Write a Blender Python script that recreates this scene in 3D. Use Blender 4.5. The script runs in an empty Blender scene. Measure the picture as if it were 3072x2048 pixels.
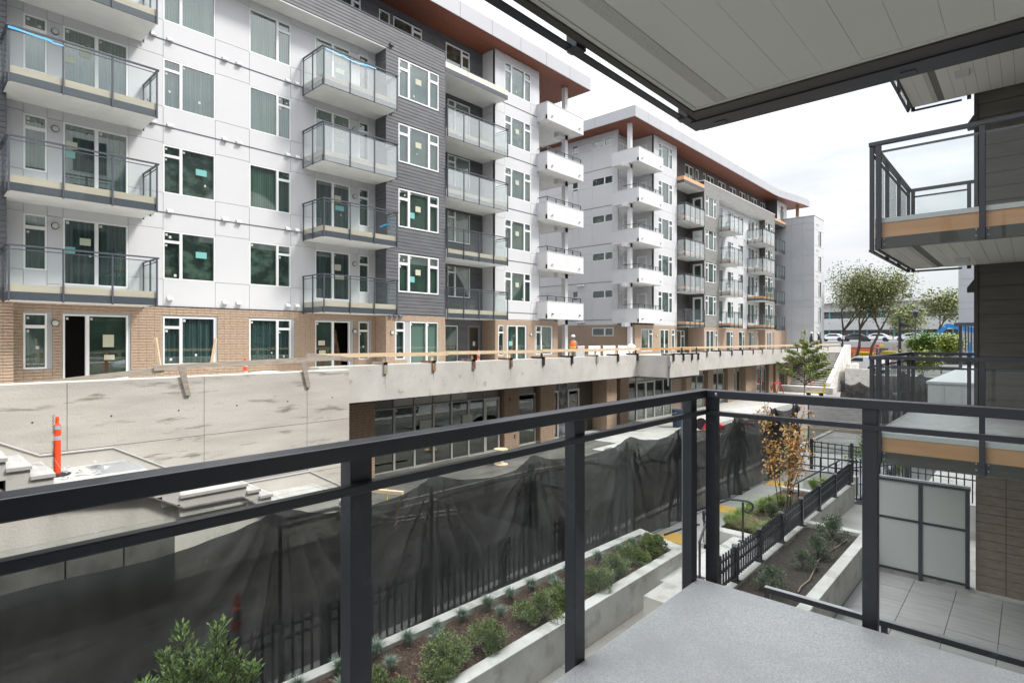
import bpy, bmesh, math, random
from mathutils import Vector, Matrix, noise as mnoise
R = math.radians
random.seed(7)
S = bpy.context.scene
col = S.collection

# ------------------------------------------------------------------ camera
TH = math.atan(1559 / 1700)
cam = bpy.data.objects.new('camera', bpy.data.cameras.new('camera'))
col.objects.link(cam)
cam.data.sensor_width = 36
cam.data.lens = 1700 / 3072 * 36
cam.data.shift_y = -6 / 3072
cam.data.clip_start = 0.05
cam.data.clip_end = 2000
cam.location = (0, 0, 0)
cam.rotation_euler = (R(90), 0, TH)
S.camera = cam
S.view_settings.view_transform = 'Standard'
S.view_settings.look = 'None'
S.view_settings.exposure = 1.36
S.view_settings.gamma = 1
S.view_settings.use_curve_mapping = False
S.cycles.max_bounces = 10
S.cycles.transparent_max_bounces = 24
S.cycles.caustics_reflective = False
S.cycles.caustics_refractive = False
S.cycles.sample_clamp_indirect = 6

# ------------------------------------------------------------------ world and sun
SUN_DIR = Vector((0.58, 0.40, 0.86)).normalized()
w = bpy.data.worlds.new('World'); S.world = w; w.use_nodes = True
nt = w.node_tree; nt.nodes.clear()
def N(t, typ, **kw):
    n = t.nodes.new(typ)
    for k, v in kw.items(): setattr(n, k, v)
    return n
out = N(nt, 'ShaderNodeOutputWorld')
sky = N(nt, 'ShaderNodeTexSky', sky_type='NISHITA', sun_disc=False)
sky.sun_elevation = math.asin(SUN_DIR.z)
sky.sun_rotation = math.atan2(SUN_DIR.x, SUN_DIR.y)
b1 = N(nt, 'ShaderNodeBackground'); b1.inputs[1].default_value = 0.12
b2 = N(nt, 'ShaderNodeBackground'); b2.inputs[1].default_value = 0.80
nt.links.new(sky.outputs[0], b1.inputs[0])
tc = N(nt, 'ShaderNodeTexCoord')
mp = N(nt, 'ShaderNodeMapping'); mp.inputs['Scale'].default_value = (1.2, 1.2, 6.0)
nt.links.new(tc.outputs['Generated'], mp.inputs[0])
nz = N(nt, 'ShaderNodeTexNoise'); nz.inputs['Scale'].default_value = 2.2; nz.inputs['Detail'].default_value = 7; nz.inputs['Roughness'].default_value = 0.55
nt.links.new(mp.outputs[0], nz.inputs['Vector'])
cr = N(nt, 'ShaderNodeValToRGB')
cr.color_ramp.elements[0].position = 0.32; cr.color_ramp.elements[0].color = (0.66, 0.69, 0.745, 1)
cr.color_ramp.elements[1].position = 0.56; cr.color_ramp.elements[1].color = (0.93, 0.93, 0.955, 1)
nt.links.new(nz.outputs[0], cr.inputs[0])
nt.links.new(cr.outputs[0], b2.inputs[0])
# overcast sky, steepened: out-of-view zenith brightened beyond a standard overcast, horizon dimmed
sz = N(nt, 'ShaderNodeSeparateXYZ'); nt.links.new(tc.outputs['Generated'], sz.inputs[0])
zenith_ramp = N(nt, 'ShaderNodeMapRange'); zenith_ramp.inputs['To Min'].default_value = 0.33; zenith_ramp.inputs['To Max'].default_value = 1.75
pw = N(nt, 'ShaderNodeMath', operation='POWER'); pw.inputs[1].default_value = 1.5; pw.use_clamp = True
nt.links.new(sz.outputs[2], pw.inputs[0]); nt.links.new(pw.outputs[0], zenith_ramp.inputs[0]); nt.links.new(zenith_ramp.outputs[0], b2.inputs[1])
# cloud cover: thins a little towards the horizon so the blue of the sky shows through
sx = N(nt, 'ShaderNodeSeparateXYZ'); nt.links.new(tc.outputs['Generated'], sx.inputs[0])
mr = N(nt, 'ShaderNodeMapRange'); mr.inputs['From Min'].default_value = 0.03; mr.inputs['From Max'].default_value = 0.13
mr.inputs['To Min'].default_value = 0.86; mr.inputs['To Max'].default_value = 0.97
nt.links.new(sx.outputs[2], mr.inputs[0])
ms = N(nt, 'ShaderNodeMixShader')
nt.links.new(mr.outputs[0], ms.inputs[0]); nt.links.new(b1.outputs[0], ms.inputs[1]); nt.links.new(b2.outputs[0], ms.inputs[2])
nt.links.new(ms.outputs[0], out.inputs[0])
sl = bpy.data.lights.new('sun', 'SUN'); sl.energy = 1.5; sl.angle = R(11); sl.color = (1, 0.96, 0.9)
so = bpy.data.objects.new('sun', sl); col.objects.link(so)
so.rotation_euler = SUN_DIR.to_track_quat('Z', 'Y').to_euler()

# ------------------------------------------------------------------ materials
MATS = {}
def mat(name, c, rough=0.6, c2=None, scale=3.0, stretch=(1, 1, 1), metal=0.0, bump=0.0, bscale=40.0, spec=0.5, lo=0.35, hi=0.65, c3=None, s3=1.0, lo3=0.5, hi3=0.6, detail=5, coat=0.0):
    """principled surface whose colour wanders between c and c2 over world position; c3 = dirt or stains"""
    if name in MATS: return MATS[name]
    m = bpy.data.materials.new(name); m.use_nodes = True; t = m.node_tree
    b = t.nodes['Principled BSDF']
    b.inputs['Roughness'].default_value = rough; b.inputs['Metallic'].default_value = metal
    b.inputs['Specular IOR Level'].default_value = spec
    b.inputs['Coat Weight'].default_value = coat
    b.inputs['Base Color'].default_value = (*c, 1)
    g = N(t, 'ShaderNodeNewGeometry')
    last = None
    if c2:
        mp = N(t, 'ShaderNodeMapping'); mp.inputs['Scale'].default_value = stretch
        t.links.new(g.outputs['Position'], mp.inputs[0])
        n = N(t, 'ShaderNodeTexNoise'); n.inputs['Scale'].default_value = scale; n.inputs['Detail'].default_value = detail
        t.links.new(mp.outputs[0], n.inputs['Vector'])
        r = N(t, 'ShaderNodeMapRange'); r.inputs['From Min'].default_value = lo; r.inputs['From Max'].default_value = hi
        t.links.new(n.outputs[0], r.inputs[0])
        x = N(t, 'ShaderNodeMix', data_type='RGBA'); x.inputs[6].default_value = (*c, 1); x.inputs[7].default_value = (*c2, 1)
        t.links.new(r.outputs[0], x.inputs[0]); last = x.outputs[2]
    if c3:
        mp = N(t, 'ShaderNodeMapping'); mp.inputs['Scale'].default_value = stretch
        t.links.new(g.outputs['Position'], mp.inputs[0])
        n = N(t, 'ShaderNodeTexNoise'); n.inputs['Scale'].default_value = s3; n.inputs['Detail'].default_value = 8; n.inputs['Roughness'].default_value = 0.62
        t.links.new(mp.outputs[0], n.inputs['Vector'])
        r = N(t, 'ShaderNodeMapRange'); r.inputs['From Min'].default_value = lo3; r.inputs['From Max'].default_value = hi3
        t.links.new(n.outputs[0], r.inputs[0])
        x = N(t, 'ShaderNodeMix', data_type='RGBA'); x.inputs[6].default_value = (*c, 1); x.inputs[7].default_value = (*c3, 1)
        if last: t.links.new(last, x.inputs[6])
        t.links.new(r.outputs[0], x.inputs[0]); last = x.outputs[2]
    if last: t.links.new(last, b.inputs['Base Color'])
    if bump:
        n = N(t, 'ShaderNodeTexNoise'); n.inputs['Scale'].default_value = bscale; n.inputs['Detail'].default_value = 4
        t.links.new(g.outputs['Position'], n.inputs['Vector'])
        bp = N(t, 'ShaderNodeBump'); bp.inputs['Strength'].default_value = bump; bp.inputs['Distance'].default_value = 0.02
        t.links.new(n.outputs[0], bp.inputs['Height']); t.links.new(bp.outputs[0], b.inputs['Normal'])
    MATS[name] = m
    return m

def glass(name, tint, ior=1.5, rough=0.0, smudge_glare=0.0):
    """thin pane: tinted see-through with a Fresnel mirror layer"""
    m = bpy.data.materials.new(name); m.use_nodes = True; t = m.node_tree; t.nodes.clear()
    o = N(t, 'ShaderNodeOutputMaterial'); tr = N(t, 'ShaderNodeBsdfTransparent'); gl = N(t, 'ShaderNodeBsdfGlossy')
    tr.inputs[0].default_value = (*tint, 1); gl.inputs['Roughness'].default_value = rough
    f = N(t, 'ShaderNodeFresnel'); gg = N(t, 'ShaderNodeNewGeometry')
    q = N(t, 'ShaderNodeMapRange'); q.inputs['To Min'].default_value = ior; q.inputs['To Max'].default_value = 1 / ior   # same mirror from both sides
    t.links.new(gg.outputs['Backfacing'], q.inputs[0]); t.links.new(q.outputs[0], f.inputs[0])
    x = N(t, 'ShaderNodeMixShader')
    t.links.new(f.outputs[0], x.inputs[0]); t.links.new(tr.outputs[0], x.inputs[1]); t.links.new(gl.outputs[0], x.inputs[2])
    fin = x
    if smudge_glare:
        d = N(t, 'ShaderNodeBsdfDiffuse'); d.inputs[0].default_value = (0.8, 0.85, 0.85, 1)
        x2 = N(t, 'ShaderNodeMixShader'); x2.inputs[0].default_value = smudge_glare
        t.links.new(x.outputs[0], x2.inputs[1]); t.links.new(d.outputs[0], x2.inputs[2]); fin = x2
    t.links.new(fin.outputs[0], o.inputs[0])
    MATS[name] = m
    return m

WHITE = mat('white_fibre_cement', (0.535, 0.54, 0.555), 0.55, (0.562, 0.567, 0.58), 0.5, (1, 1, .8), bump=0.05, bscale=120)
WHITE2 = mat('white_trim', (0.62, 0.62, 0.625), 0.45)
JOINT = mat('panel_joint', (0.36, 0.37, 0.38), 0.8)
SOFW = mat('balcony_soffit_white', (0.66, 0.66, 0.64), 0.7, (0.72, 0.72, 0.7), 2)
GREYP = mat('grey_panel', (0.36, 0.375, 0.40), 0.6, (0.39, 0.405, 0.43), 0.6)
DARKS = mat('charcoal_siding', (0.085, 0.088, 0.097), 0.62, (0.115, 0.118, 0.127), 1.5, (1, 1, 5), bump=0.1, bscale=60)
DARK2 = mat('dark_siding_core', (0.05, 0.052, 0.058), 0.8)
TAUPE = mat('taupe_siding', (0.20, 0.195, 0.185), 0.5, (0.25, 0.245, 0.23), 1.2, (1, 1, 6))
TAUPED = mat('dark_taupe_siding', (0.075, 0.07, 0.065), 0.55, (0.095, 0.09, 0.085), 1.2, (1, 1, 6), bump=0.1, bscale=60)
BRICK = mat('tan_brick', (0.34, 0.245, 0.175), 0.85, (0.44, 0.33, 0.245), 9.0, (1, 1, 2.6), bump=0.15, bscale=90)
BRICKD = mat('brown_brick', (0.25, 0.205, 0.16), 0.85, (0.31, 0.26, 0.21), 7, (1, 1, 2.6), bump=0.15, bscale=90)
MORTAR = mat('mortar', (0.16, 0.11, 0.08), 0.9)
CEDAR = mat('cedar_soffit', (0.17, 0.055, 0.032), 0.5, (0.235, 0.08, 0.045), 4, (1, 6, 1))
CONC = mat('concrete', (0.46, 0.445, 0.41), 0.85, (0.54, 0.525, 0.49), 1.3, (1, 1, 1), bump=0.25, bscale=30, c3=(0.24, 0.225, 0.185), s3=3.4, lo3=0.60, hi3=0.74)
CONCS = mat('streaked_concrete', (0.53, 0.51, 0.465), 0.88, (0.43, 0.41, 0.37), 1.6, (1, 0.35, 2.2), bump=0.3, bscale=26, c3=(0.22, 0.205, 0.165), s3=3.4, lo3=0.575, hi3=0.70)
CONCL = mat('pale_concrete', (0.58, 0.565, 0.525), 0.8, (0.70, 0.685, 0.645), 2.0, bump=0.12, bscale=60, c3=(0.40, 0.385, 0.35), s3=3, lo3=0.52, hi3=0.7)
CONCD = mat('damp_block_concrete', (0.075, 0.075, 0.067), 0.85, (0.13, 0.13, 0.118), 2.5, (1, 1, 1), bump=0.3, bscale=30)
WALK = mat('sidewalk_concrete', (0.36, 0.355, 0.33), 0.85, (0.46, 0.455, 0.43), 1.6, bump=0.12, bscale=70)
PAVER = mat('grey_paver', (0.36, 0.355, 0.345), 0.8, (0.43, 0.425, 0.41), 2.5, (1, 5, 1), bump=0.1, bscale=90)
ASPH = mat('asphalt', (0.12, 0.12, 0.118), 0.9, (0.17, 0.168, 0.16), 1.0, bump=0.3, bscale=50)
MEMB = mat('dark_membrane', (0.055, 0.053, 0.048), 0.8, (0.125, 0.12, 0.105), 1.4, (1, 0.4, 1), bump=0.5, bscale=6, c3=(0.27, 0.26, 0.235), s3=5, lo3=0.60, hi3=0.78)
GRAV = mat('gravel_yard', (0.27, 0.265, 0.25), 0.95, (0.18, 0.175, 0.165), 3, bump=0.6, bscale=30)
SOIL = mat('bark_mulch', (0.045, 0.029, 0.021), 0.95, (0.12, 0.075, 0.052), 28, bump=1.0, bscale=60, c3=(0.16, 0.095, 0.055), s3=50, lo3=0.58, hi3=0.66)
SOIL2 = mat('dark_soil', (0.035, 0.029, 0.024), 0.95, (0.075, 0.06, 0.048), 22, bump=1.0, bscale=50, c3=(0.13, 0.11, 0.09), s3=60, lo3=0.60, hi3=0.68)
MET = mat('black_blue_metal', (0.022, 0.026, 0.036), 0.34, (0.032, 0.036, 0.046), 3, spec=0.6, bump=0.015, bscale=200, c3=(0.075, 0.078, 0.085), s3=9, lo3=0.60, hi3=0.80)
METB = mat('slate_metal', (0.06, 0.068, 0.085), 0.45)
METBR = mat('dark_bronze_metal', (0.055, 0.050, 0.042), 0.42)
STEEL = mat('galvanised_steel', (0.35, 0.36, 0.37), 0.4, (0.45, 0.46, 0.47), 8, metal=0.7)
BOLT = mat('bolt_steel', (0.55, 0.55, 0.55), 0.3, metal=0.9)
BEIGE = mat('beige_fascia', (0.50, 0.42, 0.33), 0.65, (0.56, 0.48, 0.385), 2, (1, 0.5, 4))
CREAM = mat('cream_fascia', (0.62, 0.575, 0.49), 0.65, (0.68, 0.64, 0.56), 2)
ORNG = mat('orange_ply_fascia', (0.60, 0.31, 0.145), 0.6, (0.68, 0.38, 0.20), 1.2, (0.6, 1, 9))
DECK = mat('speckled_deck_membrane', (0.50, 0.505, 0.515), 0.42, (0.70, 0.705, 0.715), 160, lo=0.42, hi=0.58, bump=0.25, bscale=260, c3=(0.48, 0.48, 0.485), s3=1.6, lo3=0.42, hi3=0.66, detail=3)
SOFG = mat('grey_soffit_board', (0.80, 0.795, 0.72), 0.6, (0.83, 0.825, 0.75), 3, (1, 0.3, 1), bump=0.03, bscale=200)
GROOVE = mat('groove', (0.22, 0.22, 0.20), 0.8)
VENTM = mat('perforated_vent', (0.50, 0.495, 0.45), 0.6, (0.70, 0.69, 0.63), 330, lo=0.45, hi=0.55, detail=1)
FRAMEW = mat('white_vinyl', (0.76, 0.77, 0.77), 0.35)
FRAMEA = mat('aluminium_frame', (0.50, 0.485, 0.46), 0.38, metal=0.35)
BLIND = mat('vertical_blinds', (0.075, 0.10, 0.115), 0.8, (0.24, 0.29, 0.33), 2.2, (4, 4, 0.10), lo=0.38, hi=0.66)
BLINDG = mat('green_room', (0.07, 0.10, 0.085), 0.8, (0.22, 0.27, 0.24), 1.1, (1, 1, 0.8), lo=0.3, hi=0.75)
ROOMS = [BLINDG, mat('dim_room', (0.06, 0.075, 0.07), 0.8, (0.30, 0.33, 0.31), 2.2, (1, 1, 1.4), lo=0.42, hi=0.62), mat('pale_curtain', (0.13, 0.17, 0.155), 0.8, (0.26, 0.32, 0.29), 2.0, (3, 3, 0.15))]
SHOP = mat('dark_shop_interior', (0.010, 0.013, 0.012), 0.9, (0.05, 0.055, 0.045), 1.6, (1, 1, 2), lo=0.5, hi=0.7)
BLACK = mat('open_dark_room', (0.006, 0.005, 0.005), 0.9)
PAPER = mat('paper_sticker', (0.50, 0.52, 0.48), 0.7)
CYAN = mat('cyan_sheet', (0.16, 0.42, 0.40), 0.6)
CREAMS = mat('cream_sheet', (0.48, 0.49, 0.37), 0.6)
TIMB = mat('weathered_timber', (0.27, 0.235, 0.195), 0.85, (0.38, 0.34, 0.29), 6, (6, 0.6, 6), bump=0.2, bscale=50)
TIMN = mat('fresh_timber', (0.62, 0.46, 0.29), 0.75, (0.72, 0.57, 0.39), 5, (6, 0.6, 6))
TIMR = mat('stained_bracket', (0.10, 0.055, 0.035), 0.8, (0.30, 0.20, 0.13), 4)
BLKW = mat('black_bracket', (0.02, 0.02, 0.02), 0.6)
ORSAFE = mat('safety_orange', (0.85, 0.085, 0.02), 0.45)
REFL = mat('grey_reflective_band', (0.42, 0.46, 0.48), 0.3)
RED = mat('red_paint', (0.55, 0.03, 0.03), 0.45)
BLUE = mat('blue_ribbon', (0.02, 0.30, 0.62), 0.4)
BLUEP = mat('blue_paint', (0.01, 0.22, 0.60), 0.4)
BINB = mat('navy_bin', (0.035, 0.055, 0.10), 0.5)
YEL = mat('tactile_yellow', (0.72, 0.45, 0.10), 0.7)
YELP = mat('yellow_paint', (0.75, 0.52, 0.01), 0.5)
RUB = mat('black_rubber', (0.015, 0.015, 0.016), 0.7)
PIPEW = mat('white_pipe', (0.62, 0.61, 0.57), 0.5)
WRAP = mat('white_plastic_wrap', (0.70, 0.71, 0.74), 0.35, (0.78, 0.79, 0.8), 5, bump=0.5, bscale=9)
BLUET = mat('blue_print', (0.02, 0.15, 0.50), 0.5)
FROST = mat('frosted_screen', (0.50, 0.51, 0.49), 0.35, (0.54, 0.55, 0.53), 0.8)
BARK = mat('tree_bark', (0.075, 0.058, 0.045), 0.9, (0.12, 0.095, 0.075), 12)
HEAT = mat('grass_green', (0.15, 0.25, 0.045), 0.6, (0.32, 0.40, 0.10), 18, lo=0.4, hi=0.6)
FESC = mat('blue_fescue', (0.15, 0.22, 0.15), 0.6, (0.30, 0.38, 0.29), 25, lo=0.4, hi=0.6)
LEAFA = mat('shrub_leaf', (0.07, 0.115, 0.03), 0.42, (0.32, 0.39, 0.13), 42, lo=0.42, hi=0.6, c3=(0.36, 0.17, 0.13), s3=55, lo3=0.66, hi3=0.7)
LEAFB = mat('dark_shrub_leaf', (0.045, 0.075, 0.035), 0.4, (0.21, 0.27, 0.15), 48, lo=0.42, hi=0.6)
LEAFC = mat('laurel_leaf', (0.06, 0.12, 0.024), 0.4, (0.24, 0.36, 0.08), 30, lo=0.42, hi=0.6, c3=(0.30, 0.42, 0.05), s3=14, lo3=0.62, hi3=0.66)
LEAFD = mat('young_tree_leaf', (0.11, 0.17, 0.035), 0.5, (0.36, 0.40, 0.13), 12, lo=0.4, hi=0.6)
LEAFO = mat('autumn_leaf', (0.68, 0.25, 0.12), 0.55, (0.72, 0.48, 0.14), 9, lo=0.38, hi=0.54, c3=(0.25, 0.27, 0.06), s3=7, lo3=0.56, hi3=0.62)
LEAFF = mat('far_tree_leaf', (0.10, 0.13, 0.04), 0.6, (0.24, 0.255, 0.09), 1.6, lo=0.4, hi=0.6)
LEAFY = mat('yellow_green_leaf', (0.10, 0.16, 0.02), 0.5, (0.32, 0.36, 0.05), 3, lo=0.4, hi=0.6)
CARW = mat('white_car_paint', (0.72, 0.74, 0.76), 0.25, coat=0.5)
CARD = mat('dark_car_paint', (0.05, 0.055, 0.06), 0.25, coat=0.5)
CARG = mat('car_glass', (0.03, 0.035, 0.035), 0.08)
SKIN = mat('skin', (0.42, 0.24, 0.17), 0.6)
DARKC = mat('dark_clothing', (0.03, 0.03, 0.035), 0.8)
GREYC = mat('grey_clothing', (0.17, 0.18, 0.18), 0.8)
HIVIS = mat('orange_vest', (0.80, 0.14, 0.02), 0.6)
HIVY = mat('yellow_reflective_tape', (0.62, 0.62, 0.12), 0.4)
OFFW = mat('office_white', (0.36, 0.365, 0.37), 0.7, (0.42, 0.425, 0.43), 0.3)
FARG = mat('far_dark_glazing', (0.04, 0.05, 0.055), 0.2)
TEAL = mat('teal_frame', (0.07, 0.32, 0.36), 0.5)
MURAL = mat('mural_paint', (0.40, 0.41, 0.38), 0.8, (0.45, 0.32, 0.20), 0.9, lo=0.55, hi=0.62, c3=(0.12, 0.13, 0.07), s3=1.1, lo3=0.62, hi3=0.66)
GPANE = glass('window_glass', (0.74, 0.84, 0.80), 2.4)
GBAL = glass('balcony_glass', (0.94, 0.965, 0.96), 1.32, 0.0, 0.008)
GBALW = glass('sky_glare_balcony_glass', (0.92, 0.94, 0.935), 1.8, 0.02, 0.18)  # white veil paints the sky's reflection on the upper balcony glass
GMINE = glass('clear_railing_glass', (0.955, 0.975, 0.967), 1.27)
GNEAR = glass('neighbour_railing_glass', (0.95, 0.968, 0.96), 1.33, 0.0, 0.008)

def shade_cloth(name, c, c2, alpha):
    m = mat(name, c, 0.55, c2, 3.2, (1, 1, 0.32), lo=0.36, hi=0.68, bump=0.35, bscale=4, detail=7)  # lighter upright streaks paint the light caught on the cloth's creases
    t = m.node_tree; o = t.nodes['Material Output']; b = t.nodes['Principled BSDF']
    g = N(t, 'ShaderNodeNewGeometry'); n = N(t, 'ShaderNodeTexNoise'); n.inputs['Scale'].default_value = 1.1; n.inputs['Detail'].default_value = 2
    t.links.new(g.outputs['Position'], n.inputs['Vector'])
    r = N(t, 'ShaderNodeMapRange'); r.inputs['From Min'].default_value = 0.3; r.inputs['From Max'].default_value = 0.7
    r.inputs['To Min'].default_value = alpha - 0.05; r.inputs['To Max'].default_value = alpha + 0.07
    t.links.new(n.outputs[0], r.inputs[0])
    tr = N(t, 'ShaderNodeBsdfTransparent'); x = N(t, 'ShaderNodeMixShader')
    t.links.new(r.outputs[0], x.inputs[0]); t.links.new(tr.outputs[0], x.inputs[1]); t.links.new(b.outputs[0], x.inputs[2])
    t.links.new(x.outputs[0], o.inputs[0]); return m
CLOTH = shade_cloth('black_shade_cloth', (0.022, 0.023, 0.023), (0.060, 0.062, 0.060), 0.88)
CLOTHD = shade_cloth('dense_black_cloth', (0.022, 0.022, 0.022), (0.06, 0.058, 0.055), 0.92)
SHEET = mat('grey_ground_sheet', (0.10, 0.105, 0.105), 0.6, (0.16, 0.165, 0.16), 2.5, bump=0.4, bscale=5)

# ------------------------------------------------------------------ geometry helpers
class MB:
    def __init__(s): s.v = []; s.f = []
    def quad(s, *p):
        n = len(s.v); s.v += [tuple(q) for q in p]; s.f.append(tuple(range(n, n + len(p))))
        return s
    def box(s, x0, x1, y0, y1, z0, z1):
        n = len(s.v)
        s.v += [(x0, y0, z0), (x1, y0, z0), (x1, y1, z0), (x0, y1, z0), (x0, y0, z1), (x1, y0, z1), (x1, y1, z1), (x0, y1, z1)]
        s.f += [tuple(n + i for i in q) for q in ((0, 3, 2, 1), (4, 5, 6, 7), (0, 1, 5, 4), (1, 2, 6, 5), (2, 3, 7, 6), (3, 0, 4, 7))]
        return s
    def tube(s, pts, r, n=8, r2=None, cap=True):
        pts = [Vector(p) for p in pts]; m = len(pts); base = len(s.v)
        for i, p in enumerate(pts):
            d = (pts[min(i + 1, m - 1)] - pts[max(i - 1, 0)]).normalized()
            a = d.cross(Vector((0, 0, 1)));
            if a.length < 1e-3: a = Vector((1, 0, 0))
            a.normalize(); b = d.cross(a)
            rr = r if r2 is None else r + (r2 - r) * i / max(1, m - 1)
            for k in range(n):
                t = 2 * math.pi * k / n
                s.v.append(tuple(p + a * rr * math.cos(t) + b * rr * math.sin(t)))
        for i in range(m - 1):
            for k in range(n):
                s.f.append((base + i * n + k, base + i * n + (k + 1) % n, base + (i + 1) * n + (k + 1) % n, base + (i + 1) * n + k))
        if cap:
            s.f.append(tuple(base + k for k in range(n))); s.f.append(tuple(base + (m - 1) * n + k for k in reversed(range(n))))
        return s
    def lathe(s, prof, n=16, cx=0, cy=0):
        base = len(s.v)
        for r, z in prof:
            for k in range(n):
                t = 2 * math.pi * k / n; s.v.append((cx + r * math.cos(t), cy + r * math.sin(t), z))
        for i in range(len(prof) - 1):
            for k in range(n):
                s.f.append((base + i * n + k, base + i * n + (k + 1) % n, base + (i + 1) * n + (k + 1) % n, base + (i + 1) * n + k))
        s.f.append(tuple(base + k for k in reversed(range(n)))); s.f.append(tuple(base + (len(prof) - 1) * n + k for k in range(n)))
        return s
    def prism(s, poly, axis, a, b):
        """polygon given in the two other axes, extruded along axis from a to b"""
        def P(u, v, w):
            return {'x': (w, u, v), 'y': (u, w, v), 'z': (u, v, w)}[axis]
        n = len(s.v); m = len(poly)
        s.v += [P(u, v, a) for u, v in poly] + [P(u, v, b) for u, v in poly]
        s.f.append(tuple(n + i for i in range(m))); s.f.append(tuple(n + m + i for i in reversed(range(m))))
        for i in range(m): s.f.append((n + i, n + (i + 1) % m, n + m + (i + 1) % m, n + m + i))
        return s
    def mesh(s, name, m, smooth=False):
        me = bpy.data.meshes.new(name); me.from_pydata(s.v, [], s.f); me.materials.append(m)
        bm = bmesh.new(); bm.from_mesh(me); bmesh.ops.recalc_face_normals(bm, faces=bm.faces); bm.to_mesh(me); bm.free()
        if smooth: me.shade_smooth()
        return me
    def raw(s, name, m, smooth=False):
        me = bpy.data.meshes.new(name); me.from_pydata(s.v, [], s.f); me.materials.append(m)
        if smooth: me.shade_smooth()
        return me

def ob(name, me, parent=None, loc=(0, 0, 0), rz=0.0, kind=None):
    o = bpy.data.objects.new(name, me); col.objects.link(o); o.location = loc; o.rotation_euler = (0, 0, rz)
    if parent: o.parent = parent
    if kind: o['kind'] = kind
    return o
def tag(o, label, cat, group=None):
    o['label'] = label; o['category'] = cat
    if group: o['group'] = group
    return o
def thing(name, label, cat, loc=(0, 0, 0), rz=0.0, group=None):
    return tag(ob(name, None, None, loc, rz), label, cat, group)
CACHE = {}
def cached(key, fn):
    if key not in CACHE: CACHE[key] = fn()
    return CACHE[key]
def bevel(o, wd=0.004, seg=2):
    m = o.modifiers.new('bevel', 'BEVEL'); m.width = wd; m.segments = seg; m.limit_method = 'ANGLE'
    return o

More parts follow.
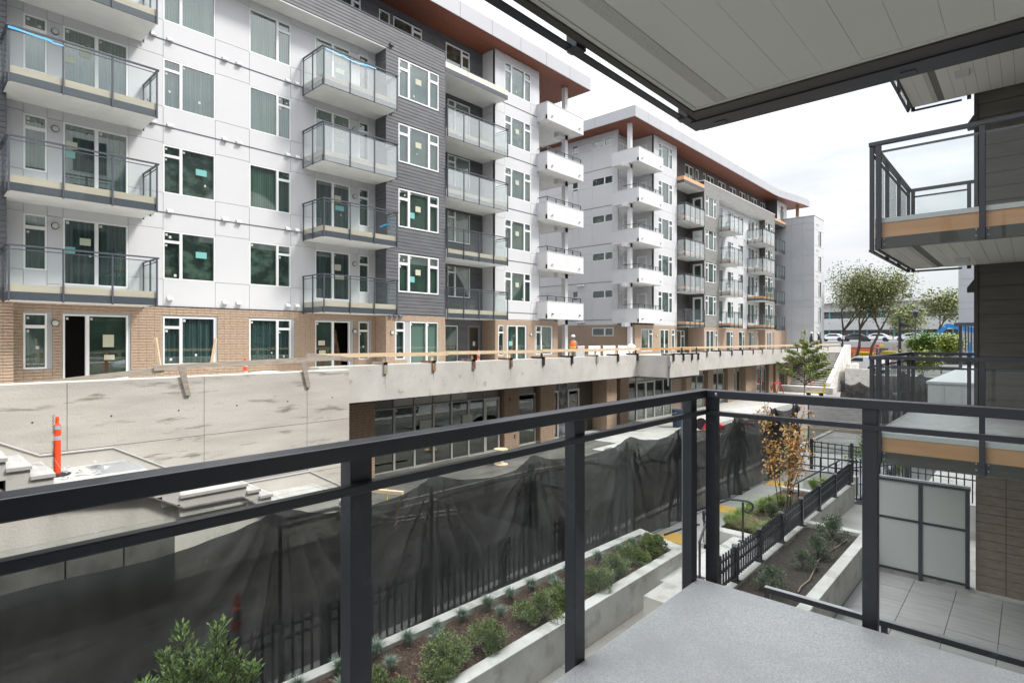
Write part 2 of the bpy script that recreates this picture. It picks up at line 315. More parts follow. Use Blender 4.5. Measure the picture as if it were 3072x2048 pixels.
# ------------------------------------------------------------------ facade kit
class Facade:
    """u runs along the wall, p outward from it, z up; local axes x=u-u0, y=-p, z-z0"""
    def __init__(s, root, u0, z0): s.root, s.u0, s.z0 = root, u0, z0
    def xy(s, face, a, t):
        k, q = face
        if k == 'front': return (a - s.u0, -(q + t))
        if k == 'left': return (q - t - s.u0, -a)
        return (q + t - s.u0, -a)
    def box(s, g, face, a0, a1, t0, t1, z0, z1):
        x0, y0 = s.xy(face, a0, t0); x1, y1 = s.xy(face, a1, t1)
        g.box(min(x0, x1), max(x0, x1), min(y0, y1), max(y0, y1), z0 - s.z0, z1 - s.z0)
    def ubox(s, g, u0, u1, p0, p1, z0, z1): g.box(u0 - s.u0, u1 - s.u0, -p1, -p0, z0 - s.z0, z1 - s.z0)
    def place(s, face, a0, a1, t, z):
        """location and turn of a module of width a1-a0 whose left lower corner sits on the face"""
        k, q = face
        if k == 'right': x, y = s.xy(face, a1, t); rz = R(90)
        elif k == 'left': x, y = s.xy(face, a0, t); rz = R(-90)
        else: x, y = s.xy(face, a0, t); rz = 0
        return (x, y, z - s.z0), rz
    def wall(s, g, face, a0, a1, z0, z1, holes=(), t=-0.02, depth=0.14):
        az = sorted({a0, a1, *[min(max(h[0], a0), a1) for h in holes], *[min(max(h[1], a0), a1) for h in holes]})
        zz = sorted({z0, z1, *[min(max(h[2], z0), z1) for h in holes], *[min(max(h[3], z0), z1) for h in holes]})
        for i in range(len(az) - 1):
            for j in range(len(zz) - 1):
                ca, cz = (az[i] + az[i + 1]) / 2, (zz[j] + zz[j + 1]) / 2
                if any(h[0] < ca < h[1] and h[2] < cz < h[3] for h in holes): continue
                s.box(g, face, az[i], az[i + 1], t - depth, t, zz[j], zz[j + 1])
    def siding(s, face, a0, a1, z0, z1, holes, m, name='siding_board', step=0.155, parts=True):
        n = max(1, round((z1 - z0) / step)); step = (z1 - z0) / n
        g = MB()
        for i in range(n):
            za, zb = z0 + i * step, z0 + (i + 1) * step - 0.004
            cuts = [h for h in holes if h[2] < (za + zb) / 2 < h[3]]
            segs = [(a0, a1)]
            for h in cuts:
                ns = []
                for x, y in segs:
                    if h[1] <= x or h[0] >= y: ns.append((x, y)); continue
                    if h[0] > x: ns.append((x, h[0]))
                    if h[1] < y: ns.append((h[1], y))
                segs = [q for q in ns if q[1] - q[0] > 0.02]
            for x, y in segs:
                q = g if not parts else MB()
                # wedge: proud at its lower edge
                P = [s.xy(face, x, 0) , s.xy(face, y, 0)]
                A = s.xy(face, x, 0.016); B = s.xy(face, y, 0.016); C = s.xy(face, y, 0.003); D = s.xy(face, x, 0.003)
                E = s.xy(face, x, -0.02); F = s.xy(face, y, -0.02)
                za_, zb_ = za - s.z0, zb - s.z0
                n0 = len(q.v)
                q.v += [(*A, za_), (*B, za_), (*C, zb_), (*D, zb_), (*E, za_), (*F, za_)]
                q.f += [(n0, n0 + 1, n0 + 2, n0 + 3), (n0 + 4, n0 + 5, n0 + 1, n0), (n0 + 4, n0, n0 + 3), (n0 + 1, n0 + 5, n0 + 2)]
                if parts: ob(name, q.mesh(name, m), s.root)
        if not parts and g.v: ob('siding_boards', g.mesh('siding_boards', m), s.root, kind='stuff')
    def panels(s, face, aa, zz, holes, m, name='wall_panel', gap=0.007, t=0.0):
        for i in range(len(aa) - 1):
            for j in range(len(zz) - 1):
                ca, cz = (aa[i] + aa[i + 1]) / 2, (zz[j] + zz[j + 1]) / 2
                if any(h[0] < ca < h[1] and h[2] < cz < h[3] for h in holes): continue
                if aa[i + 1] - aa[i] < 0.03 or zz[j + 1] - zz[j] < 0.03: continue
                g = MB(); s.box(g, face, aa[i] + gap, aa[i + 1] - gap, -0.02, t, zz[j] + gap, zz[j + 1] - gap)
                ob(name, g.mesh(name, m), s.root)
    def bricks(s, face, a0, a1, z0, z1, holes, m, parts=0, bw=0.225, bh=0.092, t=0.012):
        g = MB(); n = 0
        na = max(1, round((a1 - a0) / bw)); bw = (a1 - a0) / na
        nz_ = max(1, round((z1 - z0) / bh)); bh = (z1 - z0) / nz_
        me = cached(('brick', round(bw, 4), round(bh, 4), m.name), lambda: MB().box(0.0025, bw - 0.0025, -t, 0.015, 0.008, bh - 0.008).mesh('brick', m))
        for j in reversed(range(nz_)):
            for i in range(na):
                x, z = a0 + i * bw, z0 + j * bh
                if any(h[0] < x + bw - 0.03 and x + 0.03 < h[1] and h[2] < z + bh - 0.02 and z + 0.02 < h[3] for h in holes): continue
                if n < parts:
                    l, rz = s.place(face, x, x + bw, random.uniform(-0.003, 0.003), z); ob('brick', me, s.root, l, rz); n += 1
                else:
                    s.box(g, face, x + 0.0025, x + bw - 0.0025, -0.015, t + random.uniform(-0.003, 0.003), z + 0.008, z + bh - 0.008)
        if g.v: ob('brickwork', g.mesh('brickwork', m), s.root, kind='stuff')

def win_meshes(w, h, cells, fw, fm, deep):
    """cells = (x0,x1,z0,z1) fractions"""
    key = ('win', round(w, 3), round(h, 3), tuple(cells), fw, fm.name)
    def mk():
        g = MB()
        for a, b, c, d in cells:
            x0, x1, z0, z1 = a * w, b * w, c * h, d * h
            g.box(x0, x0 + fw, -0.03, 0.07, z0, z1); g.box(x1 - fw, x1, -0.03, 0.07, z0, z1)
            g.box(x0 + fw, x1 - fw, -0.028, 0.07, z0, z0 + fw); g.box(x0 + fw, x1 - fw, -0.028, 0.07, z1 - fw, z1)
        fr = g.mesh('window', fm)
        pn = []
        for a, b, c, d in cells:
            x0, x1, z0, z1 = a * w + fw, b * w - fw, c * h + fw, d * h - fw
            pn.append((x0, z0, MB().box(0, x1 - x0, 0.0, 0.006, 0, z1 - z0).mesh('pane', GPANE), x1 - x0, z1 - z0))
        return fr, pn
    return cached(key, mk)
def blind_mesh(w, h, m):
    def mk():
        g = MB(); n = max(2, int(w / 0.09)); st = w / n
        if m in (SHOP, WHITE2) or m in ROOMS[:2]: return g.quad((0, 0, 0), (w, 0, 0), (w, 0, h), (0, 0, h)).mesh('blind', m)
        for i in range(n):
            g.quad((i * st, 0.0, 0), (i * st + st * 0.8, 0.018, 0), (i * st + st * 0.8, 0.018, h), (i * st, 0.0, h))
            g.quad((i * st + st * 0.8, 0.018, 0), ((i + 1) * st, 0.0, 0), ((i + 1) * st, 0.0, h), (i * st + st * 0.8, 0.018, h))
        return g.mesh('blind', m)
    return cached(('blind', round(w, 3), round(h, 3), m.name), mk)
def sheet_mesh(w, h, m, name='sticker'): return cached((name, round(w, 3), round(h, 3), m.name), lambda: MB().box(0, w, -0.004, 0, 0, h).mesh(name, m))
LW = ((0, .33, 0, .78), (0, .33, .78, 1), (.33, 1, 0, 1))
RW = ((0, .67, 0, 1), (.67, 1, 0, .78), (.67, 1, .78, 1))
TRI = ((0, .25, 0, .74), (0, .25, .74, 1), (.25, .75, 0, 1), (.75, 1, 0, .74), (.75, 1, .74, 1))
NAR = ((0, 1, 0, .76), (0, 1, .76, 1))
SLD = ((0, .5, 0, 1), (.5, 1, 0, 1))
TWO = ((0, .6, 0, 1), (.6, 1, 0, 1))
ONE = ((0, 1, 0, 1),)
def window(F, face, a0, a1, z0, z1, cells, fw=0.055, fm=None, room=None, stickers=2, t=-0.03, name='window', sheets=(), depth=0.10):
    w, h = a1 - a0, z1 - z0
    fr, pn = win_meshes(w, h, cells, fw, fm or FRAMEW, depth)
    l, rz = F.place(face, a0, a1, t, z0)
    o = ob(name, fr, F.root, l, rz)
    for x, z, me, pw, ph in pn:
        ob('pane', me, o, (x, 0.012, z))
    if room is not False:
        if room is None or room is BLINDG: room = ROOMS[(int(a0 * 7.3 + z0 * 3.1 + 40)) % 3]
        ob('blind', blind_mesh(w, h, room), o, (0, depth, 0))
    k = 0
    for x, z, me, pw, ph in pn:
        if k >= stickers: break
        if random.random() < 0.85:
            for q in range(random.choice((1, 2))):
                if k >= stickers: break
                s_ = random.uniform(0.05, 0.085)
                cx = x + 0.03 if q == 0 else x + random.uniform(0.03, max(0.04, pw - 0.12))
                cz = z + ph - 0.12 if q == 0 else z + random.uniform(0.04, ph * 0.6)
                ob('sticker', sheet_mesh(round(s_, 2), round(s_ * 1.1, 2), PAPER), o, (cx, 0.008, cz)); k += 1
    for fx, fz, sw, sh, m in sheets:
        ob('paper_sheet', sheet_mesh(sw, sh, m, 'paper_sheet'), o, (fx * w, 0.008, fz * h))
    return o

def balcony_set(F, u0, u1, p0, p1, decks, bays, left=True, right=True, fascia=BEIGE, glassm=GBAL, name='balcony', upper=None, nl=2):
    """railings, slab and fascia boards of a stack of balconies; one object tree per floor. decks = deck heights"""
    W = u1 - u0; D = p1 - p0
    def slabm():
        g = MB().box(0, W, -D, 0, -0.42, -0.02)
        return g.mesh('balcony', SOFW)
    for di, dz in enumerate(decks):
        gm = glassm if not (upper and di in upper) else GBALW
        root = ob(name, cached(('slab', W, D), slabm), F.root, (u0 - F.u0, -p0, dz - F.z0))
        def fr(): return MB().box(0, W, -D - 0.012, -D + 0.0, -0.2, 0.0).mesh('fascia_board', fascia)
        def frch(): return MB().box(-0.01, W + 0.01, -D - 0.03, -D - 0.002, -0.43, -0.205).mesh('edge_channel', METB)
        ob('fascia_board', cached(('fas', W, D, fascia.name), fr), root); ob('edge_channel', cached(('cha', W, D), frch), root)
        if left:
            ob('fascia_board', cached(('fasl', D, fascia.name), lambda: MB().box(-0.012, 0, -D, 0, -0.2, 0.0).mesh('fascia_board', fascia)), root)
            ob('edge_channel', cached(('chal', D), lambda: MB().box(-0.03, -0.002, -D - 0.002, 0, -0.43, -0.205).mesh('edge_channel', METB)), root)
        post = cached(('post',), lambda: MB().box(-0.022, 0.022, -0.045, 0, -0.46, 1.03).mesh('post', METB))
        yb = -D - 0.032
        for i in range(bays + 1): ob('post', post, root, (W * i / bays, yb, 0))
        ob('handrail', cached(('hr', W), lambda: MB().box(-0.06, W + 0.06, -0.06, 0.01, 1.03, 1.07).box(-0.02, W + 0.02, -0.03, -0.01, 0.93, 0.955).mesh('handrail', METB)), root, (0, yb, 0))
        for i in range(bays):
            ob('glass_panel', cached(('gp', round(W / bays, 3), gm.name), lambda: MB().box(0.03, W / bays - 0.03, -0.026, -0.018, -0.42, 0.93).mesh('glass_panel', gm)), root, (W * i / bays, yb, 0))
        for side, on in ((0, left), (1, right)):
            if not on: continue
            x = -0.035 if side == 0 else W + 0.035
            ob('handrail', cached(('hrs', D), lambda: MB().box(-0.03, 0.03, -D - 0.06, -0.03, 1.03, 1.07).box(-0.012, 0.012, -D, -0.03, 0.93, 0.955).mesh('handrail', METB)), root, (x, 0, 0))
            for i in range(nl):
                ob('post', post, root, (x, -D * (i + 0.02) / nl if i else -0.06, 0))
            for i in range(nl):
                ob('glass_panel', cached(('gps', round(D / nl, 3), gm.name), lambda: MB().box(-0.004, 0.004, -D / nl + 0.03, -0.03, -0.42, 0.93).mesh('glass_panel', gm)), root, (x, -D * i / nl, 0))
        yield root
def vent(F, face, a, z, m=WHITE2, n=1):
    for i in range(n):
        me = cached(('vent', m.name), lambda: MB().prism([(0.03, 0.0), (0.03, 0.13), (-0.03, 0.13), (-0.13, 0.03), (-0.13, 0.0)], 'x', -0.09, 0.09).mesh('vent_hood', m))
        l, rz = F.place(face, a + i * 0.27, a + i * 0.27, 0, z); ob('vent_hood', me, F.root, l, rz)
def lamp(F, face, a, z):
    def mk(): 
        g = MB(); g.lathe([(0.10, 0), (0.10, 0.04)], 16); me = g.mesh('wall_light', METB); me.transform(Matrix.Rotation(R(90), 4, 'X')); return me
    def mk2():
        g = MB(); g.lathe([(0.082, 0.035), (0.08, 0.06), (0.05, 0.075)], 16); me = g.mesh('diffuser', PAPER); me.transform(Matrix.Rotation(R(90), 4, 'X')); return me
    l, rz = F.place(face, a, a, 0, z); o = ob('wall_light', cached(('wl',), mk), F.root, l, rz); ob('diffuser', cached(('wl2',), mk2), o)

def ribbon(root, pts, seed=0):
    random.seed(seed); g = MB()
    P = [Vector(p) for p in pts]
    for i in range(len(P) - 1):
        a, b = P[i], P[i + 1]; n = 5
        for k in range(n):
            q0 = a.lerp(b, k / n); q1 = a.lerp(b, (k + 1) / n)
            j0 = Vector((0, 0, random.uniform(-.02, .02))); wd = random.uniform(.04, .075)
            g.quad(q0 + j0, q1, q1 + Vector((0, 0.01, wd)), q0 + j0 + Vector((0, 0.01, wd)))
    ob('blue_ribbon', g.mesh('blue_ribbon', BLUE), root)

# ================================================================== STRUCTURE
def H(n): return 0.78 + 2.95 * n
DK = [1.5 + 2.95 * i for i in range(5)]

# ---- ground, yard, walks
g = MB().box(-400, 300, -60, 700, -5.4, -4.72); ob('ground', g.mesh('ground', ASPH), kind='structure')
# membrane covered yard between the fence and the shops
g = MB(); random.seed(3)
nx_, ny_ = 44, 90
def yz(x, y): 
    v = Vector((x * 0.45, y * 0.16, 0)); return -4.60 + 0.05 * mnoise.noise(v) + 0.025 * mnoise.noise(v * 4) + 0.012 * mnoise.noise(v * 11)
X0, X1, Y0, Y1 = -16.4, -6.90, -3, 28
for j in range(ny_ + 1):
    for i in range(nx_ + 1):
        x = X0 + (X1 - X0) * i / nx_; y = Y0 + (Y1 - Y0) * j / ny_; g.v.append((x, y, yz(x, y)))
for j in range(ny_):
    for i in range(nx_):
        k = j * (nx_ + 1) + i; g.f.append((k, k + 1, k + nx_ + 2, k + nx_ + 1))
ob('membrane_yard', g.raw('membrane_yard', MEMB, True), kind='structure')
ob('gravel_yard', MB().box(-21, -4.2, 28, 56.5, -4.72, -4.59).mesh('gravel_yard', GRAV), kind='structure')
ob('shop_forecourt', MB().box(-16.4, -12.6, 21.5, 53.9, -4.70, -4.56).mesh('shop_forecourt', WALK), kind='structure')
ob('far_ground', MB().box(-80, 60, 76, 400, -4.71, -2.9).mesh('far_ground', ASPH), kind='structure')
ob('raised_street', MB().box(-60, 30, 60.5, 75.99, -4.71, -3.3).mesh('raised_street', ASPH), kind='structure')
ob('crosswalk_marking', MB().box(-12.5, -10.2, 62.3, 62.7, -3.3, -3.296).box(-9.9, -7.6, 62.3, 62.7, -3.3, -3.296).mesh('crosswalk_marking', WHITE2), kind='structure')
# sidewalk: separate slabs with joints
random.seed(5)
sw = ob('sidewalk', MB().box(-6.88, -3.5, -6, 30, -4.70, -4.365).mesh('sidewalk', JOINT), kind='structure')
for j in range(24):
    y0 = -6 + j * 1.5
    g = MB().box(-6.86, -4.95, y0 + 0.006, y0 + 1.494, -4.4, -4.35); ob('slab', g.mesh('slab', WALK), sw)
    if y0 < 12: ob('slab', MB().box(-4.938, -3.52, y0 + 0.006, y0 + 1.494, -4.4, -4.352).mesh('slab', WALK), sw)
ob('curb', MB().box(-7.06, -6.885, -6, 30, -4.70, -4.30).mesh('curb', CONCL), kind='structure')
for i, (x, y) in enumerate(((-5.75, 11.6), (-5.85, 14.4), (-5.6, 18.0), (-4.5, 20.4))):
    tp = tag(ob('tactile_strip', MB().box(-0.34, 0.34, -0.3, 0.3, 0, 0.006).mesh('tactile_strip', YEL), None, (x, y, -4.349)), ('yellow tactile strip on the sidewalk beside the small steps', 'yellow tactile strip halfway along the fenced sidewalk', 'yellow tactile strip on the walk just before the gate fence', 'yellow tactile strip beyond the gate fence pickets')[i], 'tactile strip', 'yellow tactile strips on the sidewalk')
# patio pavers under and beyond our balcony
pv = ob('patio', MB().box(-2.28, 4, 7.3, 12.5, -4.6, -4.36).mesh('patio', JOINT), kind='structure')
pm = MB().box(0.004, 0.596, 0.004, 0.596, -0.04, 0).mesh('paver', PAVER)
for i in range(7):
    for j in range(9): ob('paver', pm, pv, (-2.15 + 0.6 * i, 7.0 + 0.6 * j + 0.03, -4.32 + random.uniform(-.002, .002)))
ob('side_walk_beside_bed', MB().box(-3.52, 3.5, 12.9, 17.2, -4.6, -4.35).mesh('side_walk_beside_bed', WALK), kind='structure')
ob('far_patio', MB().box(-2.3, 2.5, 12.52, 26, -4.6, -4.30).mesh('far_patio', CONCL), kind='structure')

# ------------------------------------------------------------------ building A
A = thing('apartment_building', 'white and charcoal six storey apartment block on the left with glass balconies and red soffit', 'building', (-21.9, 14, -1.55), R(90))
FA = Facade(A, 14, -1.55)
fr = ('front', 0.0)
def sect(lst): return lst
wallA = MB(); darkA = MB()
holesW = []; 
for n in range(5):
    h = H(n)
    zf = max(h - 2.05, -1.5)
    holesW += [(2.57, 3.12, h - 1.66, h), (3.5, 5.2, zf, h), (6.22, 7.9, h - 1.66, h), (9.12, 10.75, h - 1.66, h), (11.8, 13.43, zf, h), (13.87, 14.38, h - 1.66, h)]
FA.wall(wallA, fr, 2.2, 14.74, 1.13, 12.95, holesW)
aa = sorted({2.2, 2.57, 3.12, 3.5, 5.2, 6.22, 7.9, 9.12, 10.75, 11.8, 13.43, 13.87, 14.38, 14.74})
zz = [1.14]
for n in range(1, 5): zz += [H(n) - 2.05, H(n) - 1.66, H(n), H(n) + 0.62]
zz = sorted(set(zz + [12.95])); zz = [z for z in zz if z >= 1.14 and z <= 12.95]
zz = [z for i, z in enumerate(zz) if i == 0 or z - zz[i - 1] > 0.05]
# fewer joints between window columns: full width panels where nothing cuts them
def wallpanels(F, face, cols, zs, holes, m):
    for (a, b, cuts) in cols:
        F.panels(face, sorted({a, b, *cuts}), zs, holes, m)
zlong = [1.14] + [z for n in range(1, 5) for z in (H(n) - 1.66, H(n) + 0.06, H(n) + 0.62)] + [12.95]
zlong = sorted(set(zlong))
zwin = sorted({1.14, 12.95, *[z for n in range(1, 5) for z in (H(n) - 1.66, H(n), H(n) + 0.62)]})
zdoor = sorted({1.14, 12.95, *[z for n in range(1, 5) for z in (H(n) - 2.05, H(n), H(n) + 0.62)]} )
zdoor = [z for z in zdoor if not (1.14 < z < 1.5)]
zdoor = [1.14] + [z for z in zdoor if z >= 1.5]
FA.panels(fr, [2.2, 2.57], zlong, holesW, WHITE)
FA.panels(fr, [2.57, 3.12], zwin, holesW, WHITE)
FA.panels(fr, [3.12, 3.5], zdoor, holesW, WHITE)
FA.panels(fr, [3.5, 5.2], zdoor, holesW, WHITE)
FA.panels(fr, [5.2, 6.22], zlong, holesW, WHITE)
FA.panels(fr, [6.22, 7.9], zwin, holesW, WHITE)
FA.panels(fr, [7.9, 9.12], zlong, holesW, WHITE)
FA.panels(fr, [9.12, 10.75], zwin, holesW, WHITE)
FA.panels(fr, [10.75, 11.8], zlong, holesW, WHITE)
FA.panels(fr, [11.8, 13.43], zdoor, holesW, WHITE)
FA.panels(fr, [13.43, 13.87], zdoor, holesW, WHITE)
FA.panels(fr, [13.87, 14.38], zwin, holesW, WHITE)
FA.panels(fr, [14.38, 14.74], zlong, holesW, WHITE)
for n in range(5):
    h = H(n); zf = max(h - 2.05, -1.5)
    rm = BLIND if random.random() < .5 else BLINDG
    random.seed(50 + n)
    window(FA, fr, 2.57, 3.12, h - 1.66, h, NAR, 0.05, room=BLINDG, stickers=3)
    sh = [(0.25 if n != 2 else 0.05, 0.62, 0.28, 0.22, CREAMS), (0.04, 0.48, 0.24, 0.2, CYAN if n in (1, 2) else CREAMS)] if n else [(.6, .5, .3, .4, CREAMS), (.62, .3, .28, .16, CREAMS)]
    if n == 0:
        o = window(FA, fr, 3.5, 5.2, zf, h, ((0, .36, 0, 1), (.36, 1, 0, 1)), 0.05, room=False, stickers=2, sheets=sh)
        for c in list(o.children):
            if c.name.startswith('pane') and c.location.x < 0.3: bpy.data.objects.remove(c)
        ob('blind', blind_mesh(1.05, 2.2, BLINDG), o, (0.64, 0.12, 0))
        g = MB(); FA.ubox(g, 3.3, 5.4, -0.9, -0.85, -1.5, 1.0); ob('room_back', g.mesh('room_back', BLACK), A)
    else:
        window(FA, fr, 3.5, 5.2, zf, h, SLD, 0.05, room=BLIND, stickers=3, sheets=sh)
    s1 = [(.62, .5, .36, .22, CYAN)] if n in (1, 2) else []
    window(FA, fr, 6.22, 7.9, h - 1.66, h, LW, 0.045, room=BLIND if n in (0, 3) else BLINDG, stickers=4, sheets=s1)
    window(FA, fr, 9.12, 10.75, h - 1.66, h, RW, 0.045, room=BLIND if n == 0 else BLINDG, stickers=4)
    s2 = [(.56, .62, .3, .26, CREAMS), (.58, .44, .42, .2, CYAN if n in (2,) else CREAMS)]
    if n == 0:
        o = window(FA, fr, 11.8, 13.43, zf, h, SLD, 0.05, room=False, stickers=1, sheets=[(.1, .5, .3, .2, BEIGE), (.12, .3, .3, .2, CREAMS)])
        for c in list(o.children):
            if c.name.startswith('pane') and c.location.x > 0.7: bpy.data.objects.remove(c)
        ob('blind', blind_mesh(0.8, 2.2, BLINDG), o, (0.0, 0.12, 0))
        g = MB(); FA.ubox(g, 11.6, 13.6, -1.2, -1.15, -1.5, 1.0); ob('room_back', g.mesh('room_back', BLACK), A)
        ob('leaning_board', MB().quad((0.95, 0.4, 0), (1.5, 0.4, 0), (1.5, 0.9, 1.7), (1.25, 0.9, 1.7)).mesh('leaning_board', TIMR), o)
    else:
        window(FA, fr, 11.8, 13.43, zf, h, SLD, 0.05, room=BLIND if n < 3 else BLINDG, stickers=3, sheets=s2)
    window(FA, fr, 13.87, 14.38, h - 1.66, h, NAR, 0.045, room=BLINDG, stickers=2)
    lamp(FA, fr, 3.31, h - 0.28); lamp(FA, fr, 13.65, h - 0.42)
    if n:
        zv = h - 2.33 if n > 1 else 1.25
        vent(FA, fr, 5.9, zv if n > 1 else 1.35); vent(FA, fr, 6.42, zv if n > 1 else 1.35); vent(FA, fr, 8.22, zv if n > 1 else 1.3); vent(FA, fr, 8.72, zv if n > 1 else 1.3); vent(FA, fr, 10.62, zv if n > 1 else 1.3); vent(FA, fr, 11.0, zv if n > 1 else 1.3)
        # projecting flashing line above each floor
        g = MB(); FA.box(g, fr, 5.2, 11.5, 0.001, 0.022, h + 0.615, h + 0.632); ob('flashing', g.mesh('flashing', METB), A)
g = MB(); FA.box(g, fr, 2.2, 14.74, 0.001, 0.03, 1.125, 1.15); FA.box(g, ('front', .8), 14.72, 18.2, 0.001, 0.03, 1.125, 1.15); ob('base_flashing', g.mesh('base_flashing', METB), A)
# brick storey
h0 = [(2.57, 3.12, -0.88, .78), (3.5, 5.2, -1.55, .78), (6.22, 7.9, -.88, .78), (9.12, 10.75, -.88, .78), (11.8, 13.43, -1.55, .78), (13.87, 14.38, -.88, .78)]
FA.wall(wallA, fr, 2.2, 14.74, -1.55, 1.13, h0, t=-0.02)
FA.bricks(fr, 2.35, 14.74, -1.55, 1.12, h0, BRICK, parts=300)
FA.wall(wallA, ('front', .5), -4, 2.3, -1.55, 1.13); FA.bricks(('front', .5), -4, 2.3, -1.55, 1.12, (), BRICK)
FA.wall(wallA, ('right', 2.3), 0, .48, -1.55, 1.13)
# charcoal bay at the far left
FA.wall(wallA, ('front', .5), -4, 2.15, 1.13, 13.0); FA.siding(('front', .5), -4, 2.15, 1.16, 13.0, (), DARKS)
# charcoal bay
hb = [(15.41, 17.77, H(n) - 1.58, H(n) + .17) for n in range(1, 5)]
bf = ('front', .8)
FA.wall(darkA, bf, 14.76, 18.16, 1.13, 12.95, hb); FA.siding(bf, 14.74, 18.18, 1.16, 12.95, hb, DARKS)
FA.wall(darkA, ('left', 14.74), 0, .79, 1.13, 12.95); FA.siding(('left', 14.74), 0.02, .8, 1.16, 12.9, (), DARKS)
FA.wall(darkA, ('right', 18.18), -1.0, .78, -1.55, 14.0)
for n in range(1, 5):
    sh = [(.42, .48, .3, .26, CREAMS), (.27, .28, .3, .27, CYAN)] if n < 3 else [(.42, .5, .34, .26, CREAMS)]
    window(FA, bf, 15.41, 17.77, H(n) - 1.58, H(n) + .17, TRI, 0.06, room=BLINDG, stickers=4, sheets=sh)
    vent(FA, bf, 15.0, H(n) + .5, METB)
vent(FA, bf, 14.95, 1.0, METB, 3)
hb0 = [(15.25, 15.75, -.9, .82), (16.05, 17.75, -1.55, .82)]
FA.wall(wallA, bf, 14.76, 18.16, -1.55, 1.13, hb0); FA.bricks(bf, 14.74, 18.18, -1.55, 1.12, hb0, BRICK)
FA.wall(wallA, ('left', 14.74), 0, .79, -1.55, 1.13); FA.bricks(('left', 14.74), 0, .8, -1.55, 1.12, (), BRICK)
window(FA, bf, 15.25, 15.75, -.9, .82, NAR, .045, room=BLIND); window(FA, bf, 16.05, 17.75, -1.5, .82, ((0, .58, 0, 1), (.58, 1, 0, 1)), .05, room=WHITE2, stickers=2)
lamp(FA, bf, 15.05, .3)
# top siding band over the white bays
FA.wall(darkA, bf, -4, 18.16, 12.95, 13.98); FA.siding(bf, -4, 18.18, 12.97, 13.98, (), DARKS)
g = MB(); FA.ubox(g, -4, 14.74, 0.0, .79, 12.90, 12.96); ob('white_soffit', g.mesh('white_soffit', SOFW), A)
g = MB(); FA.ubox(g, -4, 18.2, -1.0, .83, 13.98, 14.02); ob('parapet_cap', g.mesh('parapet_cap', METB), A)
# recess with dark boards
rf = ('front', -1.0)
hr = [(19.9, 21.53, H(n) - 1.45, H(n) + .25) for n in range(1, 5)]
FA.wall(darkA, rf, 18.18, 22.5, 1.13, 13.1, hr); FA.siding(rf, 18.9, 22.48, 1.13, 13.05, hr, DARKS)
for n in range(1, 5): window(FA, rf, 19.9, 21.53, H(n) - 1.45, H(n) + .25, LW, .05, room=BLINDG, stickers=3)
hr0 = [(19.7, 20.62, -1.5, .75), (21.35, 22.3, -1.5, .8)]
FA.wall(darkA, rf, 18.18, 22.5, -1.55, 1.13, hr0); FA.siding(rf, 18.9, 22.48, -1.55, 1.1, hr0, DARKS)
window(FA, rf, 19.7, 20.62, -1.5, .75, ONE, .05, room=BLINDG)
dr = window(FA, rf, 21.35, 22.3, -1.5, .8, ONE, .14, fm=mat('grey_door_paint', (.16, .165, .18), .5), room=SHOP, stickers=0, name='entry_door', sheets=[(.45, .5, .18, .24, PAPER)])
ls = ('left', 22.5)
FA.wall(wallA, ls, -1.0, -.02, -1.55, 16.12); FA.panels(ls, [-1.0, -.03], zlong + [14.0, 16.1], (), WHITE)
# white block right of the recess
hw = [(23.27, 25.52, H(n) - 1.55, H(n) + .14) for n in range(1, 6)]
FA.wall(wallA, fr, 22.5, 26.32, 1.13, 16.12, hw)
zr = sorted({1.14, *[z for n in range(1, 6) for z in (H(n) - 1.55, H(n) + .14, H(n) - 2.2)], 16.1})
for c in ([22.5, 23.27], [23.27, 25.52], [25.52, 26.32]): FA.panels(fr, c, zr, hw, WHITE)
for n in range(1, 6):
    window(FA, fr, 23.27, 25.52, H(n) - 1.55, H(n) + .14, TRI, .055, room=BLINDG, stickers=4, sheets=[(.42, .5, .3, .26, CREAMS)] if n < 5 else [])
    g = MB(); FA.box(g, fr, 22.5, 26.1, .001, .02, H(n) - 2.2, H(n) - 2.18); ob('flashing', g.mesh('flashing', METB), A)
he = [(22.75, 23.2, -.9, .8), (23.5, 25.1, -1.5, .8), (26.0, 27.55, -.9, .82)]
FA.wall(wallA, fr, 22.5, 28.1, -1.55, 1.13, he); FA.bricks(fr, 22.5, 28.1, -1.55, 1.1, he, BRICK)
FA.wall(wallA, ls, -1.0, -.02, -1.55, 1.13); FA.bricks(ls, -1.0, 0, -1.55, 1.12, (), BRICK)
window(FA, fr, 22.75, 23.2, -.9, .8, NAR, .045, room=BLIND); window(FA, fr, 23.5, 25.1, -1.5, .8, SLD, .05, room=BLINDG, sheets=[(.1, .5, .3, .25, CYAN), (.14, .3, .26, .2, CREAMS)]); window(FA, fr, 26.0, 27.55, -.9, .82, LW, .05, room=BLINDG)
lamp(FA, fr, 25.5, .3)
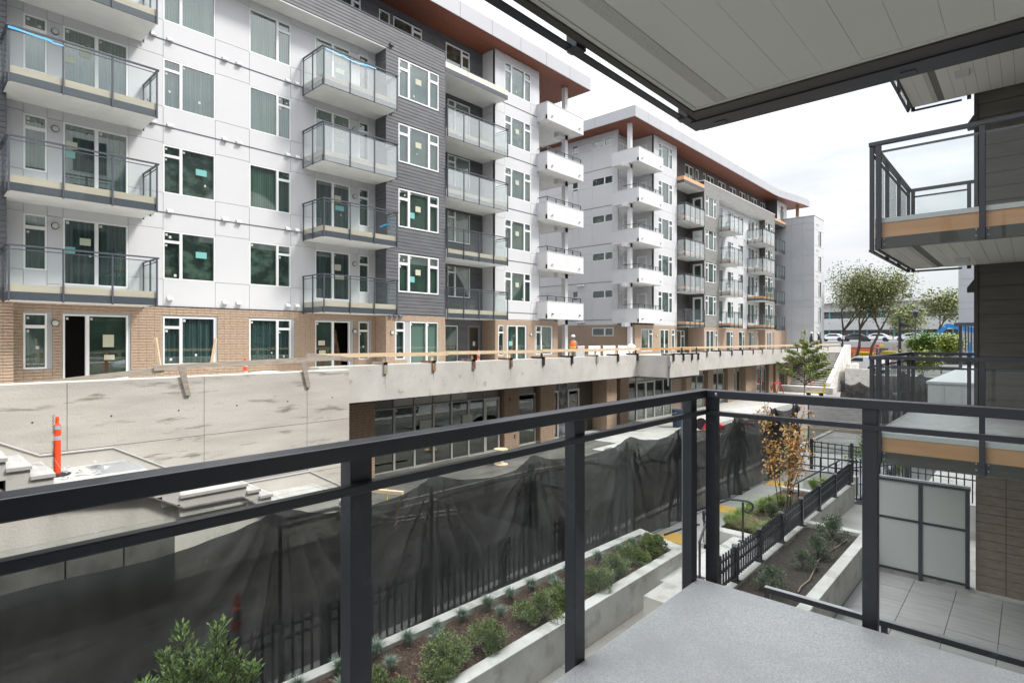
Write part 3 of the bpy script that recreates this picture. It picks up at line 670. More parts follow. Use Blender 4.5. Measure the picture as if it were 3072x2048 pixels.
# corner loggia
cw = ('front', -1.6)
FA.wall(wallA, cw, 26.32, 28.3, 1.13, 16.1, [(26.9, 27.8, z + .1, z + 2.2) for z in [1.5 + 2.95 * i for i in range(5)]])
FA.panels(cw, [26.32, 26.9, 27.8, 28.3], sorted({1.14, 16.1, *[z for i in range(5) for z in (1.6 + 2.95 * i, 3.7 + 2.95 * i)]}), [(26.9, 27.8, 1.6 + 2.95 * i, 3.7 + 2.95 * i) for i in range(5)], WHITE)
FA.wall(wallA, ('right', 26.32), -1.6, -.16, 1.13, 16.1)
FA.wall(wallA, ('right', 28.3), -14, -1.75, -1.55, 16.1)
for i in range(5): window(FA, cw, 26.9, 27.8, 1.6 + 2.95 * i, 3.7 + 2.95 * i, ONE, .08, room=SHOP, stickers=0)
def corner_balconies(F, u0, u1, wu0, wu1, colu, left_from):
    """solid white boxes with a low rail, stacked on the corner"""
    for i, dz in enumerate([1.5 + 2.95 * k for k in range(5)]):
        g = MB(); F.ubox(g, u0, u1, left_from, .8, dz - .25, dz)       # floor
        o = ob('corner_balcony', g.mesh('corner_balcony', SOFW), F.root)
        W = u1 - u0
        mid = u0 + W * .52
        for a, b in ((u0, mid - .006), (mid + .006, u1)):
            q = MB(); F.ubox(q, a, b, .66, .802, dz - .27, dz + .76); ob('parapet_panel', q.mesh('parapet_panel', WHITE2), o)
        q = MB(); F.ubox(q, u0 - .002, u0 + .13, left_from, .658, dz - .268, dz + .758); ob('parapet_panel', q.mesh('parapet_panel', WHITE), o)
        q = MB(); F.ubox(q, u1 - .13, u1 + .002, left_from, .658, dz - .268, dz + .758); ob('parapet_panel', q.mesh('parapet_panel', WHITE), o)
        q = MB(); F.ubox(q, u0 - .02, u1 + .02, .64, .82, dz + .762, dz + .785); F.ubox(q, u0 - .02, u0 + .15, left_from, .638, dz + .762, dz + .785); ob('cap', q.mesh('cap', WHITE2), o)
        for uu in (u0 + .45, u1 - .45):
            q = MB(); F.ubox(q, uu - .05, uu + .05, .803, .9, dz - .02, dz + .05); ob('vent_hood', q.mesh('vent_hood', REFL if i else METB), o)
        if i < 4:
            q = MB(); F.ubox(q, u0 + .12, u1 - .12, .66, .70, dz + 1.07, dz + 1.11); F.ubox(q, u0 + .12, u1 - .12, .672, .69, dz + .96, dz + .98)
            F.ubox(q, u0 + .08, u0 + .118, left_from + .9, .70, dz + 1.07, dz + 1.11)
            ob('rail', q.mesh('rail', MET), o)
            for k in range(5):
                uu = u0 + .14 + (W - .28) * k / 4
                q = MB(); F.ubox(q, uu - .022, uu + .022, .665, .705, dz + .785, dz + 1.07); ob('rail_post', q.mesh('rail_post', MET), o)
            q = MB(); F.ubox(q, u0 + .15, u1 - .15, .678, .684, dz + .785, dz + .96); ob('glass_panel', q.mesh('glass_panel', GBAL), o)
        q = MB(); F.ubox(q, colu - .9, colu + .15, -.35, -.05, dz - .55, dz - .252); ob('beam', q.mesh('beam', WHITE2), o)
    g = MB(); F.ubox(g, colu - .14, colu + .14, -.33, -.05, -1.55, 16.1); ob('column', g.mesh('column', WHITE2), F.root)
corner_balconies(FA, 26.1, 29.76, 26.32, 28.3, 29.1, -2.6)
# setback top storey
hs = [(11.2, 12.4, 14.6, 15.75), (13.3, 14.6, 14.6, 15.75), (15.6, 16.22, 14.6, 15.75), (16.42, 18.18, 14.6, 15.75), (19.77, 21.5, 14.55, 15.78), (5, 7, 14.6, 15.7)]
FA.wall(darkA, rf, -4, 22.5, 13.98, 16.14, hs); FA.siding(rf, -4, 22.48, 14.0, 16.12, hs, DARKS, parts=False)
for h in hs: window(FA, rf, h[0], h[1], h[2], h[3], RW if h[1] - h[0] > 1 else ONE, .055, room=BLINDG, stickers=1)
# terrace above the recess
g = MB(); FA.ubox(g, 18.2, 22.62, -1.0, .78, 13.07, 13.3); ob('terrace', g.mesh('terrace', SOFW), A)
g = MB(); FA.ubox(g, 18.2, 22.66, .781, .81, 13.07, 13.3); ob('terrace_edge', g.mesh('terrace_edge', METB), A)
for k in range(3):
    g = MB(); FA.ubox(g, 18.2 + k * 1.486 + .01, 18.2 + (k + 1) * 1.486 - .01, .76, .80, 13.3, 13.58); ob('fascia_board', g.mesh('fascia_board', CREAM), A)
ob('core', darkA.mesh('core', DARK2), A); ob('wall', wallA.mesh('wall', JOINT), A)
g = MB(); FA.ubox(g, -4, 22.4, -14, -1.3, -1.55, 16.1); FA.ubox(g, -4, 14.6, -1.3, -.35, -1.55, 1.1) if False else None
ob('body', g.mesh('body', BLACK), A)
# roof
def roof(F, pts_out, inner, z0, z1, seg):
    """pts_out: outline of the overhang edge (u,p); inner: p of the back"""
    g = MB(); poly = [(u - F.u0, -p) for u, p in pts_out] + [(pts_out[-1][0] - F.u0, -inner), (pts_out[0][0] - F.u0, -inner)]
    g.prism(poly, 'z', z0 + .02 - F.z0, z1 - .03 - F.z0)
    o = ob('roof', g.mesh('roof', JOINT), F.root)
    return o
def fascia_run(F, o, a, b, z0, z1, n):
    (ua, pa), (ub, pb) = a, b
    A_ = Vector((ua - F.u0, -pa, 0)); B_ = Vector((ub - F.u0, -pb, 0)); d = (B_ - A_); L = d.length; d.normalize(); nrm = Vector((d.y, -d.x, 0))
    for i in range(n):
        p = A_ + d * (L * i / n + .012); q = A_ + d * (L * (i + 1) / n - .012); off = nrm * .03
        g = MB(); n0 = 0
        for P in (p, q, q + off, p + off):
            g.v.append((P.x, P.y, z0 - F.z0))
        for P in (p, q, q + off, p + off):
            g.v.append((P.x, P.y, z1 - F.z0))
        g.f = [(0, 3, 2, 1), (4, 5, 6, 7), (0, 1, 5, 4), (1, 2, 6, 5), (2, 3, 7, 6), (3, 0, 4, 7)]
        ob('fascia_panel', g.mesh('fascia_panel', mat('light_grey_roof_fascia', (0.41, 0.415, 0.435), 0.5, (0.43, 0.435, 0.455), 0.5)), o)
oA = roof(FA, [(-6, .78), (30.6, .78)], -14, 16.14, 16.93, 1)
fascia_run(FA, oA, (-6, .78), (30.6, .78), 16.14, 16.95, 16)
fascia_run(FA, oA, (30.6, .78), (30.6, -14), 16.14, 16.95, 6)
def soffit(F, u0, u1, p0, p1, z, o, skip=()):
    g = MB(); n = int((u1 - u0) / .14); st = (u1 - u0) / n
    for i in range(n):
        F.ubox(g, u0 + i * st + .003, u0 + (i + 1) * st - .003, p0, p1, z - .018, z + .015)
    ob('soffit_boards', g.mesh('soffit_boards', CEDAR), F.root, kind='stuff')
soffit(FA, -5.9, 30.5, -9, .76, 16.145, oA)
# balconies
random.seed(11)
b1_ = list(balcony_set(FA, 2.08, 5.58, 0, 1.6, DK[:4], 3, left=True, right=True))
b2_ = list(balcony_set(FA, 11.28, 14.72, 0, 1.6, DK[:4], 3, upper=(2, 3)))
b3_ = list(balcony_set(FA, 18.25, 22.55, -1.0, .85, DK[:4], 4, left=False, upper=(2, 3)))
ribbon(b1_[2], [(-0.02, -1.71, .95), (1.16, -1.71, .88)], 1); ribbon(b1_[1], [(-.04, -1.71, .8), (0.02, -1.5, .7), (0.0, -1.5, .5)], 2); ribbon(b1_[2], [(3.5, -1.0, .6), (3.55, -0.8, .3), (3.5, -.6, .4)], 3); ribbon(b1_[2], [(-.02, -1.3, .8), (-.05, -1.1, .5)], 3)
ribbon(b2_[3], [(0.05, -1.71, .92), (1.2, -1.71, .85), (2.35, -1.71, .93)], 4); ribbon(b2_[1], [(3.0, -1.0, .4), (3.4, -1.4, .6)], 5)
ribbon(b3_[3], [(3.4, -1.87, .8), (3.7, -1.87, .4)], 6); ribbon(b3_[3], [(3.8, -1.87, .9), (4.3, -1.5, .85), (4.1, -1.6, .4)], 7)

# ------------------------------------------------------------------ building B
B = thing('apartment_building', 'second white and taupe apartment block farther down the lane, with orange boards on its balconies', 'building', (-21.9, 55, -1.55), R(90))
FB = Facade(B, 55, -1.55)
wb = MB(); db = MB()
le = ('left', 37.5)
hel = [(-3.85, -1.9, H(n) - .5, H(n) + .13) for n in range(6)] + [(-5.8, -5.2, H(n) - .9, H(n) + .2) for n in range(1, 6)]
FB.wall(wb, le, -14, -1.5, -1.55, 16.12, hel)
ze = sorted({1.14, 16.1, *[z for n in range(1, 6) for z in (H(n) - 2.2, H(n) - .5, H(n) + .13)]})
FB.panels(le, [-14, -11, -8.5, -5.8, -5.2, -3.85, -1.9, -1.5], ze, hel, WHITE)
for n in range(6):
    window(FB, le, -3.85, -1.9, H(n) - .5, H(n) + .13, TWO, .05, room=BLINDG, stickers=2)
    if n: window(FB, le, -5.8, -5.2, H(n) - .9, H(n) + .2, ((0, 1, 0, .5), (0, 1, .5, 1)), .05, room=BLINDG, stickers=1)
    if n:
        g = MB(); FB.box(g, le, -13, -1.5, .001, .02, H(n) - 2.2, H(n) - 2.18); ob('flashing', g.mesh('flashing', METB), B)
        if n < 3: vent(FB, le, -5.2, H(n) - 2.4, WHITE2, 3)
FB.bricks(le, -14, -.02, -1.55, 1.12, [(-3.85, -1.9, H(0) - .5, H(0) + .13)], BRICK)
FB.wall(wb, ('left', 37.5), -1.5, -.02, -1.55, 1.13)
lg = ('front', -2.0)
FB.wall(wb, lg, 37.6, 40.4, 1.13, 16.1); FB.panels(lg, [37.64, 40.4], [1.14] + [H(n) + .3 for n in range(1, 6)], (), WHITE)
FB.wall(wb, ('left', 40.4), -2.0, -.02, 1.13, 16.1); FB.panels(('left', 40.4), [-2.0, -.03], [1.14] + [H(n) + .3 for n in range(1, 6)] + [16.1], (), WHITE)
FB.wall(wb, ('left', 37.52), -2, -1.52, 1.13, 16.1)
for i in range(5):
    z = 1.55 + 2.95 * i
    window(FB, lg, 38.1, 39.9, z, z + 2.15, ((0, .55, 0, 1), (.55, 1, 0, .76), (.55, 1, .76, 1)), .07, room=SHOP, stickers=0, t=.0, depth=.06)
    window(FB, ('left', 40.4), -1.5, -.6, z, z + 2.15, ONE, .14, room=SHOP, stickers=1, t=0, depth=.06)
corner_balconies(FB, 36.7, 40.4, 0, 0, 37.1, -1.5)
hB = [(41.1, 43.5, H(n) - 1.55, H(n) + .14) for n in range(1, 6)]
FB.wall(wb, fr, 40.4, 44.3, 1.13, 16.12, hB)
for c in ([40.4, 41.1], [41.1, 43.5], [43.5, 44.3]): FB.panels(fr, c, zr, hB, WHITE)
for n in range(1, 6): window(FB, fr, 41.1, 43.5, H(n) - 1.55, H(n) + .14, TRI, .055, room=BLINDG, stickers=3)
# recess
rb = ('front', -.9)
hrb = [(44.6, 45.6, H(n) - 1.9, H(n) + .2) for n in range(1, 5)]
FB.wall(db, rb, 44.3, 48.3, 1.13, 13.1, hrb); FB.siding(rb, 44.3, 48.3, 1.13, 13.1, hrb, TAUPED, parts=False)
rl = ('left', 48.3)
hdl = [(-.45, .45, z + .1, z + 2.25) for z in DK[:4]]
FB.wall(db, rl, -.9, .6, 1.13, 14.0, hdl); FB.siding(rl, -.9, .6, 1.13, 14.0, hdl, TAUPED, parts=False)
for i in range(4):
    window(FB, rb, 44.6, 45.6, H(i + 1) - 1.9, H(i + 1) + .2, NAR, .07, room=BLINDG, stickers=0)
    o = window(FB, rl, -.45, .45, DK[i] + .1, DK[i] + 2.25, ONE, .15, room=BLINDG, stickers=1)
    if i == 2:
        ob('door_wrap', MB().box(.05, .85, -.02, -.01, .1, 2.1).mesh('door_wrap', WRAP), o)
        for zz_ in (.85, 1.6):
            cu = bpy.data.curves.new('print', 'FONT'); cu.body = 'CARPENTRY'; cu.size = .15; cu.align_x = 'CENTER'
            to = bpy.data.objects.new('print', cu); col.objects.link(to); bpy.context.view_layer.update()
            me = bpy.data.meshes.new_from_object(to); bpy.data.objects.remove(to); me.materials.clear(); me.materials.append(BLUET)
            me.transform(Matrix.Rotation(R(90), 4, 'X')); ob('print', me, o, (.45, -.026, zz_))
b3f = ('front', .6)
hb1 = [(48.6, 50.9, H(n) - 1.58, H(n) + .17) for n in range(1, 5)]; hb2 = [(64.0, 66.2, H(n) - 1.58, H(n) + .17) for n in range(1, 5)]
FB.wall(db, b3f, 48.3, 51.55, 1.13, 13.0, hb1); FB.siding(b3f, 48.3, 51.55, 1.15, 13.0, hb1, TAUPE, parts=True)
FB.wall(db, b3f, 63.8, 66.95, 1.13, 13.0, hb2); FB.siding(b3f, 63.8, 66.95, 1.15, 13.0, hb2, TAUPE, parts=False)
FB.wall(db, ('left', 63.8), 0, .58, 1.13, 13.0); FB.siding(('left', 63.8), 0, .6, 1.15, 13.0, (), TAUPED, parts=False)
FB.wall(db, b3f, 48.3, 66.95, 13.0, 14.0); FB.siding(b3f, 48.3, 66.95, 13.0, 13.98, (), TAUPE, parts=True)
g = MB(); FB.ubox(g, 51.55, 63.8, 0, .58, 12.94, 12.99); ob('white_soffit', g.mesh('white_soffit', SOFW), B)
g = MB(); FB.ubox(g, 48.25, 67, -.9, .64, 13.98, 14.06); ob('parapet_cap', g.mesh('parapet_cap', WHITE2), B)
for n in range(1, 5):
    window(FB, b3f, 48.6, 50.9, H(n) - 1.58, H(n) + .17, TRI, .06, room=BLINDG, stickers=2)
    window(FB, b3f, 64.0, 66.2, H(n) - 1.58, H(n) + .17, TRI, .06, room=BLINDG, stickers=0)
# white wall with two window columns and doors
hwb = []
for n in range(1, 5): hwb += [(52.0, 53.9, H(n) - 2.05, H(n)), (55, 56.5, H(n) - 1.66, H(n)), (57.8, 59.2, H(n) - 1.66, H(n)), (60.4, 62.3, H(n) - 2.05, H(n)), (62.7, 63.2, H(n) - 1.66, H(n))]
FB.wall(wb, fr, 51.55, 63.8, 1.13, 12.95, hwb)
for c, zs in (([51.55, 52.0], zlong), ([52.0, 53.9], zdoor), ([53.9, 55], zlong), ([55, 56.5], zwin), ([56.5, 57.8], zlong), ([57.8, 59.2], zwin), ([59.2, 60.4], zlong), ([60.4, 62.3], zdoor), ([62.3, 62.7], zlong), ([62.7, 63.2], zwin), ([63.2, 63.8], zlong)):
    FB.panels(fr, c, zs, hwb, WHITE)
for n in range(1, 5):
    window(FB, fr, 52.0, 53.9, H(n) - 2.05, H(n), SLD, .05, room=BLIND, stickers=0)
    window(FB, fr, 55, 56.5, H(n) - 1.66, H(n), RW, .05, room=BLINDG, stickers=1); window(FB, fr, 57.8, 59.2, H(n) - 1.66, H(n), LW, .05, room=BLINDG, stickers=1)
    window(FB, fr, 60.4, 62.3, H(n) - 2.05, H(n), SLD, .05, room=BLIND, stickers=0); window(FB, fr, 62.7, 63.2, H(n) - 1.66, H(n), NAR, .05, room=BLINDG, stickers=0)
    if n > 1: vent(FB, fr, 56.9, H(n) - 2.35); vent(FB, fr, 57.3, H(n) - 2.35); vent(FB, fr, 59.5, H(n) - 2.35)
# end recess
FB.wall(db, rb, 66.95, 71.6, -1.55, 14.0); FB.siding(rb, 66.95, 71.6, 1.13, 14.0, (), TAUPED, parts=False)
# brick storey
hk = [(41.4, 42.9, -1.5, .8), (43.4, 43.9, -.9, .8)]
FB.wall(wb, fr, 37.5, 44.3, -1.55, 1.13, hk + [(38.4, 40.2, -.9, .8)]); FB.bricks(fr, 37.5, 44.3, -1.55, 1.1, hk + [(38.4, 40.2, -.9, .8)], BRICK)
window(FB, fr, 38.4, 40.2, -.9, .8, RW, .05, room=BLINDG); window(FB, fr, 41.4, 42.9, -1.5, .8, SLD, .05, room=BLINDG); window(FB, fr, 43.4, 43.9, -.9, .8, NAR, .05, room=BLINDG)
lamp(FB, fr, 40.8, .3)
FB.wall(db, rb, 44.3, 48.3, -1.55, 1.13, [(45.6, 47.6, -1.5, .8)]); FB.siding(rb, 44.3, 48.3, -1.55, 1.1, [(45.6, 47.6, -1.5, .8)], TAUPED, parts=False)
window(FB, rb, 45.6, 47.6, -1.5, .8, RW, .06, room=BLINDG)
FB.wall(wb, rl, -.9, .6, -1.55, 1.13); FB.bricks(rl, -.9, .6, -1.55, 1.1, (), BRICK)
hk1 = [(48.7, 50.4, -1.5, .8), (50.7, 51.2, -.9, .8)]
FB.wall(wb, b3f, 48.3, 51.55, -1.55, 1.13, hk1); FB.bricks(b3f, 48.3, 51.55, -1.55, 1.1, hk1, BRICK)
window(FB, b3f, 48.7, 50.4, -1.5, .8, SLD, .05, room=BLIND); window(FB, b3f, 50.7, 51.2, -.9, .8, NAR, .05, room=BLINDG); lamp(FB, b3f, 50.55, .3)
hk2 = [(51.8, 52.4, -1.5, .8), (54.7, 56.4, -1.3, .8), (57.9, 59.5, -1.3, .8), (60.6, 62.2, -1.5, .8), (62.8, 63.2, -.9, .8)]
FB.wall(wb, fr, 51.55, 63.8, -1.55, 1.13, hk2); FB.bricks(fr, 51.55, 63.8, -1.55, 1.1, hk2, BRICK)
for h in hk2: window(FB, fr, h[0], h[1], h[2], h[3], RW if h[1] - h[0] > 1 else NAR, .05, room=BLIND, stickers=1)
FB.wall(wb, ('left', 63.8), 0, .58, -1.55, 1.13); FB.bricks(('left', 63.8), 0, .6, -1.55, 1.1, (), BRICK)
hk3 = [(64.4, 65.8, -1.5, .8), (66.3, 66.6, -1.2, .8)]
FB.wall(wb, b3f, 63.8, 71.2, -1.55, 1.13, hk3); FB.bricks(b3f, 63.8, 71.2, -1.55, 1.1, hk3, BRICK)
window(FB, b3f, 64.4, 65.8, -1.5, .8, SLD, .05, room=BLIND)
# setback storey
st_ = [(44.8, 45.6), (47.9, 49.6), (50.1, 50.7), (51.7, 52.3), (52.6, 54.2), (55.2, 57), (58.1, 59.8), (60.7, 62.4), (62.9, 63.4), (64.2, 65.9), (67.1, 68.6)]
hs = [(a, b, 13.95 if a < 50 else 14.5, 15.75) for a, b in st_]
sb = ('front', -1.0)
FB.wall(db, sb, 44.3, 69, 13.1, 16.14, hs); FB.siding(sb, 44.3, 69, 13.1, 16.12, hs, TAUPED, parts=False)
for h in hs: window(FB, sb, h[0], h[1], h[2], h[3], SLD if h[1] - h[0] > 1 else ONE, .06, room=BLINDG, stickers=0)
FB.wall(db, ('left', 69), -1, .2, 13.5, 16.14); FB.siding(('left', 69), -1, .2, 13.5, 16.12, (), TAUPED, parts=False)
wb2 = MB(); FB.wall(wb2, ('front', .2), 69.05, 72.5, 13.5, 16.14, [(70, 71.6, 13.9, 15.8)]); FB.siding(('front', .2), 69.05, 72.5, 13.5, 16.1, [(70, 71.6, 13.9, 15.8)], WHITE, parts=False)
window(FB, ('front', .2), 70, 71.6, 13.9, 15.8, TRI, .06, room=BLINDG)
g = MB(); FB.ubox(g, 44.35, 48.3, -.9, .6, 13.05, 13.3); ob('terrace', g.mesh('terrace', SOFW), B)
g = MB(); FB.ubox(g, 44.33, 48.28, .601, .64, 13.05, 13.3); FB.ubox(g, 44.31, 44.349, 0.02, .64, 13.05, 13.3); ob('terrace_edge', g.mesh('terrace_edge', METB), B)
g = MB(); FB.ubox(g, 44.34, 48.28, .58, .64, 13.302, 13.6); FB.ubox(g, 44.3, 44.338, .02, .64, 13.302, 13.6); ob('fascia_board', g.mesh('fascia_board', ORNG), B)
g = MB(); FB.ubox(g, 67, 70.8, -.9, .6, 13.05, 13.4); ob('terrace', g.mesh('terrace', TAUPED), B)
g = MB(); FB.ubox(g, 67, 70.8, .602, .64, 13.402, 13.65); ob('fascia_board', g.mesh('fascia_board', ORNG), B)
g = MB(); FB.ubox(g, 73.6, 73.9, .9, 1.2, 13.6, 16.15); ob('roof_post', g.mesh('roof_post', TIMR), B)
ob('wall', wb2.mesh('wall', JOINT), B); ob('core', db.mesh('core', DARK2), B); ob('wall', wb.mesh('wall', JOINT), B)
g = MB(); FB.ubox(g, 37.7, 72, -14, -2.2, -1.55, 16.0); ob('body', g.mesh('body', BLACK), B)
curve = [(36.2, .76), (66.5, .76)] + [(66.5 + 9 * t, .76 + 1.15 * (t * t * (3 - 2 * t))) for t in (.15, .3, .45, .6, .8, 1)]
oB = roof(FB, curve, -13, 16.14, 16.93, 1)
fascia_run(FB, oB, (36.2, -13), (36.2, .76), 16.14, 16.95, 4)
for i in range(len(curve) - 1): fascia_run(FB, oB, curve[i], curve[i + 1], 16.14, 16.95, 16 if i == 0 else 1)
soffit(FB, 36.25, 66.5, -12, .74, 16.145, oB)
g = MB()
for i in range(1, len(curve) - 1):
    (a, p), (b, q) = curve[i], curve[i + 1]; g.quad((a - 55, -p + .02, 16.13 + 1.55), (b - 55, -q + .02, 16.13 + 1.55), (b - 55, 3, 16.13 + 1.55), (a - 55, 3, 16.13 + 1.55))
ob('soffit_sheet', g.mesh('soffit_sheet', CEDAR), B)
random.seed(12)
bb1 = list(balcony_set(FB, 51.6, 54.6, 0, 1.55, DK[:4], 3, fascia=ORNG, upper=(1, 2, 3)))
bb2 = list(balcony_set(FB, 60.2, 63.75, 0, 1.55, DK[:4], 3, fascia=ORNG, upper=(2, 3)))
bb3 = list(balcony_set(FB, 44.45, 48.25, -.9, .62, DK[:4], 4, right=False, fascia=ORNG, upper=(1, 2, 3), nl=1))
bb4 = list(balcony_set(FB, 67.3, 70.2, -.9, .62, DK[:4], 3, right=False, fascia=METB, nl=1))
ribbon(bb3[0], [(0, -1.5, .95), (.8, -1.55, .9)], 8); ribbon(bb1[0], [(.1, -1.5, .9), (.2, -1.5, .5)], 9)

# grey wing past building B
G = thing('apartment_wing', 'plain pale grey panelled end wing rising behind the far balconies', 'building', (-18.3, 73, -1.55), R(90))
FG = Facade(G, 73, -1.55)
gw = MB(); FG.ubox(gw, 71.02, 75.2, -6, -.02, -3.0, 14.12); ob('wall', gw.mesh('wall', JOINT), G)
hg = [(72.6, 73.9, H(n) - 1.8, H(n) + .1) for n in range(0, 6)]
zg = sorted({-1.5, 14.15, *[z for n in range(1, 6) for z in (H(n) - 2.2, H(n) - .0, )]})
gf = ('left', 71.0)
FG.panels(gf, [-3.6, -2.4, -1.2, 0.0], [z for z in zg if z <= 14.15], (), GREYP, gap=.022)
FG.panels(('front', 0.0), [71.0, 72.6, 73.9, 75.2], sorted({-1.5, 14.15, *[z for n in range(0, 5) for z in (H(n) - 1.8, H(n) + .1)]}), hg[:5], WHITE, gap=.018)
for n in range(5):
    window(FG, ('front', 0.0), 72.6, 73.9, H(n) - 1.8, H(n) + .1, LW, .06, room=BLINDG, stickers=0, t=.0, depth=.012)
    vent(FG, ('front', 0.0), 72.0, H(n) - 2.3 + 2.95); vent(FG, ('front', 0.0), 72.6, H(n) - 2.3 + 2.95)
g = MB(); FG.ubox(g, 70.95, 75.25, -6, .04, 14.15, 14.22); ob('parapet_cap', g.mesh('parapet_cap', WHITE2), G)

G2 = thing('apartment_wing', 'pale grey panelled wall just left of the dark corner wall on the right', 'building', (-6.9, 92, -2.9), 0)
FG2 = Facade(G2, -6.9, -2.9)
def g2box(q, x0, x1, z0, z1, d0, d1): q.box(x0, x1, d0, d1, z0, z1)
q = MB().box(0, 14, .02, 10, 0, 17.0); ob('wall', q.mesh('wall', JOINT), G2)
for i in range(7):
    for (a, b) in [(0, .9)] + [x for n in range(6) for x in ((.9 + 2.95 * n, 1.7 + 2.95 * n), (1.7 + 2.95 * n, 3.85 + 2.95 * n))]:
        if b > 17.1: continue
        ob('wall_panel', cached(('g2', round(b - a, 2)), lambda: MB().box(.025, 1.975, -.01, .03, .025, b - a - .025).mesh('wall_panel', GREYP)), G2, (i * 2, 0, a))

# ------------------------------------------------------------------ podium with shops
P = thing('shop_podium', 'concrete podium with brick piers and glazed shops under the construction deck', 'building', (-16.5, 30, -4.67), R(90))
FP = Facade(P, 30, -4.67)
pf = ('front', 0.0)
g = MB()
FP.ubox(g, 8.2, 26.0, .9, 1.5, -1.9, -.8)
ob('edge_beam', g.mesh('edge_beam', CONC), P)
g = MB(); FP.ubox(g, 25.98, 29.3, .9, 3.3, -1.9, -.8); ob('edge_beam', g.mesh('edge_beam', CONC), P)
g = MB(); FP.ubox(g, 29.3, 69, .9, 1.5, -1.9, -.8); ob('edge_beam', g.mesh('edge_beam', CONC), P)
g = MB(); FP.ubox(g, -3, 71, -5.4, .9, -1.9, -1.56); ob('deck_slab', g.mesh('deck_slab', CONCL), P)
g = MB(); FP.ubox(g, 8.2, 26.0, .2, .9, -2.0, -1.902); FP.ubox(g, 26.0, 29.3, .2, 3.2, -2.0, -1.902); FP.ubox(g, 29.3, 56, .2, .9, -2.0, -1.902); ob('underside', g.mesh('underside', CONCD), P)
holes = []
piers = [(8.9, 10.88, .28), (17.22, 18.14, .28), (19.57, 20.61, .28), (24.0, 24.9, .9), (26.25, 27.13, .28), (34.1, 34.86, .28), (37.4, 38.27, .28), (40.82, 41.93, .28), (43.7, 45.98, .5), (49.5, 50.57, .28), (51.2, 52.11, .28), (54.4, 56, .28)]
first = True
for a, b, d in piers:
    g = MB(); FP.ubox(g, a + .02, b - .02, -.3, d - .015, -4.67, -1.91); ob('pier', g.mesh('pier', MORTAR), P)
    FP.bricks(('front', d), a, b, -4.66, -1.92, (), BRICK, parts=90 if a < 25 else 0)
    FP.bricks(('left', a), -.2, d, -4.66, -1.92, (), BRICK)
for a, z in ((9.3, -3.1), (17.5, -2.6), (17.8, -4.2)):
    g = MB(); FP.ubox(g, a, a + .07, .29, .31, z, z + .16); ob('outlet_box', g.mesh('outlet_box', METB), P)
g = MB(); FP.ubox(g, 8.9, 56, -1.2, -1.0, -4.67, -1.9); ob('shop_back_wall', g.mesh('shop_back_wall', SHOP), P)
def shop_bay(a0, a1, n, doors=(), louvre=(), trans=.36, zt=-2.02):
    w = a1 - a0; xs = [a0 + w * i / n for i in range(n + 1)]
    for i in range(n):
        x0, x1 = xs[i], xs[i + 1]
        if i in doors:
            window(FP, pf, x0, x1, -4.66, zt - trans, ONE, .11, fm=FRAMEA, room=SHOP, stickers=0, t=.1, name='shop_door', depth=.6)
        else:
            window(FP, pf, x0, x1, -4.60, zt - trans, ONE, .04, fm=FRAMEA, room=SHOP, stickers=1, t=.1, name='shop_window', depth=.6)
        if i in louvre:
            g = MB()
            for k in range(8):
                z = zt - trans + .03 + k * .042; FP.ubox(g, x0 + .03, x1 - .03, .03 + .0, .085, z, z + .014)
            FP.ubox(g, x0 + .03, x1 - .03, -.02, .02, zt - trans, zt); FP.ubox(g, x0, x0 + .03, .0, .1, zt - trans, zt)
            ob('louvre', g.mesh('louvre', FRAMEA), P)
        else:
            g = MB(); FP.ubox(g, x0 + .03, x1 - .03, .0, .07, zt - trans + .02, zt); FP.ubox(g, x0, x0 + .03, .0, .1, zt - trans, zt); ob('transom_panel', g.mesh('transom_panel', FRAMEA), P)
    g = MB(); FP.ubox(g, a0, a1, -.1, .18, -4.74, -4.602); ob('sill', g.mesh('sill', FRAMEA), P)
    g = MB(); FP.ubox(g, a0 - .02, a1 + .02, -.4, .2, zt, -1.9); ob('head', g.mesh('head', METBR), P)
random.seed(21)
shop_bay(10.9, 17.1, 7, doors=(6,), louvre=(0, 5, 6))
shop_bay(18.16, 19.4, 1, louvre=(0,))
shop_bay(20.63, 21.1, 1, doors=(0,), louvre=(0,)); shop_bay(21.8, 22.75, 1, doors=(0,), louvre=(0,))
g = MB(); FP.ubox(g, 21.12, 21.78, -.05, .09, -4.66, -1.95); ob('marbled_panel', g.mesh('marbled_panel', mat('marbled_dark', (.05, .055, .06), .5, (.20, .21, .22), 3.5, lo=.45, hi=.6)), P)
g = MB(); FP.ubox(g, 22.77, 24.0, -.05, .05, -4.66, -1.95); ob('side_panel', g.mesh('side_panel', METBR), P)
shop_bay(24.92, 26.1, 1, louvre=(0,))
shop_bay(27.15, 32.4, 5, doors=(1, 2))
g = MB(); FP.ubox(g, 32.42, 34.1, -.05, .02, -4.66, -1.95); ob('side_panel', g.mesh('side_panel', BRICKD), P)
shop_bay(34.9, 37.1, 2); shop_bay(38.3, 40.5, 2); shop_bay(42.0, 43.6, 2, doors=(0,)); shop_bay(46.0, 49.2, 3); shop_bay(52.2, 54.3, 1)
for k, x in enumerate((12.9, 15.0)):
    g = MB(); FP.ubox(g, x, x + .55, .115, .12, -3.3, -2.95); ob('paper_sheet', g.mesh('paper_sheet', PAPER), P)
# small camera box and pipe on the corner of the box-out
g = MB(); FP.ubox(g, 25.9, 25.975, 3.2, 3.24, -2.3, -.7); FP.ubox(g, 25.86, 25.95, 3.18, 3.36, -1.35, -1.1); ob('conduit_box', g.mesh('conduit_box', STEEL), P)

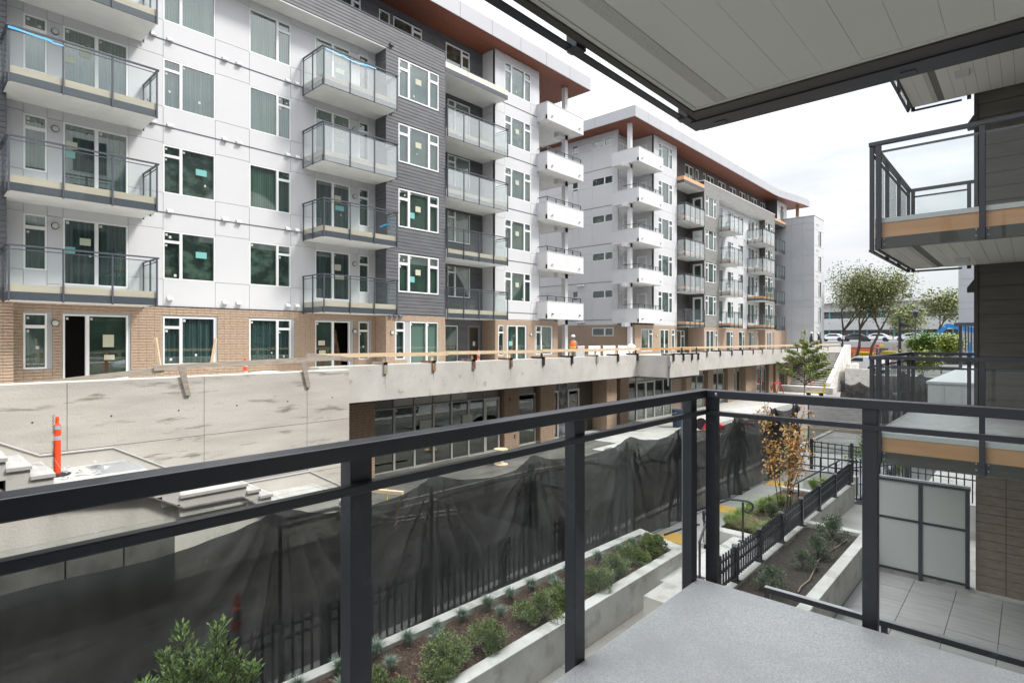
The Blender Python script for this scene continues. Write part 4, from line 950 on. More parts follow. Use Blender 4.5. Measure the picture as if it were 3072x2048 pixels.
# tall stained wall in the foreground left
WL = thing('retaining_wall', 'tall stained concrete wall on the left behind the raw concrete stairs', 'wall', (-13.6, 3, -4.7))
g = MB().box(-.2, .2, -8, 5.2, 0, 3.9); bevel(ob('wall_face', g.mesh('wall_face', CONCS), WL), .012, 1)
g = MB().box(-1.2, -.21, -8, 5.2, 2.9, 3.72); ob('back_curb', g.mesh('back_curb', CONCL), WL)
g = MB().box(-1.2, -.2, 4.9, 5.19, 0, 2.9); ob('return_wall', g.mesh('return_wall', CONCL), WL)
for y in (-5.6, -3.2, -.8, 1.6, 4.0):
    ob('form_joint', MB().box(.2, .2025, y, y + .008, .3, 3.88).mesh('form_joint', CONCD), WL)
for z in (1.35, 2.6): ob('form_joint', MB().box(.2, .2025, -8, 5.19, z, z + .007).mesh('form_joint', CONCD), WL)
th_ = MB().lathe([(.018, 0), (.018, .004)], 8).mesh('tie_hole', DARK2); th_.transform(Matrix.Rotation(R(90), 4, 'Y'))
for i in range(9):
    for j in range(3): ob('tie_hole', th_, WL, (.199, -4.9 + i * 1.2, .75 + j * 1.22))
# white cap strip of the inner upstand that follows the stairs
ST = thing('concrete_stair', 'raw concrete stair stepping down along the tall stained wall', 'stairs', (-13.4, 3, -4.7))
prof = [(-2.6, .5 - 1.05), (1.26, -1.8), (1.8, -2.1), (2.92, -2.11), (4.9, -3.28), (7.04, -3.28), (8.4, -4.1)]
poly = [(y - 3, z + 4.7) for y, z in prof] + [(8.4 - 3, .1), (-2.6 - 3, .1)]
g = MB().prism(poly, 'x', 0.002, .05); ob('wall_upstand', g.mesh('wall_upstand', mat('pale_plaster', (.50, .485, .44), .8, (.56, .545, .50), 2)), ST)
g = MB()
for (ya, za), (yb, zb) in zip(prof[:-1], prof[1:]):
    g.quad((.0, ya - 3, za + 4.7), (.075, ya - 3, za + 4.7), (.075, yb - 3, zb + 4.7), (.0, yb - 3, zb + 4.7)); g.quad((.075, ya - 3, za + 4.7), (.075, ya - 3, za + 4.675), (.075, yb - 3, zb + 4.675), (.075, yb - 3, zb + 4.7))
ob('upstand_cap', g.mesh('upstand_cap', WHITE2), ST)
# flights: (y, z) of each tread: landings and steps
steps = []
y, z = 1.8, -2.40
ups = []
yy, zz_ = 1.8, -2.40
for k in range(9): ups.append((yy - .3 * (k + 1), yy - .3 * k, zz_ + .175 * (k + 1)))
steps += [(a, b, c) for a, b, c in ups]
steps += [(1.8, 3.1, -2.40), (3.1, 3.4, -2.59), (3.4, 3.7, -2.79), (3.7, 4.95, -2.98)]
for k in range(3): steps.append((4.95 + .26 * k, 4.95 + .26 * (k + 1), -2.98 - .16 * (k + 1)))
steps.append((5.73, 7.1, -3.62))
for k in range(5): steps.append((7.1 + .28 * k, 7.1 + .28 * (k + 1), -3.62 - .175 * (k + 1)))
treadm = mat('tread_concrete', (.36, .355, .335), .8, (.45, .445, .42), 3, bump=.1, c3=(.42, .41, .38), s3=5, lo3=.55, hi3=.7)
for a, b, c in sorted(steps):
    lo = c - (.42 if b - a > 1 else .36)
    g = MB().box(.055, 1.38, a - 3, b - 3, lo + 4.7, c + 4.64); o = ob('step', g.mesh('step', CONC), ST)
    g = MB().box(.055, 1.42, a - 3 - .0, b - 3 + .02, c + 4.642, c + 4.70); ob('tread', g.mesh('tread', treadm), o)
    g = MB()
    for k in range(3): g.box(.1, 1.38, b - 3 - .10 + k * .03, b - 3 - .09 + k * .03, c + 4.70, c + 4.703)
    ob('nosing_grooves', g.mesh('nosing_grooves', JOINT), o)
g = MB()
for k in range(34): g.box(.2, 1.2, 2.45 - 3 + k * .022, 2.46 - 3 + k * .022, 2.302, 2.306)
ob('tactile_ribs', g.mesh('tactile_ribs', JOINT), ST)
# lower supporting wall that follows the soffit of the flights, with its steel angle
sp = [(-4.5, .9), (1.55, -2.62), (3.2, -2.86), (3.75, -3.19), (4.85, -3.20), (5.7, -3.84), (7.0, -3.86), (8.6, -4.6)]
poly = [(y - 3, z + 4.7) for y, z in sp] + [(8.6 - 3, 0), (-4.5 - 3, 0)]
g = MB().prism(poly, 'x', .1, 1.30); ob('support_wall', g.mesh('support_wall', mat('dirty_concrete', (0.62, 0.60, 0.55), 0.9, (0.50, 0.48, 0.43), 1.5, (1, 1.2, .5), bump=0.3, bscale=26, c3=(0.30, 0.28, 0.24), s3=1.7, lo3=0.56, hi3=0.68)), ST)
g = MB(); sp2 = [(y - 3, z + 4.7) for y, z in sp]
for (ya, za), (yb, zb) in zip(sp2[:-1], sp2[1:]):
    g.quad((1.30, ya, za - .03), (1.44, ya, za - .02), (1.44, yb, zb - .02), (1.30, yb, zb - .03)); g.quad((1.44, ya, za - .02), (1.44, ya, za - .05), (1.44, yb, zb - .05), (1.44, yb, zb - .02))
ob('steel_angle', g.mesh('steel_angle', STEEL), ST)
# damp block wall lower left
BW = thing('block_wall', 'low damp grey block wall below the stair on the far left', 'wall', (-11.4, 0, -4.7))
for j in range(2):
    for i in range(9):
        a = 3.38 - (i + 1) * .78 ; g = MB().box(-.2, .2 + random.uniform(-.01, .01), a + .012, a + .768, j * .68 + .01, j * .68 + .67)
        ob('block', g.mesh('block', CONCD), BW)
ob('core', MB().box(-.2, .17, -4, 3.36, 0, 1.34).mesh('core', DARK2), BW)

# far stair and its walls
FS = thing('concrete_stair', 'far concrete stair with grey treads climbing to the construction deck', 'stairs', (-14.6, 54, -4.6))
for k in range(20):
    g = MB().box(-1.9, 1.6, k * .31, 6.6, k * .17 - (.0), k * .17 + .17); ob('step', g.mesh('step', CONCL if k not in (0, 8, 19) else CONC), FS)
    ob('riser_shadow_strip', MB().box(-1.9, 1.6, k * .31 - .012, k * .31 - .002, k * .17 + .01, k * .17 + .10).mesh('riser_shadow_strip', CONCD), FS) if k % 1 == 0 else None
g = MB().prism([(0, 0), (0, .9), (6.4, 4.1), (7.4, 4.1), (7.4, 0)], 'x', 1.6, 1.95); ob('side_wall', g.mesh('side_wall', CONCL), FS)
g = MB().box(-1.9, 2.4, -1.2, -.01, 0, .55); ob('base_step', g.mesh('base_step', CONC), FS)
W2 = thing('low_wall', 'pale low concrete wall between the far stair and the black drape', 'wall', (-12.2, 58, -4.7))
ob('wall_face', MB().box(0, 2.0, -1, -.6, 0, 2.15).box(0, .3, -.6, 3, 0, 2.5).mesh('wall_face', CONCL), W2)

# ------------------------------------------------------------------ guard boards and brackets on the parapet
def plank(label, p, q, wd=.04, ht=.12, m=TIMN, group=None):
    p, q = Vector(p), Vector(q); d = q - p; L = d.length
    g = MB().box(0, L, -wd / 2, wd / 2, -ht / 2, ht / 2)
    o = ob('guard_board', g.mesh('guard_board', m), None, p); o.rotation_euler = d.to_track_quat('X', 'Z').to_euler()
    return tag(o, label, 'board', group)
GB = 'guard boards along the concrete parapet'
plank('weathered board rising from the left edge to the paired stakes', (-14.05, .2, -1.02), (-14.05, 4.0, -.66), m=TIMB, group=GB)
plank('weathered grey board above the tall stained wall, right of the stakes', (-14.0, 3.8, -.62), (-14.0, 8.3, -.50), m=TIMB, group=GB)
plank('short weathered board lying askew at the wall corner', (-14.6, 7.6, -.43), (-13.9, 8.6, -.56), m=TIMB, group=GB)
ys = [8.1, 13.0, 18.2, 23.1, 26.3]
for i in range(4): plank(('first fresh pale board right of the wall corner', 'second pale board, in front of the white curtained door', 'third pale board, past the grey entry door', 'fourth pale board, in front of the orange vested worker')[i], (-15.05, ys[i], -.47 + .0 * i), (-15.05, ys[i + 1] + .1, -.50), group=GB)
plank('orange toned board across the concrete box-out corner', (-15.0, 26.3, -.50), (-13.4, 29.2, -.5), m=mat('amber_timber', (.55, .32, .15), .7), group=GB)
for i in range(4): plank(('pale board just past the concrete box-out', 'long pale board before the second brick storey', 'far pale board approaching the small leafy tree', 'farthest pale board behind the small leafy tree top')[i], (-15.05, 29.4 + i * 9.6, -.5), (-15.05, 39.1 + i * 9.6, -.5), group=GB)
BR = 'brackets clamped on the concrete parapet'
br = [(y, -15.0) for y in (10.44, 12.4, 14.27, 16.28, 18.27, 20.26, 22.22, 24.04, 25.9)] + [(y, -13.2) for y in (26.3, 27.4, 28.4, 29.15)] + [(y, -15.0) for y in (34.4, 36.45, 38.4, 40.3, 42.4, 44.3, 46.7, 48.7, 50.3, 53, 56, 59.5, 63)]
bcol = [TIMB, TIMR, TIMR, TIMR, BLKW, BLKW, TIMB, BLKW, BLKW]
near_lab = ['grey timber bracket nearest the wall corner on the parapet', 'rusty brown bracket in front of the white open door', 'dark stained bracket in front of the grey entry door', 'brown bracket left of the ground floor green window', 'black bracket in front of the white framed window', 'black bracket just right of the white corner column', 'timber bracket in front of the wrapped bundles', 'black bracket at the right end of the bundles', 'black bracket at the inner corner of the box-out']
for i, (y, x) in enumerate(br):
    m = bcol[i] if i < 9 else random.choice((BLKW, BLKW, TIMB, TIMR))
    lab = near_lab[i] if i < 9 else ('small bracket on the front of the concrete box-out' if x > -14 else 'small far bracket on the parapet beyond the box-out')
    o = tag(ob('parapet_bracket', None, None, (x + .0, y, -.8)), lab, 'bracket', BR)
    ob('clamp_arm', MB().box(.005, .06, -.06, .06, -.28, .08).box(-.62, .06, -.06, .06, .005, .08).mesh('clamp_arm', m), o)
    if i < 22: ob('drip_stain', MB().quad((.0025, -.03, -.3), (.0025, .03, -.3), (.0025, .012, -.3 - random.uniform(.15, .6)), (.0025, -.012, -.5)).mesh('drip_stain', mat('drip_stain', (.36, .34, .30), .9)), o)
    ob('upright', MB().box(-.10, -.055, -.045, .045, .0805, .38).mesh('upright', TIMN if i % 2 else m), o)
# paired stakes, tall wall brackets
for i, (y, a) in enumerate(((4.05, -.08), (4.9, .1))):
    g = MB().tube([(0, 0, -.5), (0, a * 2.2, .85)], .035, 4); tag(ob('timber_stake', g.mesh('timber_stake', TIMN), None, (-14.15, y, -.82)), ('left stake of the pair leaning together on the deck edge', 'right stake of the pair beside the sliding door')[i], 'stake', 'timber stakes on the deck edge')
for i, (y, lab) in enumerate(((4.15, 'short grey timber prop nailed on the wall face below the stakes'), (6.9, 'short mossy timber prop on the wall face near the stains'))):
    g = MB().prism([(-.08, .3), (.05, .3), (.17, -.34), (.08, -.34)], 'x', 0, .05); tag(ob('timber_prop', g.mesh('timber_prop', TIMB), None, (-13.395, y, -.86)), lab, 'prop', 'timber props on the tall wall')

# ------------------------------------------------------------------ safety posts
def delineator(loc, h, label):
    t = thing('safety_post', label, 'post', loc, 0, 'orange safety posts')
    ob('body', MB().lathe([(.055, .02), (.052, h * .86), (.03, h * .88), (.028, h * .97), (.02, h)], 14).mesh('body', ORSAFE), t)
    for z in (.6, .78): ob('reflective_band', MB().lathe([(.0565, h * z), (.0565, h * (z + .07))], 14).mesh('reflective_band', REFL), t)
    ob('base', MB().lathe([(.2, 0), (.2, .025), (.07, .04)], 8).mesh('base', RUB), t)
    return t
d1 = delineator((-12.7, 1.95, -2.40), 1.04, 'orange safety post wound with printed tape on the stair landing')
g = MB(); 
for k in range(26):
    a0, a1 = k * .28, (k + 1) * .28; z0, z1 = .95 - k * .034, .95 - (k + 1) * .034
    g.quad((.06 * math.cos(a0), .06 * math.sin(a0), z0), (.06 * math.cos(a1), .06 * math.sin(a1), z1), (.06 * math.cos(a1), .06 * math.sin(a1), z1 + .028), (.06 * math.cos(a0), .06 * math.sin(a0), z0 + .028))
ob('danger_tape', g.mesh('danger_tape', mat('pink_tape', (.75, .25, .22), .5)), d1)
for z_, word in ((.74, 'WARNING'), (.34, 'DANGER'), (.14, 'DANGER')):
    cu = bpy.data.curves.new('print', 'FONT'); cu.body = word; cu.size = .07
    to = bpy.data.objects.new('print', cu); col.objects.link(to); bpy.context.view_layer.update()
    me = bpy.data.meshes.new_from_object(to); bpy.data.objects.remove(to); me.materials.clear(); me.materials.append(RUB)
    me.transform(Matrix.Rotation(R(90), 4, 'X')); me.transform(Matrix.Rotation(R(-90), 4, 'Y')); 
    o = ob('print', me, d1, (.045, -.045, z_)); o.rotation_euler = (0, 0, R(40))
delineator((-14.9, 6.1, -1.5), 1.03, 'orange safety post behind the weathered board left of the wall corner')
delineator((-16, 15.5, -1.5), 1.1, 'red orange safety post in front of the grey entry door')
d4 = delineator((-6.95, 2.75, -4.35), 1.35, 'red safety post seen through the black mesh behind the bushy shrub')
delineator((-15.3, 58.5, -3.0), 1.3, 'orange safety post at the foot of the far stair'); delineator((-14.2, 54.1, -4.5), 1.6, 'tall orange tube on the far stair beside the leafy tree')
# rubble of white plastic on the landing
random.seed(4); g = MB()
for k in range(26):
    x, y, z = random.uniform(.15, 1.2), random.uniform(-1.15, -.35), 2.31 + random.uniform(0, .05)
    a = random.uniform(0, 6.3); s_ = random.uniform(.05, .14)
    g.quad((x, y, z), (x + s_ * math.cos(a), y + s_ * math.sin(a), z + random.uniform(0, .05)), (x + s_ * math.cos(a + .9), y + s_ * math.sin(a + .9), z + random.uniform(0, .08)))
tag(ob('crumpled_plastic', g.mesh('crumpled_plastic', REFL), None, (-13.4, 3, -4.7), kind='stuff'), 'crumpled white plastic around the foot of the taped post', 'plastic')

# ------------------------------------------------------------------ people and materials on the deck
def skinned(name, joints, edges, radii, m, parent, sub=1):
    me = bpy.data.meshes.new(name); me.from_pydata(joints, edges, []); me.materials.append(m)
    o = ob(name, me, parent)
    sk = o.modifiers.new('skin', 'SKIN'); sk.use_smooth_shade = True
    me.skin_vertices.new() if not me.skin_vertices else None
    for i, r in enumerate(radii): me.skin_vertices[0].data[i].radius = (r, r)
    me.skin_vertices[0].data[0].use_root = True
    ss = o.modifiers.new('sub', 'SUBSURF'); ss.levels = sub; ss.render_levels = sub
    return o
def person(label, loc, rz, top, legs, vest=True, helmet=WHITE2, lean=.05, arm=.15):
    t = thing('person', label, 'person', loc, rz, None)
    J = [(0, 0, .95), (0, lean * .5, 1.2), (0, lean, 1.42), (0, lean, 1.50), (0, lean * 1.4, 1.62), (0, lean * 1.5, 1.72),
         (.1, 0, .9), (.11, .03, .5), (.11, 0, .09), (.11, .14, .04), (-.1, 0, .9), (-.12, -.03, .5), (-.12, -.08, .09), (-.12, .08, .04),
         (.19, lean, 1.4), (.24, lean, 1.12), (.2, lean + arm, .92), (.2, lean + arm + .08, .86), (-.19, lean, 1.4), (-.24, lean, 1.12), (-.2, lean + arm, .92), (-.2, lean + arm + .08, .86)]
    E = [(0, 1), (1, 2), (2, 3), (3, 4), (4, 5), (0, 6), (6, 7), (7, 8), (8, 9), (0, 10), (10, 11), (11, 12), (12, 13), (2, 14), (14, 15), (15, 16), (16, 17), (2, 18), (18, 19), (19, 20), (20, 21)]
    Rr = [.15, .15, .14, .06, .09, .085, .09, .07, .05, .045, .09, .07, .05, .045, .065, .05, .04, .045, .065, .05, .04, .045]
    skinned('body', J, E, Rr, top, t)
    if vest:
        ob('vest', MB().lathe([(.19, .95), (.195, 1.15), (.205, 1.32), (.13, 1.47)], 14).mesh('vest', HIVIS, True), t, (0, lean * .6, 0))
        ob('reflective_tape', MB().lathe([(.2, 1.08), (.203, 1.13)], 14).mesh('reflective_tape', HIVY), t, (0, lean * .6, 0))
    ob('helmet', MB().lathe([(.155, 1.70), (.125, 1.715), (.118, 1.78), (.07, 1.83), (.02, 1.84)], 14).mesh('helmet', helmet, True), t, (0, lean * 1.5, 0))
    ob('face', MB().lathe([(.03, 1.56), (.075, 1.6), (.085, 1.66), (.08, 1.70)], 12).mesh('face', SKIN, True), t, (0, lean * 1.4 + .015, 0))
    return t
person('worker in orange reflective vest and white hard hat behind the parapet', (-19.6, 26.6, -1.55), R(30), GREYC, DARKC)
person('person in dark clothing and hard hat standing on the deck before the grey wing', (-15.9, 60.5, -1.1), R(-60), DARKC, DARKC, False)
person('second dark clothed person, nearer the grey wing corner, bending slightly', (-15.2, 61.2, -1.15), R(120), DARKC, DARKC, False, helmet=REFL, lean=.16)
def bundle(x, y, l, label):
    t = thing('wrapped_bundle', label, 'bundle', (x, y, -1.55), 0, 'wrapped insulation bundles on the deck')
    bevel(ob('wrap', MB().box(-.5, .5, 0, l, 0, 1.15).mesh('wrap', WRAP), t), .05, 3)
    return t
bb = [bundle(-20.2, 28.3, 1.35, 'leftmost white plastic wrapped bundle, with blue print, behind the worker'), bundle(-20.1, 29.75, 1.5, 'middle wrapped bundle with a pale face between timber spacers'), bundle(-20.0, 31.3, 1.3, 'right wrapped bundle with blue print at its foot')]
for i, b_ in enumerate(bb):
    for zz__ in ((.3, .8) if i == 0 else (.3,)):
        cu = bpy.data.curves.new('print', 'FONT'); cu.body = 'SOPREMA'; cu.size = .26
        to = bpy.data.objects.new('print', cu); col.objects.link(to); bpy.context.view_layer.update()
        me = bpy.data.meshes.new_from_object(to); bpy.data.objects.remove(to); me.materials.clear(); me.materials.append(BLUET)
        me.transform(Matrix.Rotation(R(90), 4, 'X')); me.transform(Matrix.Rotation(R(90), 4, 'Z')); ob('print', me, b_, (.504, .08, zz__ * .95))
    ob('spacer', MB().box(.3, .53, -.1, -.02, 0, 1.2).mesh('spacer', TIMR), b_)
tag(ob('white_sack', MB().lathe([(.2, 0), (.3, .12), (.27, .35), (.1, .48)], 10).mesh('white_sack', WRAP, True), None, (-18.9, 31.9, -.75)), 'white sack resting on the right end of the wrapped bundles', 'sack')
tag(ob('white_sack', MB().lathe([(.7, 0), (.75, .15), (.45, .3), (.1, .34)], 12).mesh('white_sack', WRAP, True), None, (-15.4, 6.9, -1.2)), 'low heap of white plastic sheeting behind the weathered board', 'sheeting')

# ------------------------------------------------------------------ things in the yard
t = thing('sawhorse', 'timber sawhorse tied with yellow tape below the wall corner', 'sawhorse', (-12.2, 8.4, -4.62), R(25))
ob('top_beam', MB().box(-.6, .6, -.05, .05, .72, .80).mesh('top_beam', TIMN), t)
for x in (-.5, .5):
    for y in (-1, 1): ob('leg', MB().tube([(x, 0, .74), (x * 1.1, y * .3, 0)], .03, 4).mesh('leg', TIMN), t)
ob('yellow_tape', MB().tube([(.1, .06, .82), (.1, .07, .5), (.15, .09, .25)], .02, 4).mesh('yellow_tape', YELP), t)
t = thing('cable_spool', 'small white cable spool standing on the yard before the shop door', 'spool', (-14.4, 15.1, -4.60))
ob('flange', MB().lathe([(.26, 0), (.26, .03)], 18).mesh('flange', TIMN), t); ob('drum', MB().lathe([(.09, .03), (.09, .55)], 14).mesh('drum', PIPEW), t); ob('flange', MB().lathe([(.26, .55), (.26, .58)], 18).mesh('flange', TIMN), t)
t = thing('rubbish_bin', 'black bin at the recessed corner of the shops', 'bin', (-13.6, 27.6, -4.56)); ob('tub', MB().lathe([(.24, 0), (.3, .9), (.32, .92)], 14).mesh('tub', BINB), t)
t = thing('rubbish_bin', 'navy bin standing on the far stair landing', 'bin', (-14.7, 56.6, -3.1)); ob('tub', MB().lathe([(.3, 0), (.38, .85), (.42, .9)], 12).mesh('tub', BINB), t); ob('rim', MB().lathe([(.43, .9), (.43, .97)], 12).mesh('rim', BINB), t)
def sawred(label, loc, rz):
    t = thing('trestle', label, 'trestle', loc, rz, 'red trestles'); ob('beam', MB().box(-.6, .6, -.05, .05, .85, .95).mesh('beam', RED), t)
    for x in (-.5, .5):
        for y in (-1, 1): ob('leg', MB().tube([(x, 0, .9), (x * 1.15, y * .3, 0)], .035, 4).mesh('leg', RED), t)
sawred('red trestle outside the last shop window', (-15.9, 50.5, -4.56), R(80))
def hoses(label, pts, r, m, cat, group=None):
    o = ob('hose' if cat == 'hose' else 'pipe', MB().tube(pts, r, 6).mesh(cat, m, True)); return tag(o, label, cat, group)
def yp(x, y, dz=.02): return (x, y, yz(x, y) + dz)
hoses('long white pipe running along the yard in front of the shops', [yp(-13.6 + .12 * math.sin(k * .4) + .07 * k, 7.5 + k * .62, .04) for k in range(30)], .022, PIPEW, 'pipe', 'pipes on the yard')
hoses('thin black cable beside the long white pipe', [yp(-13.0 + .15 * math.sin(k * .5) + .05 * k, 7.5 + k * .62, .03) for k in range(30)], .022, RUB, 'pipe', 'pipes on the yard')
hoses('short pale pipe by the timber sawhorse, upper of two', [yp(-12.3 + .25 * k, 8.2 + k * .5, .04) for k in range(5)], .02, PIPEW, 'pipe', 'pipes on the yard')
hoses('short pale pipe by the timber sawhorse, lower of two', [yp(-12.0 + .27 * k, 8.1 + k * .5, .04) for k in range(5)], .02, PIPEW, 'pipe', 'pipes on the yard')
t = thing('yellow_cart', 'yellow hand cart standing on the gravel behind the young tree', 'cart', (-13.0, 50.6, -4.59), R(20))
ob('frame', MB().tube([(-.6, -.3, .3), (.6, -.3, .3), (.6, .3, .3), (-.6, .3, .3), (-.6, -.3, .3)], .04, 6).tube([(.6, -.3, .3), (.75, -.3, 1.0), (.75, .3, 1.0), (.6, .3, .3)], .04, 6).mesh('frame', YELP), t)
for x in (-.45, .45):
    for y in (-.33, .33): w_ = ob('wheel', cached(('cw',), lambda: MB().lathe([(.13, -.03), (.15, 0), (.13, .03)], 12).mesh('wheel', RUB)), t, (x, y, .15)); w_.rotation_euler = (R(90), 0, 0)
t = thing('red_machine', 'low red machine lying at the end of the timber edged yard', 'machine', (-11.6, 27.3, -4.53), R(10))
ob('body', MB().prism([(-.5, .08), (.5, .08), (.6, .3), (.15, .5), (-.3, .42)], 'y', -.18, .18).mesh('body', RED), t)
w_ = ob('disc', MB().lathe([(.3, -.02), (.3, .02)], 16).mesh('disc', RUB), t, (-.55, 0, .32)); w_.rotation_euler = (R(90), 0, 0)
random.seed(91)
BL = ('flat timber board near the sawhorse', 'dark timber board lying parallel to the shop sill', 'timber board left askew in the middle of the yard', 'short offcut board by the brick pier', 'pale board near the largest membrane fold', 'board lying close to the shop corner')
for i, (x, y) in enumerate(((-12.6, 9.6), (-15.2, 12.3), (-12.2, 16.4), (-15.6, 18.6), (-11.4, 22.4), (-14.8, 24.6))):
    o = ob('loose_board', MB().box(-.9, .9, -.07, .07, 0, .035).mesh('loose_board', random.choice((TIMB, TIMN, TIMR))), None, (x, y, yz(x, y) + .02), R(random.uniform(40, 120))); tag(o, BL[i], 'board', 'loose boards on the yard')
# crumpled sheets of membrane standing up from the yard
for i, (x, y, a, h_) in enumerate(((-11.3, 14.6, .6, .28), (-11.6, 18.6, .9, .42), (-10.4, 21.5, 1.6, .55), (-9.2, 18.6, .5, .3))):
    g = MB(); n = 12; random.seed(30 + i)
    for r_ in range(n + 1):
        for c_ in range(n + 1):
            u, v = r_ / n, c_ / n
            hh = h_ * math.exp(-((u - .5) ** 2) * 14) * (1 - v) * (1 + .3 * mnoise.noise(Vector((u * 5, v * 5, i))))
            g.v.append(((v - .3) * a * 1.6, (u - .5) * a * 2.6, hh + .03 + .02 * mnoise.noise(Vector((u * 9, v * 9, i * 3)))))
    for r_ in range(n):
        for c_ in range(n):
            k = r_ * (n + 1) + c_; g.f.append((k, k + 1, k + n + 2, k + n + 1))
    o = ob('membrane_fold', g.raw('membrane_fold', SHEET, True), None, (x, y, -4.58)); o.modifiers.new('thick', 'SOLIDIFY').thickness = .01
    tag(o, ('low curled scrap of membrane near the long pipe', 'peaked fold of grey membrane left of the pale strip', 'largest peaked fold of grey membrane near the black fence corner', 'small fold of membrane close behind the black fence')[i], 'membrane', 'folded membrane scraps on the yard')
g = MB(); g.box(-13.4, -10.9, 19.5, 27.8, -4.6, -4.535); ob('pale_strip', g.mesh('pale_strip', WALK), kind='structure')
t = thing('plank_pile', 'pile of red and white offcuts on the far side of the fence corner', 'offcuts', (-11.2, 31.2, -4.59)); random.seed(8)
for k in range(7):
    o = ob('offcut', MB().box(-.5, .5, -.06, .06, 0, .07).mesh('offcut', random.choice((RED, WRAP, TIMN))), t, (random.uniform(-.5, .5), random.uniform(-.5, .5), k * .05)); o.rotation_euler = (0, R(random.uniform(-12, 12)), random.uniform(0, 3))
for i, (x, y, l) in enumerate(((-10.6, 33, 5.2), (-10.0, 30.6, 4.2))):
    plank(('long timber edge board lying on the gravel yard', 'shorter timber edge board lying nearer the fence corner')[i], (x, y, -4.52), (x + l, y + 1.5, -4.52), .1, .14, group='edge boards on the gravel yard')

# ------------------------------------------------------------------ black mesh construction fences
def fence(name, label, pts, zb, zt, m, post_at=(), seed=0, sag=.10, wav=.05, step=.11, rows=26, wire=True, rail=True, group='black mesh covered construction fences'):
    zt0, zt1 = zt if isinstance(zt, tuple) else (zt, zt); zt = min(zt0, zt1)
    t = thing('construction_fence', label, 'fence', (pts[0][0], pts[0][1], zb), 0, group)
    P0 = Vector((pts[0][0], pts[0][1], zb))
    V = [Vector((x, y, 0)) for x, y in pts]; L = [0]
    for a, b in zip(V[:-1], V[1:]): L.append(L[-1] + (b - a).length)
    def at(s):
        for i in range(len(L) - 1):
            if s <= L[i + 1] or i == len(L) - 2:
                f = (s - L[i]) / (L[i + 1] - L[i]); d = (V[i + 1] - V[i]).normalized(); return V[i].lerp(V[i + 1], f), Vector((d.y, -d.x, 0))
    tot = L[-1]; n = int(tot / step); g = MB()
    posts = list(post_at) or [k * 2.9 for k in range(int(tot / 2.9) + 1)]
    def top(s):
        d = min(abs(s - q) for q in posts); j = min(range(len(posts)), key=lambda k: abs(s - posts[k]))
        zt_ = zt0 + (zt1 - zt0) * min(1, s / 20)
        return zt_ + .10 * math.exp(-(d / .35) ** 2) - sag * min(1, d / 1.4) ** .7 + .04 * mnoise.noise(Vector((s * .9, seed, 0)))
    for i in range(n + 1):
        s = tot * i / n; p, nr = at(s); zt_ = top(s)
        d = min(abs(s - q) for q in posts)
        for j in range(rows + 1):
            v = j / rows
            # folds hang from the post tops and fan out downwards
            q = min(posts, key=lambda k: abs(s - k)); ang = math.atan2(s - q, .25 + (1 - v) * 1.9)
            fold = math.sin(ang * 22 + seed + mnoise.noise(Vector((q, v * 2, 1))) * 2) * wav * math.exp(-(d / .9) ** 2) * min(1, (1 - v) * 3 + .15)
            swag = .055 * math.sin((1 - v) * 17 + 1.4 * mnoise.noise(Vector((s * .7, v * 2, seed)))) * math.exp(-((1 - v) * 3.0)) 
            off = fold + swag + .055 * mnoise.noise(Vector((s * .8, v * 3, seed))) + .02 * mnoise.noise(Vector((s * 4, v * 9, seed)))
            z = zb + .03 + (zt_ - zb - .03) * v
            P = p + nr * off - P0; g.v.append((P.x, P.y, z - zb))
    for i in range(n):
        for j in range(rows):
            k = i * (rows + 1) + j; g.f.append((k, k + 1, k + rows + 2, k + rows + 1))
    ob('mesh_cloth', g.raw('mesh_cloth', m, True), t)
    pm_ = MB().tube([(0, 0, 0), (0, 0, zt - zb + .06)], .024, 8).mesh('fence_post', mat('green_fence_metal', (.03, .10, .10), .5))
    for q in posts:
        if q > tot: continue
        p, nr = at(q); ob('fence_post', pm_, t, tuple(p + nr * -.09 - Vector((P0.x, P0.y, 0))))
    if wire:
        g = MB(); k = 0
        for i in range(int(tot / .065)):
            p, nr = at(i * .065); p = p - nr * .08 - Vector((P0.x, P0.y, 0)); g.quad((p.x, p.y, .05), (p.x, p.y + .0022, .05), (p.x, p.y + .0022, zt - zb - .05), (p.x, p.y, zt - zb - .05))
        for j in range(12):
            z = .08 + j * (zt - zb - .15) / 11
            for a, b in zip(V[:-1], V[1:]):
                g.quad((a.x - P0.x - .02, a.y - P0.y, z), (b.x - P0.x - .02, b.y - P0.y, z), (b.x - P0.x - .02, b.y - P0.y, z + .004), (a.x - P0.x - .02, a.y - P0.y, z + .004))
        ob('wire_grid', g.raw('wire_grid', mat('green_fence_metal', (.03, .10, .10), .5)), t, kind='stuff')
    if rail:
        g = MB(); g.tube([tuple(v + Vector((.06, 0, .04)) - Vector((P0.x, P0.y, 0))) for v in V], .02, 6); ob('bottom_rail', g.mesh('bottom_rail', mat('green_fence_metal', (.03, .10, .10), .5)), t)
    return t
near_pts = [(-6.50, -2.5), (-6.48, 8.5), (-6.22, 13.5), (-6.12, 16), (-5.95, 21.0)]
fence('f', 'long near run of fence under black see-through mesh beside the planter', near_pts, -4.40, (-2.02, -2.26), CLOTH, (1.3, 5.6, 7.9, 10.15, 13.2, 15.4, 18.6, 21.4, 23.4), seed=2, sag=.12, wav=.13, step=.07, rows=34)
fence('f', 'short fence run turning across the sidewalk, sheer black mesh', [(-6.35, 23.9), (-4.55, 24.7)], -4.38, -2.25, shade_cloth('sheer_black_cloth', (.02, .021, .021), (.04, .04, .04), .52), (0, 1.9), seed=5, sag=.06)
fence('f', 'heavily draped black fence running away beside the patio corner', [(-4.5, 24.8), (-4.0, 33), (-4.4, 41), (-6.6, 45.5)], -4.4, -2.15, CLOTHD, seed=9, sag=.22, wav=.16, wire=False)
